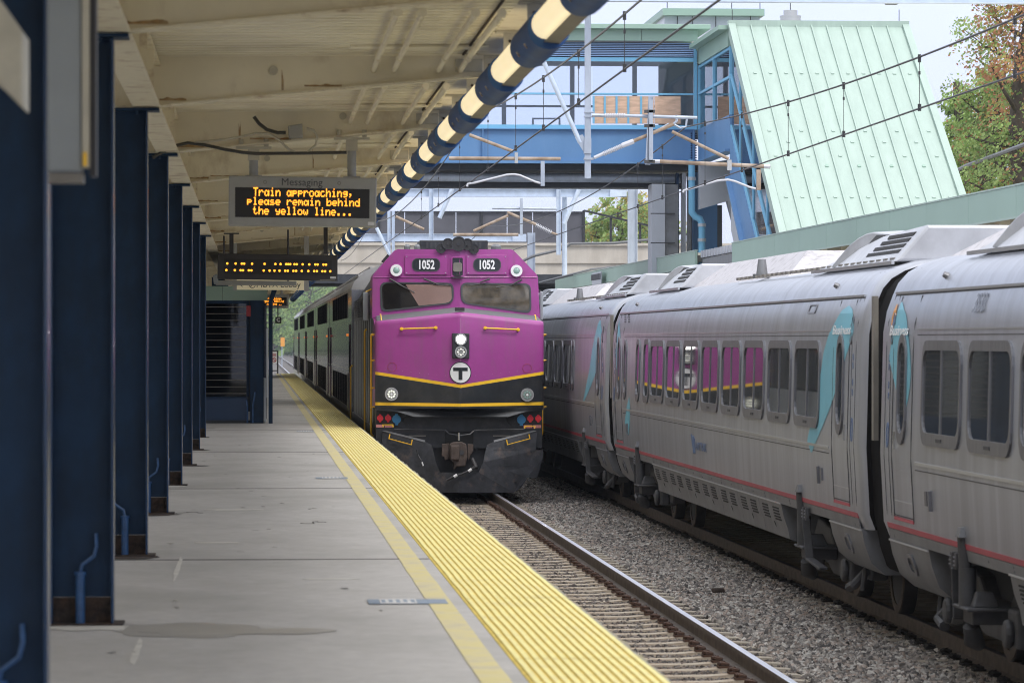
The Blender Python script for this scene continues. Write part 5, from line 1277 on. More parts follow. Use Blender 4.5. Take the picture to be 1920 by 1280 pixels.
def make_car(y0, label, wins):
    Lc = 26.0; y1 = y0+Lc
    t = thing('train_car', label, 'train car', (AX, y0, 0), 'silver cars of the parked train')
    # body shell, both sides, ends rounded
    half = PROF
    full_ = [(x, z) for z, x in half] + [(2*AX-x, z) for z, x in half[::-1][1:]]
    m = MB(); n = len(full_); secs = [(y0+.0, .955), (y0+.02, .98), (y0+.06, .994), (y0+.14, 1.0), (y1-.14, 1.0), (y1-.06, .994), (y1-.03, .975), (y1, .955)]
    zc = 2.1
    for (y, s) in secs:
        for (x, z) in full_:
            xx = AX+(x-AX)*s; m.v.append((xx, y, zc+(z-zc)*(1-(1-s)*.6) if z > zc else z))
    for j in range(len(secs)-1):
        for i in range(n-1): A = j*n+i; m.f.append((A, A+1, A+n+1, A+n)); m.m.append(0)
    m.f.append(tuple(range(n))); m.m.append(1); m.f.append(tuple(range((len(secs)-1)*n, len(secs)*n))[::-1]); m.m.append(1)
    # cut-outs for the bogies are modelled by stopping the shell at z=1.0: lower skirts are separate parts
    for i, v in enumerate(m.v):
        if v[2] < 1.0: m.v[i] = (v[0] + (.05 if v[0] < AX else -.05)*0, v[1], 1.0)
    m.build('body_shell', [M['asilver'], M['adark']], t, smooth=35)
    m = MB(); m.box(6.5, 8.6, y0+.3, y1-.3, .62, .995); m.build('underframe', M['under'], t)
    # mouldings and stripe
    sband('red_stripe', M['ared'], t, y0+.32, y1-.32, 1.105, 1.155, .003)
    sband('sole_bar', M['asilver_s'], t, y0+.32, y1-.32, 1.004, 1.10, .002)
    ex = 1.95
    for z, w_ in ((1.76, .028), (1.70, .010), (2.97, .014), (2.92, .008)):
        m = MB(); sbar(m, y0+ex+.05, z, y1-ex-.05, z, w_, .008 if w_ > .01 else .003); m.build('side_moulding', M['aline'] if w_ > .01 else M['seam'], t)
    m = MB(); sbar(m, y0+.35, 3.315, y1-.35, 3.315, .022, .02); m.build('gutter', M['aline'], t)
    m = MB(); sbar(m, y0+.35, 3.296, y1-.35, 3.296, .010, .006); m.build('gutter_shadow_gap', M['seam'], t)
    # windows
    for yc in wins: window(t, yc, 2.405, 1.86, .93)
    for s_, yy_ in ((1, y0), (-1, y1)):
        # door
        yd = yy_ + s_*1.28
        a, b = yd-.52, yd+.52
        m = MB()
        for q in (a, b): sbar(m, q, 1.22, q, 3.28, .018, .006)
        sbar(m, a, 1.245, b, 1.245, .012, .006)
        dr = m.build('door', M['seam'], t)
        m = MB(); sbar(m, a+.02, 1.38, b-.02, 1.38, .010, .003); m.build('door_step_line', M['aline'], dr)
        m = MB(); sbar(m, a, 1.215, b, 1.215, .030, .008); m.build('door_sill', M['ared'], dr)
        window(t, yd, 2.42, .46, 1.02, .22, .045, 0)
        m = MB(); sbar(m, yd+s_*(-.36), 1.86, yd+s_*(-.36), 2.02, .020, .02); m.build('door_handle', M['chrome'], t)
        m = MB(); 
        for q in (yy_+s_*.34, yy_+s_*.60): sbar(m, q, 1.02, q, 3.55, .012, .004)
        m.build('end_seam', M['seam'], t)
        m = MB(); o_ = rr(yy_+s_*.66, 2.98, .10, .30, .04, 3); ring(m, o_, rr(yy_+s_*.66, 2.98, .07, .26, .03, 3), lambda p: S(p[0], p[1], .012), lambda p: S(p[0], p[1], -.003)); m.build('grab_recess', M['aframe'], t)
        m = MB(); o_ = rr(yy_+s_*.50, 1.98, .12, .24, .05, 3); ring(m, o_, rr(yy_+s_*.50, 1.98, .06, .17, .03, 3), lambda p: S(p[0], p[1], .005), lambda p: S(p[0], p[1], -.003)); m.build('access_symbol', M['blueprint'], t)
        m = MB(); 
        for z in (2.35, 2.45, 2.62, 2.7): m.bar(S(yy_+s_*.50, z-.03, .003), S(yy_+s_*.52, z+.03, .003), .04, .004, (1,0,0))
        m.build('end_lettering', M['blueprint'], t)
        m = MB(); sbar(m, yy_+s_*2.55, 1.40, yy_+s_*2.55, 1.53, .10, .02); m.build('side_flap', M['aframe'], t)
        m = MB(); sbar(m, yy_+s_*2.75, 1.36, yy_+s_*2.75, 1.54, .05, .03); m.build('flap_latch', M['aframe'], t)
        m = MB(); q = S(yy_+s_*2.6, 3.44, 0); m.tube([q, q+Vector((-.04, 0, .02))], [.035, .025], 10); m.build('roof_marker_lamp', M['aframe'], t)
        # end skirt panel with handle
        ya, yb_ = (yy_+.25, yy_+2.35) if s_ > 0 else (yy_-2.35, yy_-.25)
        m = MB()
        pz = [(1.0, sx(1.0)), (.85, sx(.85)), (.66, sx(.66)), (.54, sx(.56)+.1)]
        m.prism([(x, z) for z, x in pz] + [(7.2, .54), (7.2, 1.0)], 'y', ya, yb_); es = m.build('end_skirt', M['asilver_s'], t, smooth=30)
        m = MB(); q = (ya+yb_)/2; 
        ring(m, rr(q, .80, .34, .20, .09, 3), rr(q, .80, .26, .13, .05, 3), lambda p: S(p[0], p[1], .02), lambda p: S(p[0], p[1], -.003)); m.build('skirt_handle', M['aframe'], es)
        m = MB(); sbar(m, ya+.02, .985, yb_-.02, .985, .014, .012); m.build('skirt_hinge', M['aline'], es)
        # bogie: centre 3.9 m from the end, damper facing the camera side
        yc = yy_+s_*3.75
        for q in (-1.35, 1.35):
            m = MB(); m.tube([(AX-.80, yc+q, .46), (AX-.66, yc+q, .46)], .46, 30); w_ = m.build('wheel', M['bogie'], t, smooth=40)
            m = MB(); ring(m, circ(0,0,.45,28), circ(0,0,.36,28), lambda p: Vector((AX-.812, yc+q+p[0], .46+p[1])), lambda p: Vector((AX-.80, yc+q+p[0], .46+p[1]))); m.build('tyre', M['rail_side'], w_)
        m = MB(); c = [(-2.1, .62), (-1.7, .88), (-.8, .80), (-.5, .62), (.5, .62), (.8, .80), (1.7, .88), (2.1, .62), (1.9, .38), (1.0, .40), (.6, .30), (-.6, .30), (-1.0, .40), (-1.9, .38)]
        m.hexa([(6.36, yc+p[0], p[1]) for p in c], [(6.56, yc+p[0], p[1]) for p in c]); m.build('bogie_frame', M['bogie'], t, bevel=.03)
        for q in (-1.35, 1.35):
            m = MB(); m.box(6.22, 6.36, yc+q-.20, yc+q+.20, .34, .66); m.tube([(6.22, yc+q, .46), (6.15, yc+q, .46)], .12, 12); m.build('axle_box', M['bogie'], t, bevel=.03)
        yv = yc + s_*.45
        m = MB(); m.tube([(6.02, yv, .62), (6.02, yv, .95)], .075, 14); m.tube([(6.00, yv, .95), (5.985, yv, 1.22)], .055, 12); m.build('damper', M['bogie'], t, smooth=40)
        m = MB(); m.hexa([(5.93, yv-.09, 1.21), (6.03, yv-.09, 1.21), (6.03, yv+.09, 1.21), (5.93, yv+.09, 1.21)], [(5.95, yv-.06, 1.29), (6.03, yv-.06, 1.29), (6.03, yv+.06, 1.29), (5.95, yv+.06, 1.29)]); m.build('damper_cap', M['asilver_s'], t)
        m = MB(); m.box(5.95, 6.40, yv-.36, yv+.30, .60, .63); m.box(6.02, 6.36, yv-.22, yv+.20, .48, .60); m.hexa([(6.02, yv-.26, .632), (6.25, yv-.26, .632), (6.25, yv-.10, .632), (6.02, yv-.10, .632)], [(6.06, yv-.2, .76), (6.2, yv-.2, .76), (6.2, yv-.13, .76), (6.06, yv-.13, .76)]); m.build('damper_bracket', M['bogie'], t, bevel=.012)
        m = MB(); m.tube([(6.05, yv, .46), (6.08, yv+.05, .34), (6.15, yv+.1, .28)], [.07, .09, .05], 10); m.build('damper_foot', M['bogie'], t, smooth=50)
        for q in (.28, .48):
            m = MB(); m.box(5.965, 6.0, yv-s_*q-.05, yv-s_*q+.05, .92, 1.06); lk = m.build('link_plate', M['bogie'], t, bevel=.006)
            m = MB()
            for dz in (.955, .99, 1.025):
                for dy in (-.022, .022): m.tube([(5.96, yv-s_*q+dy, dz), (5.952, yv-s_*q+dy, dz)], .010, 6)
            m.build('link_bolts', M['aframe'], lk)
        m = MB(); m.bar((5.99, yv-s_*.36, .93), (6.02, yv-s_*.42, .5), .09, .03); m.bar((6.02, yv-s_*.42, .5), (6.1, yv-s_*.9, .42), .10, .03); m.build('link_arm', M['bogie'], t, bevel=.008)
        m = MB(); m.tube([(6.35, yc-s_*1.9, .5), (6.2, yc-s_*1.9, .34), (6.2, yc-s_*1.6, .30)], .05, 8); m.tube([(6.3, yc-s_*2.2, .75), (6.25, yc-s_*2.15, .3)], .03, 6); m.build('sander_pipe', M['bogie'], t)
    # middle skirt: louvred panels
    ya, yb_ = y0+6.0, y1-6.0
    npn = 7
    for k in range(npn):
        a = ya+(yb_-ya)*k/npn; b = ya+(yb_-ya)*(k+1)/npn-.012
        m = MB(); m.prism([(sx(1.0), 1.0), (sx(.85), .85), (sx(.72), .72), (6.12, .60), (6.28, .54), (7.0, .54), (7.0, 1.0)], 'y', a, b)
        sk = m.build('skirt_panel', M['asilver_s'], t, smooth=30)
        for q in (.27, .73):
            m = MB(); yc = a+(b-a)*q
            for j in range(5): z = .80+j*.034; m.bar(S(yc-.24, z, .004), S(yc+.24, z, .004), .017, .006, (1,0,0))
            m.build('louvre', M['under'], sk)
        m = MB(); sbar(m, a+(b-a)*.5, .64, a+(b-a)*.5, .76, .010, .006); m.build('skirt_latch', M['under'], sk)
    m = MB(); sbar(m, ya, 1.005, yb_, 1.005, .016, .012); m.build('skirt_hinge', M['aline'], t)
    m = MB()
    for k in range(16):
        y = y0+5.2+k*(Lc-10.4)/15; 
        for z in ((1.06,) if k % 2 else (1.04, 1.075)): q = S(y, z, 0); m.tube([q, q+Vector((-.008, 0, 0))], .012, 6)
    m.build('sole_bar_rivets', M['aframe'], t)
    # roof pods
    def pod(a, b, z1=4.05, x0=6.45):
        m = MB(); zb = 3.64
        
        x1 = 2*AX-x0
        m.hexa([(x0, a, zb), (x0+.40, a+.9, z1), (x0+.40, b-1.5, z1), (x0, b, zb)], [(x1, a, zb), (x1-.40, a+.9, z1), (x1-.40, b-1.5, z1), (x1, b, zb)])
        return m.build('roof_pod', M['aroof'], t, bevel=.05)
    def hood(a, b, s_):
        # ridged wedge: low lip at a, rising to b
        m = MB(); x0 = 6.38; x1 = 2*AX-x0; zb = 3.655
        z1 = 4.02
        m.hexa([(x0, a, zb), (x0+.28, a+(b-a)*.55, z1-.05), (x0+.32, b, z1), (x0, b, zb)], [(x1, a, zb), (x1-.28, a+(b-a)*.55, z1-.05), (x1-.32, b, z1), (x1, b, zb)])
        h = m.build('roof_vent', M['aroof2'], t, bevel=.03)
        m = MB(); m.bar((x0-.03, a-.1*(1 if b > a else -1), zb-.01), (x0-.03, b, zb-.01), .03, .035); m.build('vent_lip', M['aline'], h)
        for k in range(4):
            t_ = .30+.16*k; ya_, yb2 = a+(b-a)*(.56+.03*k), b-(b-a)*.06
            xx = x0+.305*t_; zz = zb+(z1-zb)*t_
            m = MB(); m.hexa([(xx-.012, ya_, zz-.016), (xx-.012, yb2, zz-.016), (xx+.014, yb2, zz+.022), (xx+.014, ya_, zz+.022)], [(xx+.03, ya_, zz-.016), (xx+.03, yb2, zz-.016), (xx+.05, yb2, zz+.022), (xx+.05, ya_, zz+.022)])
            m.build('vent_slot', M['under'], h)
        # curved cowl
        m = MB(); pts = []
        ym = a+(b-a)*.22; n = 7
        for k in range(n): 
            a_ = k/(n-1); pts.append((x0+.02+.30*a_, ym+(b-a)*.20*a_, zb+.02+.36*math.sin(a_*pi/2)))
        m.hexa([(p[0]-.04, p[1], p[2]) for p in pts]+[(p[0]+.10, p[1]+(b-a)*.10, p[2]-.04) for p in pts[::-1]], [(p[0]+.3, p[1], p[2]+.02) for p in pts]+[(p[0]+.42, p[1]+(b-a)*.10, p[2]-.03) for p in pts[::-1]])
        m.build('vent_cowl', M['aroof2'], h, bevel=.015)
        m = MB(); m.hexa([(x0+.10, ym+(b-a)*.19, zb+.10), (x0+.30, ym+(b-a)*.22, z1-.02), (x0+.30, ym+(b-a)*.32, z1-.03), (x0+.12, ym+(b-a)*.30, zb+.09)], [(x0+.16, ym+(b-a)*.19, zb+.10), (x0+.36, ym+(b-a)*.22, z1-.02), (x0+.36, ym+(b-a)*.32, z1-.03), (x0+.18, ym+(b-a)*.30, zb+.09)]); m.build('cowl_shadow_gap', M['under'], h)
    pod(y1-3.9, y1-.25, 3.95, 6.55); hood(y1-2.6, y1-6.6, -1)
    pod(y0+9.3, y1-6.3, 4.0, 6.55); hood(y0+5.7, y0+.35, 1)
    q = Vector((6.5, y0+11.2, 3.67)); m = MB(); m.tube([q, q+Vector((0,0,.05))], .12, 12); m.tube([q+Vector((0,0,.05)), q+Vector((0,0,.24))], [.075, .05], 12); m.build('roof_antenna', M['asilver_s'], t, smooth=40)
    m = MB()
    for k in range(30):
        y = y0+.6+k*.42; m.box(6.40, 6.44, y, y+.24, 3.665, 3.70)
    m.build('roof_clips', M['trough'], t)
    # gangway rubber
    m = MB(); rub = [(AX+(x-AX)*.93, (2.1+(z-2.1)*.96 if z > 2.1 else max(z, .62))) for (x, z) in full_]
    m.prism(rub, 'y', y1+.005, y1+1.10); m.build('gangway_bellows', M['adark'], t, smooth=40)
    m = MB(); m.box(6.00, 6.05, y1+.55, y1+.66, 1.9, 3.3); m.build('gangway_strip', M['trough'], t)
    return t
G1, G2 = 36.40, 63.25
carB = make_car(G1+.62, 'middle silver train car with eight purple reflecting windows beside the locomotive', [40.6+2.18*k for k in range(8)])
carA = make_car(G1-.52-26.0, 'nearest silver train car numbered 3533 filling the right edge of the photo', [32.6-2.18*k for k in range(9)])
carC = make_car(G2+.95, 'third silver train car mostly hidden behind the purple locomotive nose', [71.9+2.18*k for k in range(7)])
dup(carC, (AX, G2+.95+26.85, 0), 'most distant silver train car beyond the locomotive')
# liveries
def swoosh(par, name, LP, RP, mm='ateal', o=.0045):
    """LP, RP: photo pixel polylines (top to bottom) of the left and right borders"""
    lz = [AP(*p)[::-1] for p in LP]; rz = [AP(*p)[::-1] for p in RP]
    z0 = max(min(a[0] for a in lz), min(a[0] for a in rz)); z1 = min(max(a[0] for a in lz), max(a[0] for a in rz))
    def interp(t, z):
        t = sorted(t)
        for a, b in zip(t[:-1], t[1:]):
            if a[0] <= z <= b[0]: return a[1]+(b[1]-a[1])*(z-a[0])/max(1e-6, b[0]-a[0])
        return t[0][1] if z < t[0][0] else t[-1][1]
    m = MB(); sstrip(m, lambda z: interp(lz, z), lambda z: interp(rz, z), z0, z1, 40, o); return m.build(name, M[mm], par)
swoosh(carB, 'teal_swoosh', [(1592, 573), (1580, 581), (1566, 605), (1553, 632), (1545, 660), (1541, 690), (1533, 740), (1522, 790), (1514, 825), (1521, 848)],
                            [(1594, 573), (1600, 581), (1602, 600), (1601, 622), (1594, 645), (1583, 680), (1572, 720), (1555, 770), (1535, 818), (1523, 848)])
swoosh(carA, 'teal_swoosh', [(1691, 566), (1680, 600), (1672, 640), (1668, 670), (1674, 700), (1682, 735), (1693, 752), (1697, 762)],
                            [(1693, 566), (1700, 590), (1704, 625), (1707, 660), (1709, 695), (1707, 725), (1703, 750), (1700, 762)])
swoosh(carA, 'orange_flash', [(1683, 570), (1674, 595), (1672, 612)], [(1685, 570), (1682, 590), (1674, 613)], 'aorange', .008)
swoosh(carA, 'blue_flash', [(1680, 590), (1677, 600), (1674, 612)], [(1682, 592), (1680, 604), (1676, 613)], 'blueprint', .011)
swoosh(carB, 'teal_leaf', [(1180, 744), (1176, 760), (1172, 790), (1175, 812), (1178, 816)], [(1180.5, 744), (1182, 765), (1181, 795), (1180, 812), (1178.5, 816)])
swoosh(carB, 'teal_leaf', [(1162, 600), (1158, 630), (1155, 660), (1156, 690), (1158, 703)], [(1162.5, 600), (1164, 630), (1163, 665), (1161, 690), (1158.5, 703)])
swoosh(carC, 'teal_swoosh', [(1125, 600), (1118, 622), (1110, 660), (1106, 690), (1100, 720), (1094, 752)], [(1127, 600), (1129, 620), (1126, 660), (1119, 695), (1108, 725), (1096, 752)])
def stext(par, s, size, mm, px, py, o=.010, bold=.0, nar=1.0, name='lettering'):
    y, z = AP(px, py); q = S(y, z, o); up = (S(y, z+.1, 0)-S(y, z, 0))
    return text(name, s, size, M[mm], par, q, (0, -1, 0), up, .002, bold, narrow=nar)
stext(carB, 'Business', .135, 'white', 1580, 619, bold=.002, nar=2.6)
stext(carA, 'Business', .135, 'white', 1688, 620, .012, bold=.002, nar=2.2)
stext(carA, '3533', .24, 'digits', 1839, 569, bold=.002, nar=1.05)
stext(carB, 'AMTRAK', .15, 'blueprint', 1315, 838, bold=.003, nar=2.1)
m = MB(); y, z = AP(1300, 834)
for k in range(3):
    m.hexa([S(y+.22-.16*k, z+.13, .006), S(y+.10-.16*k, z+.15-.03*k, .006), S(y-.02-.10*k, z-.10, .006), S(y+.02-.10*k, z-.12, .006)], [S(y+.22-.16*k, z+.13, .001), S(y+.10-.16*k, z+.15-.03*k, .001), S(y-.02-.10*k, z-.10, .001), S(y+.02-.10*k, z-.12, .001)])
m.build('arrow_mark', M['blueprint'], carB)
m = MB(); y, z = AP(1525, 579); ring(m, rr(y, z, .55, .10, .03, 3), rr(y, z, .44, .07, .02, 3), lambda p: S(p[0], p[1], .012), lambda p: S(p[0], p[1], -.002)); m.build('light_frame', M['aframe'], carB)
m = MB()
for px_ in (1173, 1180):
    for k in range(5): y, z = AP(px_, 590+k*3.5); m.bar(S(y-.14, z, .004), S(y+.14, z, .004), .012, .006, (1,0,0))
m.build('side_vent', M['under'], carB)
for px_, w_ in ((1213, .80), (1197, .55), (1173, .42)):
    y, z = AP(px_, 690); window(carB, y, 2.405, w_, .97, .2, .05, 0)
for px_ in (1076,):
    y, z = AP(px_, 660); window(carC, y, 2.405, .42, .95, .2, .05, 0)
# ================================================================= RIGHT HAND CANOPY (green fascia)
RC = thing('far_canopy', 'canopy with pale green fascia running above the silver train on the right', 'canopy', (10, 50, 0))
RX = 10.0
def rcz(px, py): return WX(px, py, RX)
yj = [Yd(d, RX) for d in (43.2, 46.5, 49.8, 53.1, 56.4, 59.7, 63.0, 66.3, 69.6, 72.9, 76.2, 79.4)]
for a, b in zip(yj[:-1], yj[1:]):
    m = MB(); m.box(RX, RX+.05, a, b-.012, 4.49, 4.90); m.build('fascia_panel', M['greenfascia'], RC)
yj2 = [Yd(d, RX) for d in (86, 89.3, 92.6, 95.9, 99.2, 102.5, 106, 110, 114, 118, 122, 126)]
for a, b in zip(yj2[:-1], yj2[1:]):
    m = MB(); m.box(RX, RX+.05, a, b-.012, 4.52, 4.90); m.build('fascia_panel', M['greenfascia'], RC)
for a, b in ((yj[0], yj[-1]), (yj2[0], yj2[-1])):
    m = MB(); m.box(RX+.06, 16.0, a, b, 4.80, 4.86); m.build('deck_sheet', M['deck'], RC)
    m = MB(); m.box(RX-.012, RX+.06, a, b, 4.902, 4.925); m.box(RX-.008, RX-.001, a, b, 4.47, 4.50); m.build('fascia_trim', M['greenroof'], RC)
for k in range(14):
    y = yj[0]+1.2+k*2.35
    if y > yj[-1]-.5: break
    m = MB(); m.box(RX+.25, RX+.50, y, y+.02, 4.20, 4.60); m.box(RX+.20, RX+.56, y-.06, y+.08, 4.60, 4.63); m.box(RX+.36, RX+.39, y+.03, y+.1, 3.9 if k % 2 else 4.2, 4.6)
    m.build('bracket', M['bracket'], RC)
    if k % 3 == 0:
        m = MB(); m.prism([(RX+.2, 4.45), (14, 4.25), (15.5, 4.4), (15.5, 4.79), (RX+.2, 4.79)], 'y', y+.4, y+.42); m.build('rafter', M['beige'], RC)
        m = MB(); m.box(12.9, 13.2, y+.3, y+.5, PLAT, 4.3); m.build('column', M['navy'], RC)
m = MB(); m.tube([(RX+.3, yj[0], 4.38), (RX+.3, yj[-1], 4.38)], .05, 8); m.build('lamp_line', M['signcream'], RC)
m = MB(); m.box(9.35, 17, 5, 190, -.26, PLAT); m.build('far_platform', M['conc'], None, kind='structure')
# bare wall end of the roof gap: railings with sheeting
t = thing('roof_gap_railing', 'rough grey edge structure in the gap of the green fascia', 'railing', WX(1335, 455, RX))
a, b = WX(1300, 478, RX+.2), WX(1371, 462, RX+.2)
m = MB(); m.box(RX+.15, RX+.2, yj[-1]+.02, yj2[0]-.02, 4.45, 4.72); m.build('sheet', M['asilver_s'], t)
for k in range(13):
    y = yj[-1]+.2+k*.5; m = MB(); m.box(RX+.10, RX+.25, y, y+.22, 4.74, 4.90); m.build('roof_clip', M['clad'], t)
m = MB(); m.box(RX+.16, RX+.19, yj[-1]+.02, yj2[0]-.02, 4.735, 4.86); m.build('dark_strip', M['seam'], t)
# notice plate on fascia far end
t = thing('fascia_plate', 'small grey plate with black bars mounted by the far green fascia', 'sign', WX(1128, 525, RX-.1))
m = MB(); a, b = WX(1110, 512, RX-.15), WX(1127, 532, RX-.15); m.box(RX-.15, RX-.12, b.y, a.y, b.z, a.z); m.build('plate', M['clad'], t)
m = MB()
for k in range(6): y = b.y+(a.y-b.y)*(k+.3)/6; m.box(RX-.16, RX-.151, y, y+.6, a.z-.22, a.z-.05)
m.build('bars', M['seam'], t)

# ================================================================= FOOTBRIDGE WITH STAIR TOWER
M['lblue2'] = mat('louvre_blade_blue', (0.30, 0.46, 0.72), .4)
DB = 94.2; YB_ = Yd(DB, 10.0)
B = lambda px, py, o=0: WY(px, py, YB_+o)
FB = thing('footbridge', 'blue glazed footbridge with green fascia crossing above both trains', 'footbridge', (B(1100, 305).x, YB_, 4))
xr_ = B(1305, 0).x; xl_ = -1.0
zz = lambda py: B(1100, py).z
# roof fascia, in panels
xj = [xl_, 2.0, 4.5, B(1005,0).x, B(1201,0).x, xr_+.02]
m = MB(); m.box(xl_, xr_+.3, YB_-.55, YB_+5.2, zz(57), zz(48)); m.build('roof_edge', M['greenfascia'], FB, bevel=.01)
for a, b in zip(xj[:-1], xj[1:]):
    m = MB(); m.box(a, b-.012, YB_-.30, YB_-.2, zz(78), zz(57.2)); m.build('fascia_panel', M['greenfascia'], FB)
m = MB(); m.box(xl_, xr_, YB_-.19, YB_+5, zz(60), zz(57.3)); m.build('ceiling', M['intgrey'], FB)
# louvres
m = MB(); m.box(xl_, xr_-.04, YB_+.08, YB_+.12, zz(108), zz(79)); m.build('louvre_back', M['louv_dark'], FB)
nl = 8
for k in range(nl):
    z = zz(106.5) + (zz(80)-zz(106.5))*(k+.2)/nl
    m = MB(); m.hexa([(xl_, YB_-.06, z), (xl_, YB_-.06, z+.022), (xl_, YB_+.07, z+.030), (xl_, YB_+.07, z+.010)], [(xr_-.05, YB_-.06, z), (xr_-.05, YB_-.06, z+.022), (xr_-.05, YB_+.07, z+.030), (xr_-.05, YB_+.07, z+.010)]); m.build('louvre_blade', M['lblue2'], FB)
# frames
for py0, py1 in ((115.5, 108), (178, 174.5), (242, 234.5)):
    m = MB(); m.box(xl_, xr_, YB_-.05, YB_+.07, zz(py0), zz(py1)); m.build('frame_rail', M['lblue'], FB)
m = MB(); m.box(xr_-.06, xr_+.02, YB_-.08, YB_+.08, zz(242)-.02, zz(78.5)); m.build('frame_post', M['lblue'], FB)
xm_ = [xl_, 3.4, B(1110, 0).x, xr_-.07]
for a, b in zip(xm_[:-1], xm_[1:]):
    for py0, py1 in ((174, 116), (234, 178.5)):
        m = MB(); m.box(a+.005, b-.005, YB_-.004, YB_+.004, zz(py0), zz(py1)); m.build('glass_pane', M['cglass'], FB)
# back wall of the bridge: frames and posts
for py0, py1 in ((116, 78), (197, 193), (250, 238)):
    m = MB(); m.box(xl_, xr_+3, YB_+4.2, YB_+4.3, zz(py0)+.2, zz(py1)+.2); m.build('back_rail', M['intgrey'], FB)
for px_ in (880, 945, 1073, 1190):
    x = B(px_, 0, 4.2).x; m = MB(); m.box(x-.055, x+.055, YB_+4.15, YB_+4.32, zz(250), zz(90)); m.build('back_post', M['intgrey'], FB)
x0, x1 = B(1235, 0, 4.0).x, B(1305, 0, 4.0).x
m = MB(); m.box(x0, x1+1.5, YB_+3.9, YB_+4.1, zz(245), zz(100)); m.build('lobby_wall', M['intgrey'], FB)
m = MB(); m.box(xl_, xr_, YB_+.2, YB_+4.1, zz(245), zz(240)); m.build('bridge_floor', M['intgrey'], FB)
# plywood hoarding
a, b = B(1112, 181, .1), B(1275, 233, .1)
for k in range(2):
    x0 = a.x + (b.x-a.x)*(.70 if k else 0); x1 = b.x if k else a.x+(b.x-a.x)*.695
    m = MB(); m.box(x0, x1, YB_-.035, YB_-.010, b.z, a.z); m.build('plywood_sheet', M['ply'], FB)
for px_ in (1112, 1133, 1155, 1177, 1201):
    x = B(px_, 0, .1).x; m = MB(); m.box(x-.025, x+.025, YB_-.055, YB_-.036, b.z, a.z); m.build('hoarding_stud', M['lblue'], FB)
m = MB(); p, q = B(1000, 222, .15), B(1050, 222, .15); m.tube([(p.x, YB_+.3, B(0,234).z), (p.x, YB_+.3, p.z), (q.x, YB_+.3, q.z), (q.x, YB_+.3, B(0,234).z)], .03, 8); m.build('inner_handrail', M['clad'], FB)
# main girder
m = MB(); m.box(xl_, xr_-.02, YB_-.02, YB_+.02, zz(303), zz(243)); gd = m.build('girder_web', M['bblue'], FB)
m = MB(); m.box(xl_, xr_, YB_-.2, YB_+.2, zz(307), zz(303.3)); m.box(xl_, xr_, YB_-.12, YB_+.12, zz(243.3), zz(242.2)); m.build('girder_flange', M['bblue'], FB)
for px_ in (905, 1300):
    x = B(px_, 0).x; m = MB(); m.box(x-.012, x+.012, YB_-.14, YB_-.021, zz(303), zz(244)); m.build('stiffener', M['bblue'], FB)
m = MB()
for k in range(12):
    z = zz(300)+(zz(250)-zz(300))*k/11
    for px_ in (1296, 1304.5): x = B(px_, 0).x; m.tube([(x, YB_-.02, z), (x, YB_-.05, z)], .022, 6)
m.build('rivets', M['navy'], FB)
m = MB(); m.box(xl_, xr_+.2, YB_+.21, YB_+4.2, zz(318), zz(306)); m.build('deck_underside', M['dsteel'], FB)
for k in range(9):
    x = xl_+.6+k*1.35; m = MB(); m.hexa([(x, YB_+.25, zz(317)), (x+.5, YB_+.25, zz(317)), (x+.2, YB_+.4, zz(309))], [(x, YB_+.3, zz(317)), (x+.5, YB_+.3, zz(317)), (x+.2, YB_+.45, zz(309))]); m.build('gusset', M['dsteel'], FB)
# service pipes slung below
m = MB(); a, b = B(700, 331, 1), B(1286, 335, 1); m.tube([a, b], .115, 12); m.build('service_pipe', M['galv'], FB, smooth=50)
m = MB(); m.box(a.x, b.x, YB_+1.2, YB_+2.2, B(0,348,1).z, B(0,337,1).z); m.build('cable_tray', M['dsteel'], FB)
# rooftop plant
t = thing('roof_plant_room', 'white clad plant room with green eaves on the footbridge roof', 'roof structure', W(1325, 48, 101))
P = lambda px, py, d=101: W(px, py, d)
a, b = P(1246, 48), P(1426, 29)
m = MB(); m.box(a.x, b.x, a.y, a.y+5, a.z-.4, b.z); m.build('wall', M['whiteclad'], t)
a, b = P(1240, 31), P(1432, 18); m = MB(); m.box(a.x, b.x, a.y-.35, a.y+5.3, a.z, b.z)
m.build('eaves', M['greenfascia'], t)
for px_ in (1270, 1298, 1342, 1407): q = P(px_, 48); m = MB(); m.box(q.x-.012, q.x+.012, q.y-.01, q.y-.001, q.z-.3, P(0, 31).z-.002); m.build('panel_joint', M['seam'], t)
for px_ in (1251, 1372, 1425):
    q = P(px_, 18); t2 = thing('lightning_rod', {1251: 'left thin rod on the plant room roof', 1372: 'middle thin rod on the plant room roof', 1425: 'right thin rod on the plant room roof'}[px_], 'rod', q, 'rods on the roofs')
    m = MB(); m.tube([q, q+Vector((0, 0, .5))], .012, 5); m.build('rod', M['wire'], t2)
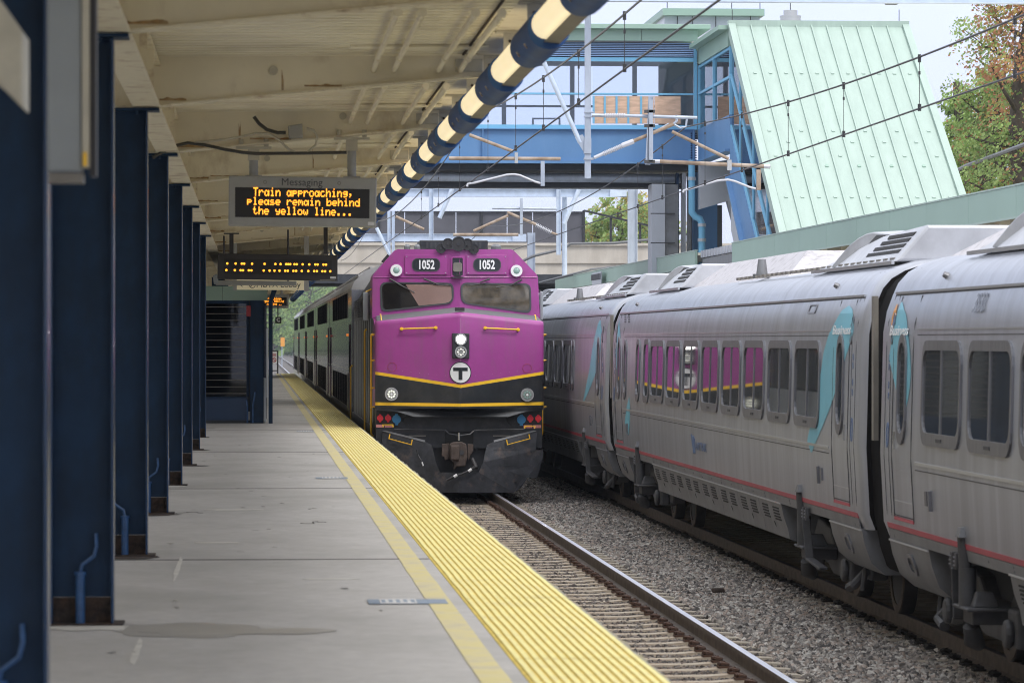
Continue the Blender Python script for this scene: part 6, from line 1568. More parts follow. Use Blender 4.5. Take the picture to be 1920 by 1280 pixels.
# stair enclosure sloping towards the camera
ST_ = thing('stair_enclosure', 'stair tower with pale green standing seam metal roof sloping down to the right platform', 'stair tower', (11, 84, PLAT))
SX0 = 11.0
tl = WX(1367, 46, SX0); bl = WX(1463, 441, SX0)
slope = (tl.z-bl.z)/(tl.y-bl.y)
SX1 = WY(1701, 50, tl.y).x
yb_ = Yd(76, 12); zb_ = tl.z - slope*(tl.y-yb_)
def roofp(x, y, o=0): return Vector((x, y, tl.z - slope*(tl.y-y) + o))
m = MB(); m.hexa([roofp(SX0, yb_), roofp(SX1, yb_), roofp(SX1, tl.y), roofp(SX0, tl.y)], [roofp(SX0, yb_, -.12), roofp(SX1, yb_, -.12), roofp(SX1, tl.y, -.12), roofp(SX0, tl.y, -.12)]); m.build('roof_deck', M['greenroof'], ST_)
npn = 11
for k in range(npn):
    x0 = SX0+.14+(SX1-SX0-.28)*k/npn; x1 = SX0+.14+(SX1-SX0-.28)*(k+1)/npn
    m = MB(); m.hexa([roofp(x0+.015, yb_, .003), roofp(x1-.015, yb_, .003), roofp(x1-.015, tl.y-.12, .003), roofp(x0+.015, tl.y-.12, .003)],
                     [roofp(x0+.015, yb_, .012), roofp(x1-.015, yb_, .012), roofp(x1-.015, tl.y-.12, .012), roofp(x0+.015, tl.y-.12, .012)]); rp_ = m.build('roof_sheet', M['greenroof'], ST_)
    if k:
        m = MB(); m.hexa([roofp(x0-.014, yb_, .002), roofp(x0+.014, yb_, .002), roofp(x0+.014, tl.y-.1, .002), roofp(x0-.014, tl.y-.1, .002)], [roofp(x0-.014, yb_, .06), roofp(x0+.014, yb_, .06), roofp(x0+.014, tl.y-.1, .06), roofp(x0-.014, tl.y-.1, .06)]); m.build('standing_seam', M['greenroof'], ST_)
    # snow guards
    for yy_ in (tl.y-2.2, tl.y-4.6-(k % 2)*.45, tl.y-5.6-(k % 2)*.4, tl.y-7.2):
        q = roofp((x0+x1)/2, yy_, .013); dv = Vector((0, 1, slope)).normalized()
        m = MB(); w_ = .035; pts = [q+Vector((-w_, 0, 0)), q+Vector((w_, 0, 0)), q+Vector((w_, 0, 0))+dv*.07, q+dv*.11, q+Vector((-w_, 0, 0))+dv*.07]
        nn = Vector((0, -slope, 1)).normalized()*.02
        m.hexa(pts, [p+nn for p in pts]); m.build('snow_guard', M['greenroof'] if (k*3+int(yy_)) % 6 else M['greenfascia'], rp_)
# ridge cap and verge trims
m = MB(); m.hexa([roofp(SX0-.03, tl.y-.12, -.02), roofp(SX1+.03, tl.y-.12, -.02), roofp(SX1+.03, tl.y-.12, .16), roofp(SX0-.03, tl.y-.12, .16)], [roofp(SX0-.03, tl.y+.1, -.1), roofp(SX1+.03, tl.y+.1, -.1), roofp(SX1+.03, tl.y+.1, .02), roofp(SX0-.03, tl.y+.1, .02)]); m.build('ridge_cap', M['greenroof'], ST_)
for x0, x1 in ((SX0-.03, SX0+.13), (SX1-.13, SX1+.03)):
    m = MB(); m.hexa([roofp(x0, yb_, -.20), roofp(x1, yb_, -.20), roofp(x1, tl.y-.125, -.20), roofp(x0, tl.y-.125, -.20)], [roofp(x0, yb_, .09), roofp(x1, yb_, .09), roofp(x1, tl.y-.125, .09), roofp(x0, tl.y-.125, .09)]); m.build('verge_trim', M['greenroof'], ST_)
# flat roof part behind the ridge joining the bridge
m = MB(); m.box(SX0-.03, SX1+.03, tl.y+.101, YB_+5.2, tl.z-.12, tl.z-.02); m.build('flat_roof', M['greenfascia'], ST_)
m = MB(); m.box(SX0-.02, SX0+.05, tl.y+.101, YB_-.56, tl.z-.50, tl.z-.121); m.build('fascia_panel', M['greenfascia'], ST_)
m = MB(); m.hexa([(SX0-.25, tl.y+.0, tl.z-.12), (SX0-.031, tl.y+.0, tl.z-.12), (SX0-.031, tl.y+.0, tl.z-.02), (SX0-.25, tl.y+.0, tl.z-.02)], [(SX0-.25, YB_-.56, tl.z-.12), (SX0-.031, YB_-.56, tl.z-.12), (SX0-.031, YB_-.56, tl.z-.02), (SX0-.25, YB_-.56, tl.z-.02)]); m.build('roof_overhang', M['greenfascia'], ST_)
# side glazing plane X = SX0+.06, from corner post to the slope
GX = SX0+.06
zfl = zz(242)
m = MB(); m.hexa([(GX, YB_-.1, zfl), (GX, tl.y, zfl), (GX, tl.y, tl.z-.51), (GX, YB_-.1, tl.z-.51)], [(GX+.01, YB_-.1, zfl), (GX+.01, tl.y, zfl), (GX+.01, tl.y, tl.z-.51), (GX+.01, YB_-.1, tl.z-.51)]); m.build('side_glass', M['cglass'], ST_)
zt_ = tl.z-.51
for y in (YB_-.16, (YB_+tl.y)/2, tl.y+.02):
    m = MB(); m.box(GX-.05, GX+.05, y-.04, y+.04, zfl-.1, zt_); m.build('mullion', M['lblue'], ST_)
for z in (zt_-.03, zz(176)):
    m = MB(); m.box(GX-.04, GX+.04, tl.y+.06, (YB_+tl.y)/2-.041, z-.03, z+.03); m.box(GX-.04, GX+.04, (YB_+tl.y)/2+.041, YB_-.2, z-.03, z+.03); m.build('transom', M['lblue'], ST_)
# sloping glazing and strings
def spoly(name, m_, o0, o1, y0, y1, x=GX, th=.01):
    m = MB(); a = [(x, y0, roofp(0, y0).z+o0), (x, y1, roofp(0, y1).z+o0), (x, y1, roofp(0, y1).z+o1), (x, y0, roofp(0, y0).z+o1)]
    m.hexa(a, [(p[0]+th, p[1], p[2]) for p in a]); return m.build(name, m_, ST_)
ya_ = tl.y-.05
spoly('sloping_glass', M['cglass'], -1.12, -.22, yb_, ya_); spoly('sloping_glass', M['cglass'], -2.30, -1.20, yb_, ya_)
spoly('sloping_bar', M['lblue'], -1.20, -1.12, yb_, ya_, GX-.04, .1); spoly('sloping_bar', M['lblue'], -2.40, -2.30, yb_, ya_, GX-.04, .1)
spoly('sloping_bar', M['lblue'], -.26, -.205, yb_, ya_, GX-.03, .08)
spoly('stair_string', M['bblue'], -3.45, -2.41, yb_, ya_, GX-.05, .06)
spoly('stair_string_flange', M['bblue'], -3.55, -3.46, yb_, ya_, GX-.16, .3)
spoly('side_cladding', M['clad'], -4.75, -3.56, yb_+1, ya_, GX-.02, .04)
m = MB(); m.box(GX-.05, GX+.01, ya_+.01, YB_-.21, zz(303), zz(243)); m.box(GX-.16, GX+.14, ya_+.01, YB_-.21, zz(307), zz(303.2)); m.build('landing_girder', M['bblue'], ST_)
for k in range(3):
    y = tl.y-1.6-2.3*k; m = MB(); z1 = roofp(0, y).z; m.box(GX-.03, GX+.03, y-.03, y+.03, z1-2.3, z1-.27); m.build('mullion', M['lblue'], ST_)
# far side wall & interior
m = MB(); a = [(SX1-.05, yb_, PLAT), (SX1-.05, YB_+5, PLAT), (SX1-.05, YB_+5, tl.z-.13), (SX1-.05, tl.y, tl.z-.13), (SX1-.05, yb_, zb_-.13)]; m.hexa(a, [(p[0]+.04, p[1], p[2]) for p in a]); m.build('far_wall', M['clad'], ST_)
spoly('stair_flight', M['intgrey'], -3.6, -3.0, yb_, ya_-.2, SX0+.7, 2.6)
# supporting pillars
for (px0, px1, py0, py1, mm, o, lab) in ((1222, 1247, 345, 520, 'clad', 0, 'pillar'), (1300, 1345, 322, 520, 'bblue', 1.2, 'pillar')):
    a, b = B(px0, py1, o), B(px1, py0, o); m = MB(); m.box(a.x, b.x, a.y, a.y+.9, PLAT, b.z); m.build('pillar', M[mm], ST_)
a, b = B(1247.5, 0), B(1265, 0); m = MB(); m.box(a.x, b.x+.1, YB_+.1, YB_+.9, PLAT, zz(345)); m.build('pillar', M['asilver_s'], ST_)
for z in (zz(400), zz(455)): m = MB(); m.box(B(1221,0).x-.003, B(1266,0).x, YB_-.004, YB_+.1-.001, z-.012, z+.012); m.build('cladding_joint', M['seam'], ST_)
for px0, px1, mm in ((1268, 1273, 'navy'), (1279, 1286, 'clad'), (1290, 1296, 'asilver_s')):
    a, b = B(px0, 0, .5), B(px1, 0, .5); m = MB(); m.box(a.x, b.x, a.y, a.y+.3, PLAT, zz(322)); m.build('downpipe', M[mm], ST_)
# cladding portal in front
m = MB(); c = [B(1303, 312), B(1374, 300), B(1402, 450), B(1376, 458), B(1355, 380), B(1303, 395)]
m.hexa([p+Vector((0, -1.0, 0)) for p in c], [p+Vector((0, -.6, 0)) for p in c]); m.build('portal_cladding', M['clad'], ST_)
m = MB(); m.box(B(1303, 0).x, B(1368, 0).x, YB_+1.5, YB_+1.6, PLAT, zz(380)); m.build('back_panel', M['asilver_s'], ST_)
m = MB(); m.tube([B(1297, 300, -.7), B(1297, 398, -.7), B(1304, 407, -.7), B(1312, 410, -.7), B(1316, 420, -.7), B(1316, 520, -.7)], .085, 12); m.build('drain_pipe', M['lblue'], ST_, smooth=50)
m = MB(); 
for q in ((1297, 335), (1316, 422), (1316, 450)): p = B(*q, -.7); m.tube([p-Vector((0,0,.04)), p+Vector((0,0,.04))], .105, 12)
m.build('pipe_collar', M['clad'], ST_)
# roof ventilator and boxes on the ridge
q = W(1482, 41, 92); t = thing('roof_ventilator', 'round silver ventilator on the stair tower ridge', 'ventilator', q)
m = MB(); m.tube([q, q+Vector((0,0,.10))], .25, 24); m.tube([q+Vector((0,0,.10)), q+Vector((0,0,.14))], .26, 24); m.tube([q+Vector((0,0,.14)), q+Vector((0,0,.27))], .17, 20); m.build('drum', M['chrome'], t, smooth=40)
m = MB(); m.tube([q+Vector((0,0,.27)), q+Vector((0,0,.50))], .010, 5); m.build('rod', M['wire'], t)
for (px0, px1, lab) in ((1363, 1383, 'left dark roof floodlight at the corner of the stair tower ridge'), (1672, 1700, 'right dark roof floodlight at the corner of the stair tower ridge')):
    a, b = W(px0, 46, 89), W(px1, 40, 89); t = thing('roof_floodlight', lab, 'floodlight', a, 'floodlights on the ridge')
    m = MB(); m.hexa([(a.x, a.y, a.z-.1), (b.x, a.y, a.z-.1), (b.x-.03, a.y, b.z), (a.x+.12, a.y, b.z)], [(a.x, a.y+.3, a.z-.1), (b.x, a.y+.3, a.z-.1), (b.x-.03, a.y+.3, b.z), (a.x+.12, a.y+.3, b.z)]); m.build('lamp_head', M['bogie'], t)
    m = MB(); xm = (a.x+b.x)/2; m.tube([(xm, a.y, b.z), (xm, a.y, b.z+.27)], .01, 5); m.build('rod', M['wire'], t)

# ================================================================= OVERPASS
DO = 165.0; YO = Yd(DO, 5); O = lambda px, py, o=0: WY(px, py, YO+o)
OV = thing('road_overpass', 'concrete road overpass with grey screened fence behind the locomotive', 'overpass', (O(900, 510).x, YO, 0))
x0, x1 = -26.0, O(1226, 0).x+14
m = MB(); m.box(x0, x1, YO, YO+.4, O(0,492).z, O(0,459).z); m.build('parapet', M['oconc'], OV)
m = MB(); m.box(x0, x1, YO-.12, YO+.4, O(0,459).z+.002, O(0,456).z+.05); m.build('parapet_coping', M['oconc'], OV)
m = MB(); m.box(x0, x1, YO+.1, YO+12, O(0,513).z, O(0,492).z-.002); m.build('deck_edge', M['oconc'], OV)
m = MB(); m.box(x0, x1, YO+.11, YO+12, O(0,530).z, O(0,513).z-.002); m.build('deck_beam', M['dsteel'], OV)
k = 0; x = O(1095, 0).x
while x > x0+1.1:
    xa = x-1.12
    m = MB(); m.box(xa+.015, x-.015, YO+.15, YO+.18, O(0,457).z+.05, O(0,396).z); m.build('screen_panel', M['oscreen'], OV)
    if k % 4 == 0: m = MB(); m.box(x-.05, x+.05, YO+.05, YO+.14, O(0,459).z+.05, O(0,394).z); m.build('screen_post', M['fence'], OV)
    x = xa; k += 1
m = MB(); m.box(x0, O(1095,0).x, YO+.04, YO+.13, O(0,396).z, O(0,394).z); m.build('screen_rail', M['fence'], OV)
# open sloping fence at right
m = MB()
for px_, py_ in ((1095, 394), (1146, 407), (1201, 421), (1290, 440)): q = O(px_, py_); m.box(q.x-.05, q.x+.05, YO+.14, YO+.22, O(0,458).z, q.z)
m.bar(O(1095, 395, .1), O(1290, 440, .1), .09); m.bar(O(1095, 456.5, .1), O(1290, 456.5, .1), .06); m.build('open_fence', M['fence'], OV)
for xx in (-9, 15):
    m = MB(); m.box(xx-.6, xx+.6, YO+3, YO+9, -.3, O(0,530).z-.002); m.build('pier', M['oconc'], OV)
for xx in (9.5,):
    m = MB(); m.box(xx, x1, YO+12.1, YO+12.6, -.3, O(0,513).z); m.build('abutment', M['dsteel'], OV)

# ================================================================= CATENARY
def portal(D, xm_, label, htop, beam_h=.22, yoff=0, left=-3.0, mast=True):
    y = Yd(D, xm_)
    t = thing('catenary_portal', label, 'catenary portal', (xm_, y, 0), 'catenary portals')
    m = MB(); m.ibeam((left, y, htop-beam_h/2), (xm_-.2, y, htop-beam_h/2), .2, beam_h, .02); m.build('cross_beam', M['galv_lt'], t)
    if mast:
        m = MB(); m.ibeam((xm_, y, -.2), (xm_, y, htop+.05), .30, .30, .03, up=(1, 0, 0)); m.build('mast', M['galv'], t)
        m = MB(); m.hexa([(xm_-.2, y-.1, htop-beam_h), (xm_-.2, y-.1, htop), (xm_-.75, y-.1, htop-.02), (xm_-.75, y-.1, htop-beam_h+.02)], [(xm_-.2, y+.1, htop-beam_h), (xm_-.2, y+.1, htop), (xm_-.75, y+.1, htop-.02), (xm_-.75, y+.1, htop-beam_h+.02)]); m.build('haunch', M['galv_lt'], t)
    return t, y
def insul(m, p, q, r=.055, n=12):
    p = Vector(p); q = Vector(q)
    m.tube([p, q], .028, 8)
    for k in range(n):
        c = p+(q-p)*((k+.5)/n); d = (q-p).normalized()*.008; m.tube([c-d, c+d], r, 10)
# first drop post between the tracks
DC = 66.0; XP = 5.80; YP = Yd(DC, XP); C = lambda px, py, o=0: WY(px, py, YP+o)
t0_, _ = portal(DC, 14.6, 'nearest catenary portal whose beam crosses the very top of the photo', C(0, 0).z+.28, .30, left=-.2)
t = thing('drop_post', 'large galvanised drop post hanging between the trains with insulated arms', 'catenary post', (XP, YP, C(0,335).z))
a, b = C(1096.5, 335), C(1107.5, 0)
m = MB(); m.ibeam(((a.x+b.x)/2, YP, a.z), ((a.x+b.x)/2, YP, C(0,0).z-.02), .12, .10, .012, up=(1,0,0)); m.box(a.x, b.x, YP-.055, YP-.04, a.z, C(0,0).z-.02); m.build('post_shaft', M['galv'], t)
for py0, py1 in ((210, 212), (218, 220), (260, 288), (296, 300)):
    p, q = C(1095, py1), C(1113 if py1-py0 < 5 else 1108, py0); m = MB(); m.box(p.x, q.x, YP-.08, YP+.08, p.z, q.z); m.build('clamp', M['galv'], t)
m = MB(); m.tube([C(1088, 268), C(1022, 122), C(1000, 60)], .042, 10); m.build('diagonal_brace', M['galv_lt'], t, smooth=50)
m = MB(); m.hexa([C(1078, 258, -.03), C(1092, 252, -.03), C(1108, 275, -.03), (C(1096, 288, -.03))], [C(1078, 258, .03), C(1092, 252, .03), C(1108, 275, .03), (C(1096, 288, .03))]); m.build('brace_gusset', M['galv'], t)
# top arm
m = MB(); insul(m, C(1133, 217, -.1), C(1172, 217, -.1), .045, 12); m.build('insulator', M['porcelain'], t)
m = MB(); m.tube([C(1110, 216, -.1), C(1134, 217, -.1)], .03, 8); m.tube([C(1171, 217, -.1), C(1307, 221, -.1)], .030, 10); m.build('top_arm', M['galv'], t)
m = MB(); insul(m, C(1131, 289, -.1), C(1168, 273, -.1), .045, 12); m.build('insulator', M['porcelain'], t)
m = MB(); m.tube([C(1114, 296, -.1), C(1132, 288, -.1)], .03, 8); m.tube([C(1167, 273, -.1), C(1188, 265, -.1)], .045, 8); m.build('arm_ferrule', M['porcelain'], t)
m = MB(); m.tube([C(1187, 265, -.1), C(1263, 233, -.1)], .033, 10); m.build('lower_arm', M['rusty_tube'], t)
m = MB(); m.tube([C(1263, 233, -.1), C(1269, 227, -.1), C(1268, 216, -.1)], .025, 6); m.build('arm_hook', M['galv'], t)
m = MB(); a, b = C(1213, 308), C(1224, 181); m.ibeam(C(1220.5, 181, -.14), C(1214.5, 309, -.14), .09, .08, .012, up=(1,0,0)); m.box(C(1217,0).x-.02, C(1217,0).x+.05, YP-.2, YP-.17, C(0,300).z, C(0,183).z); m.build('registration_post', M['galv'], t)
for py_ in (209, 236, 303):
    m = MB(); q = C(1218, py_, -.16); m.box(q.x-.09, q.x+.09, q.y-.04, q.y+.06, q.z-.025, q.z+.025); m.build('clamp', M['bogie'], t)
m = MB(); m.tube([C(1260, 247, -.1), C(1366, 298, -.1)], .030, 10); m.build('strut_arm', M['rusty_tube'], t)
m = MB(); m.tube([C(1222, 303, -.1), C(1237, 303, -.1)], .035, 8); m.tube([C(1432, 312, -.1), C(1444, 312.5, -.1)], .038, 8); m.build('arm_ferrule', M['porcelain'], t)
m = MB(); m.tube([C(1237, 303, -.1), C(1433, 312, -.1)], .036, 10); m.build('registration_arm', M['rusty_tube'], t)
m = MB(); m.box(C(1362,0).x, C(1370,0).x, YP-.14, YP-.06, C(0,316).z, C(0,296).z); m.build('clamp', M['chrome'], t)
m = MB(); m.box(C(1417,0).x, C(1425,0).x, YP-.13, YP-.07, C(0,353).z, C(0,314).z); m.build('drop_bracket', M['rusty_tube'], t)
m = MB(); m.tube([C(1417, 354, -.1), C(1405, 351, -.1), C(1378, 340, -.1), C(1365, 337, -.1), C(1345, 339, -.1), C(1290, 355, -.1), C(1282, 357, -.1), C(1281, 361, -.1)], .020, 8); m.build('steady_arm', M['porcelain'], t, smooth=60)
for c in ([(1263, 233), (1275, 240), (1286, 238), (1288, 222)], [(1254, 232), (1236, 243)]):
    m = MB(); m.tube([C(*p, -.1) for p in c], .02, 6); m.build('fitting', M['galv'], t)
# cantilever for the locomotive track
t = thing('cantilever_arm', 'brown tube cantilever with bent steady arm left of the drop post, over the locomotive track', 'cantilever', C(930, 298))
m = MB(); m.tube([C(842, 297), C(1051, 298)], .033, 10); m.build('registration_arm', M['rusty_tube'], t)
m = MB(); m.tube([C(880, 253), C(962, 284)], .030, 10); m.build('strut_arm', M['rusty_tube'], t)
m = MB(); m.box(C(965,0).x, C(971,0).x, YP-.04, YP+.04, C(0,303).z, C(0,283).z); m.build('clamp', M['chrome'], t)
m = MB(); m.box(C(1014,0).x, C(1021,0).x, YP-.04, YP+.04, C(0,346).z, C(0,299).z); m.build('drop_bracket', M['galv'], t)
m = MB(); m.tube([C(1014, 344, .0), C(1003, 341), C(975, 329), C(964, 327), C(950, 328), C(890, 343), C(877, 345), C(876, 350)], .020, 8); m.build('steady_arm', M['porcelain'], t, smooth=60)
# second portal beyond the footbridge
XM2 = W(1186, 400, 124).x
t2, Y2 = portal(124.0, XM2, 'galvanised portal mast beside the grey pillar with a beam behind the footbridge', W(0, 355, 124).z, .26, left=-2.5)
C2 = lambda px, py, o=0: WY(px, py, Y2+o)
def droppost(px, y0, y1, w_, label, brace):
    a = C2(px, y1); t = thing('drop_post', label, 'catenary post', a)
    m = MB(); m.ibeam((a.x, Y2-.15, a.z), (a.x, Y2-.15, C2(0, y0).z), w_, .14, .015, up=(1,0,0)); m.build('post_shaft', M['galv_lt'], t)
    if brace: m = MB(); m.tube([C2(*brace[0], -.15), C2(*brace[1], -.15)], .075, 10); m.build('diagonal_brace', M['galv_lt'], t)
    return t
droppost(808, 338, 450, .16, 'left pale drop post seen under the footbridge above the loco roof', ((824, 409), (856, 335)))
t = droppost(1046.5, 345, 478, .14, 'right pale drop post under the footbridge with diagonal brace', ((1057, 420), (1087, 352)))
m = MB(); insul(m, C2(1004, 421, -.2), C2(1034, 436, -.2), .075, 10); m.build('insulator', M['porcelain'], t)
m = MB(); m.tube([C2(1034, 436, -.2), C2(1045, 440, -.2)], .04, 6); m.tube([C2(951, 398, -.2), C2(1005, 421, -.2)], .05, 8); m.build('lower_arm', M['rusty_tube'], t)
m = MB(); m.tube([C2(888, 433, -.2), C2(953, 404, -.2)], .045, 8); m.build('strut_arm', M['rusty_tube'], t)
m = MB(); m.tube([C2(923, 390, -.2), C2(1044, 391.5, -.2)], .045, 8); m.build('top_arm', M['galv'], t)
m = MB(); m.box(C2(974,0).x, C2(979,0).x, Y2-.3, Y2-.2, C2(0,440).z, C2(0,370).z); m.build('registration_post', M['galv'], t)
m = MB(); m.tube([C2(850, 440, -.2), C2(972, 440, -.2)], .05, 8); m.build('registration_arm', M['rusty_tube'], t)
t = thing('catenary_pole', 'slim pale pole just right of the drop post under the bridge', 'pole', C2(1060, 514))
m = MB(); a = C2(1060, 0); m.tube([(a.x, Y2+.3, -.2), (a.x, Y2+.3, C2(0, 365).z)], .085, 10); m.build('pole', M['galv_lt'], t)
# third portal in front of the overpass
XM3 = W(996, 440, 150).x
t3, Y3 = portal(150.0, XM3, 'farther galvanised mast and beam standing in front of the concrete overpass', W(0, 439, 150).z, .30, left=-3)
C3 = lambda px, py, o=0: WY(px, py, Y3+o)
for px_, lab in ((737, 'pale twin post rising left of the locomotive roof'), (729, 'thin pale post rising left of the locomotive roof')):
    a = C3(px_, 480); t = thing('drop_post', lab, 'catenary post', a)
    m = MB(); m.ibeam((a.x, Y3-.2, C3(0, 480).z), (a.x, Y3-.2, C3(0, 395).z), .12, .12, .015, up=(1,0,0)); m.build('post_shaft', M['galv_lt'], t)
t = thing('diagonal_brace', 'pale diagonal tube brace at the upper left of the locomotive', 'brace', C3(730, 480))
m = MB(); m.tube([C3(706, 427, -.2), C3(731, 478, -.2)], .07, 8); m.build('tube', M['galv_lt'], t)
t = thing('diagonal_brace', 'brown diagonal arm above the upper left of the locomotive', 'brace', C2(780, 425))
m = MB(); m.tube([C2(742, 406, -.2), C2(795, 430, -.2)], .045, 8); m.build('tube', M['rusty_tube'], t)

# wires
def wire(label, pts, r, m_='wire', name='overhead_wire', cat='wire', group='overhead wires'):
    m = MB(); m.tube(pts, r, 6, cap=False); return m.build(name, M[m_], None, label, cat, group)
def wpts(X, ys_, zs_): return [(X, y, z) for y, z in zip(ys_, zs_)]
XT = 7.55
# contact and messenger over the silver train: anchor points at portals
zc = WX(1289, 355, XT).z; ya1 = YP
yspan = [-2, 16, 33, 50, 66, 90, 124, 160, 220, 400]
wire('lower contact wire running over the silver train from the upper right', wpts(XT, yspan, [zc+.0]*10), .011)
def zmsg(y):
    # messenger: high at portals (66, 124, 8), sagging between
    ps = [8, YP, Y2, 180, 240]; hi = WX(1285, 238, XT).z
    for a, b in zip(ps[:-1], ps[1:]):
        if a <= y <= b:
            t_ = (y-a)/(b-a); return hi - .55*4*t_*(1-t_)*((b-a)/58)**2
    return hi
ysm = [8+2.9*k for k in range(80)]
wire('upper messenger wire sagging over the silver train', [(XT, y, zmsg(y)) for y in ysm], .012)
def droppers(X, ys_, zlo, zf, n0, grp, lab):
    for i, y in enumerate(ys_):
        t = thing('wire_dropper', lab(i), 'dropper', (X, y, zlo), grp)
        m = MB(); m.tube([(X, y, zlo), (X, y, zf(y))], .0045, 5); m.build('dropper_rod', M['wire'], t)
        m = MB(); m.tube([(X, y, zlo-.03), (X, y, zlo+.05)], .022, 6); m.tube([(X, y, zf(y)-.06), (X, y, zf(y)+.03)], .020, 6); m.tube([(X, y, zf(y)-.20), (X, y, zf(y)-.16)], .014, 6); m.build('dropper_clamp', M['wire'], t)
dy_ = [WX(px, 300, XT).y for px in (1903, 1724, 1582, 1478, 1391, 1322, 1242, 1196)]
droppers(XT, dy_, zc, zmsg, 0, 'droppers over the silver train', lambda i: ['nearest dropper at the far right of the photo beside the orange tree', 'second dropper crossing the right edge of the pale green roof', 'third dropper crossing the middle of the pale green roof', 'fourth dropper at the left part of the pale green roof', 'fifth dropper near the left edge of the pale green roof', 'sixth dropper in front of the blue stair string', 'seventh dropper left of the stair tower', 'eighth dropper in front of the footbridge girder'][i])
XN = 3.8; zn = WX(877, 345, XN).z
wire('contact wire above the locomotive track rising to the top of the photo', wpts(XN, yspan, [zn]*10), .011)
wire('messenger wire above the locomotive track, mostly above the frame', [(XN, y, zmsg(y)+.15) for y in ysm], .012)
dy_ = [WX(px, 300, XN).y for px in (1171, 1085, 1019, 967, 915, 862, 822, 790)]
droppers(XN, dy_, zn, lambda y: zmsg(y)+.15, 0, 'droppers over the locomotive track', lambda i: ['nearest dropper over the locomotive track just right of the drop post', 'second dropper over the locomotive track in front of the bridge glass', 'third dropper over the locomotive track left of the diagonal brace', 'fourth dropper over the locomotive track ending near the bridge girder', 'fifth dropper over the locomotive track in front of the blue girder', 'sixth dropper over the locomotive track left of the bent steady arm', 'seventh dropper over the locomotive track beneath the footbridge', 'eighth small dropper above the locomotive roof'][i])
wire('thick grey ribbed cable at the right in front of the trees', [WX(1700, 366, 20), WX(1815, 310, 20), WX(1870, 290, 20), WX(1930, 268, 20)], .06, 'wire_grey', 'feeder_cable', 'cable')
wire('grey cable rising from the locomotive roof to the overpass mast', [W(940, 508, 128), W(1000, 480, 128), W(1055, 467, 128), W(1070, 457, 128), W(1150, 456, 128), W(1222, 449, 128)], .055, 'wire_grey', 'feeder_cable', 'cable')
wire('thin feeder wires low above the far green fascia', [W(1012, 530, 120), W(1110, 505, 118), W(1160, 500, 116)], .04, 'wire_grey', 'feeder_cable', 'cable')
# beam insulator at the very top
t = thing('beam_clamp', 'grey clamp hanging from the beam at the top edge of the photo', 'clamp', C(1671, 6))
m = MB(); p, q = C(1660, 9), C(1684, -2); m.box(p.x, q.x, YP-.1, YP+.1, p.z, q.z); m.build('clamp_body', M['bogie'], t, bevel=.02)

# ================================================================= TREES
def tree(loc, h, r, mats, nleaf, label, group='trees beyond the station', seed=1, leaf=.16, crown0=.25, sx_=1, gaps=.5):
    rnd = random.Random(seed); x, y, z = loc
    t = thing('tree', label, 'tree', loc, group)
    m = MB(); pts = [Vector((x, y, z))]
    for k in range(1, 7): pts.append(Vector((x+rnd.uniform(-.2, .2)*k*.3, y+rnd.uniform(-.2, .2)*k*.3, z+h*.85*k/6)))
    m.tube(pts, [.035*h*(1-k/7.5)+.02 for k in range(7)], 8); m.build('trunk', M['trunk'], t, smooth=50)
    limbs = MB(); clumps = []
    nl_ = int(16+h)
    for k in range(nl_):
        f = crown0+(1-crown0)*(k+.5)/nl_*.93
        b = pts[min(5, int(f*6))].lerp(pts[min(6, int(f*6)+1)], f*6 % 1)
        a = k*2.4+rnd.uniform(-.4, .4); rad = r*math.sqrt(max(.05, 1-abs(f-.50)*1.5))*rnd.uniform(.55, 1.1)
        e = b+Vector((math.cos(a)*rad*sx_, math.sin(a)*rad, rad*rnd.uniform(.2, .7)))
        limbs.tube([b, b.lerp(e, .5)+Vector((0, 0, -.05*rad)), e], [.10*r/3, .06*r/3, .02], 5, cap=False)
        for q in (.5, .72, .9, 1.0): clumps.append((b.lerp(e, q)+Vector([rnd.uniform(-.25, .25)*r*.5 for _ in range(3)]), rnd.uniform(.16, .34)*r*(.7 if q < 1 else 1)))
        for q in range(3):
            s_ = b.lerp(e, rnd.uniform(.4, .95)); e2 = s_+Vector([rnd.uniform(-1, 1)*r*.35, rnd.uniform(-1, 1)*r*.35, rnd.uniform(0, .9)*r*.35]); limbs.tube([s_, e2], [.025, .008], 4, cap=False); clumps.append((e2, rnd.uniform(.12, .24)*r))
    limbs.build('branches', M['trunk'], t)
    crowns = [MB() for _ in mats]
    wts = [w_ for _, w_ in mats]
    for i in range(nleaf):
        c, cr_ = clumps[rnd.randrange(len(clumps))]
        d = Vector((rnd.gauss(0, 1), rnd.gauss(0, 1), rnd.gauss(0, .8))); d = d.normalized()*cr_*(rnd.random()**.4)
        p = c+d
        nz_ = mnoise.noise(p*.45+Vector((seed, 0, 0)))
        j = rnd.choices(range(len(mats)), [w_*(1+2.2*nz_*(1 if q % 2 else -1)) if w_ else 0 for q, w_ in enumerate(wts)])[0] if True else 0
        s_ = leaf*rnd.uniform(.6, 1.3)
        ax = Vector((rnd.gauss(0,1), rnd.gauss(0,1), rnd.gauss(0,1))).normalized(); bx = ax.orthogonal().normalized(); cx = ax.cross(bx)
        v = [p-bx*s_*.5, p+cx*s_*.28, p+bx*s_*.5, p-cx*s_*.28]
        crowns[j].add(v, [(0, 1, 2, 3)])
    for mb_, (mm, _) in zip(crowns, mats):
        if mb_.v: 
            o = mb_.build('crown', M[mm], t)
    return t
G_ = (('leaf_g', 1.0), ('leaf_l', 1.0), ('leaf_o', .3), ('leaf_d', .15))
O_ = (('leaf_o', .65), ('leaf_g', .7), ('leaf_y', .3), ('leaf_l', 1.0))
Y_ = (('leaf_y', .8), ('leaf_l', .8), ('leaf_g', .5))
def tp(px, d): q = W(px, 638, d); return (q.x, q.y, -.3)
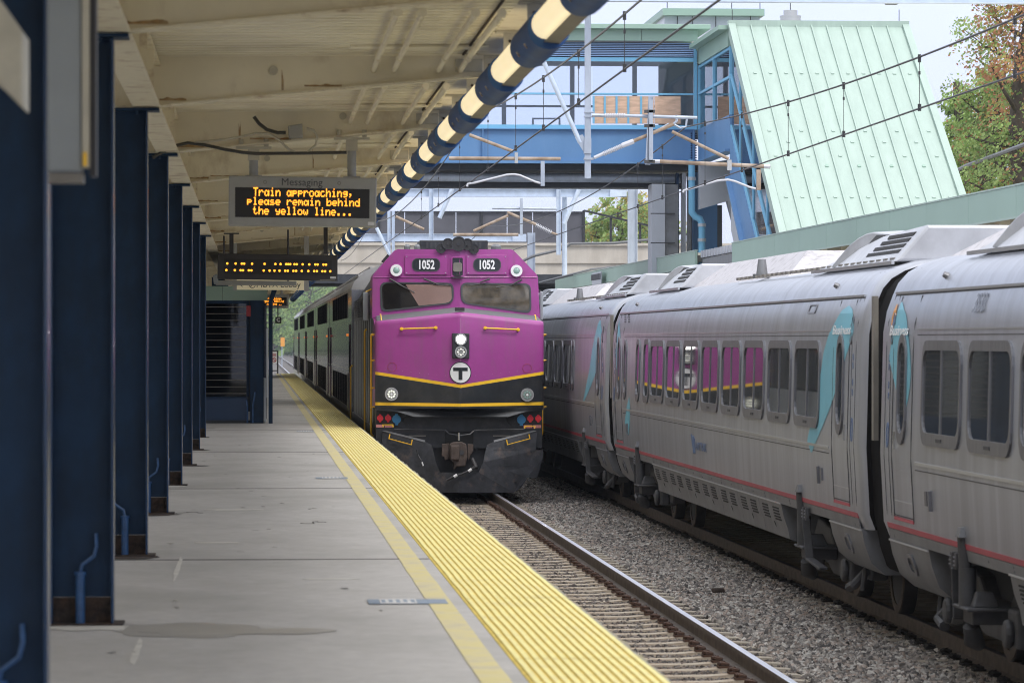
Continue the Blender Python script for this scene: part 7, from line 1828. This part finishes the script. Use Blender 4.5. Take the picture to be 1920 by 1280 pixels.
tree(tp(1925, 105), 15.6, 2.6, O_, 19000, 'tall rust orange and green tree at the right edge of the photo', seed=3, leaf=.13)
tree(tp(1855, 112), 13.0, 2.0, G_, 24000, 'bushy green tree to the right of the stair tower roof', seed=5, leaf=.13)
tree(tp(1795, 118), 13.2, 1.0, (('leaf_l', 1), ('leaf_g', 1)), 7000, 'thin light green tree top peeking past the right edge of the green roof', seed=8, leaf=.13)
tree(tp(1975, 112), 13.2, 2.6, O_, 18000, 'second orange tree partly cut by the right edge', seed=9, leaf=.13)
tree(tp(1885, 122), 12.2, 2.6, G_, 18000, 'dark green tree behind the thick grey cable', seed=19, leaf=.14)
tree(tp(1210, 205), 12.6, 2.3, Y_, 9000, 'yellow leaved tree beyond the overpass fence beside the grey pillar', seed=11, leaf=.24)
tree(tp(1160, 198), 12, 2.4, (('leaf_l', 1), ('leaf_y', .3), ('leaf_g', .5)), 9000, 'bright green tree behind the open overpass fence', seed=12, leaf=.24)
tree(tp(1115, 202), 11.4, 2.2, (('leaf_l', 1), ('leaf_g', .8)), 7000, 'green tree behind the right end of the grey screens', seed=13, leaf=.24)
tree(tp(1245, 215), 11.0, 3.0, (('leaf_l', 1), ('leaf_y', .5)), 5000, 'pale green tree half behind the grey pillar', seed=14, leaf=.26)
rnd = random.Random(4)
far = [(-9, 330, 13), (-16, 380, 16), (-4, 470, 12), (13, 420, 14), (3, 640, 15), (10, 690, 18), (-6, 700, 20), (20, 720, 20), (30, 640, 20), (-14, 560, 18), (26, 500, 17), (18, 330, 12), (-24, 300, 15)]
for i, (x, y, h) in enumerate(far):
    tree((x, y, -.3), h, h*.33, (('leaf_g', 1), ('leaf_l', .8), ('leaf_d', .5)), 2600, f'{ORD[i]} far tree along the railway seen past the end of the platform', 'far trees down the line', seed=30+i, leaf=.55, crown0=.12)
# lineside wood closing the view
m = MB(); rnd = random.Random(9)
for i in range(26000):
    x = rnd.uniform(-140, 190); y = rnd.uniform(760, 860); hh = 14+9*mnoise.noise(Vector((x*.05, y*.03, 0)))
    z = rnd.uniform(0, 1)**.8*hh; s_ = rnd.uniform(.8, 1.8)
    ax = Vector((rnd.gauss(0,1), rnd.gauss(0,1), rnd.gauss(0,1))).normalized(); bx = ax.orthogonal()*s_; cx = ax.cross(bx)*.7; p = Vector((x, y, z))
    m.add([p-bx, p-cx, p+bx, p+cx], [(0,1,2,3)])
m.build('distant_wood', M['leaf_g'], None, 'hazy distant mass of trees closing the view down the line', 'wood', kind='stuff')
t = thing('signal_gantry', 'distant orange square signal board beside the far track', 'signal', (3.1, 420, 0))
m = MB(); m.tube([(3.1, 420, -.2), (3.1, 420, 2.3)], .06, 6); m.build('signal_post', M['galv'], t)
m = MB(); m.box(2.95, 3.4, 419.9, 420.1, 2.2, 3.2); m.build('signal_board', M['aorange'], t)

# thin haze filling a box around the scene
HZ = mat('haze_air', (1, 1, 1), 1.0)
n = HZ.node_tree.nodes; l = HZ.node_tree.links; n.clear()
pv = n.new('ShaderNodeVolumePrincipled'); pv.inputs['Color'].default_value = (.80, .88, 1, 1); pv.inputs['Density'].default_value = HAZE
o_ = n.new('ShaderNodeOutputMaterial'); l.new(pv.outputs[0], o_.inputs['Volume'])
if HAZE > 0:
    m = MB(); m.box(-700, 800, -60, 2700, -2.2, 60); m.build('haze', HZ, None, kind='stuff', label='thin pale haze in the air')
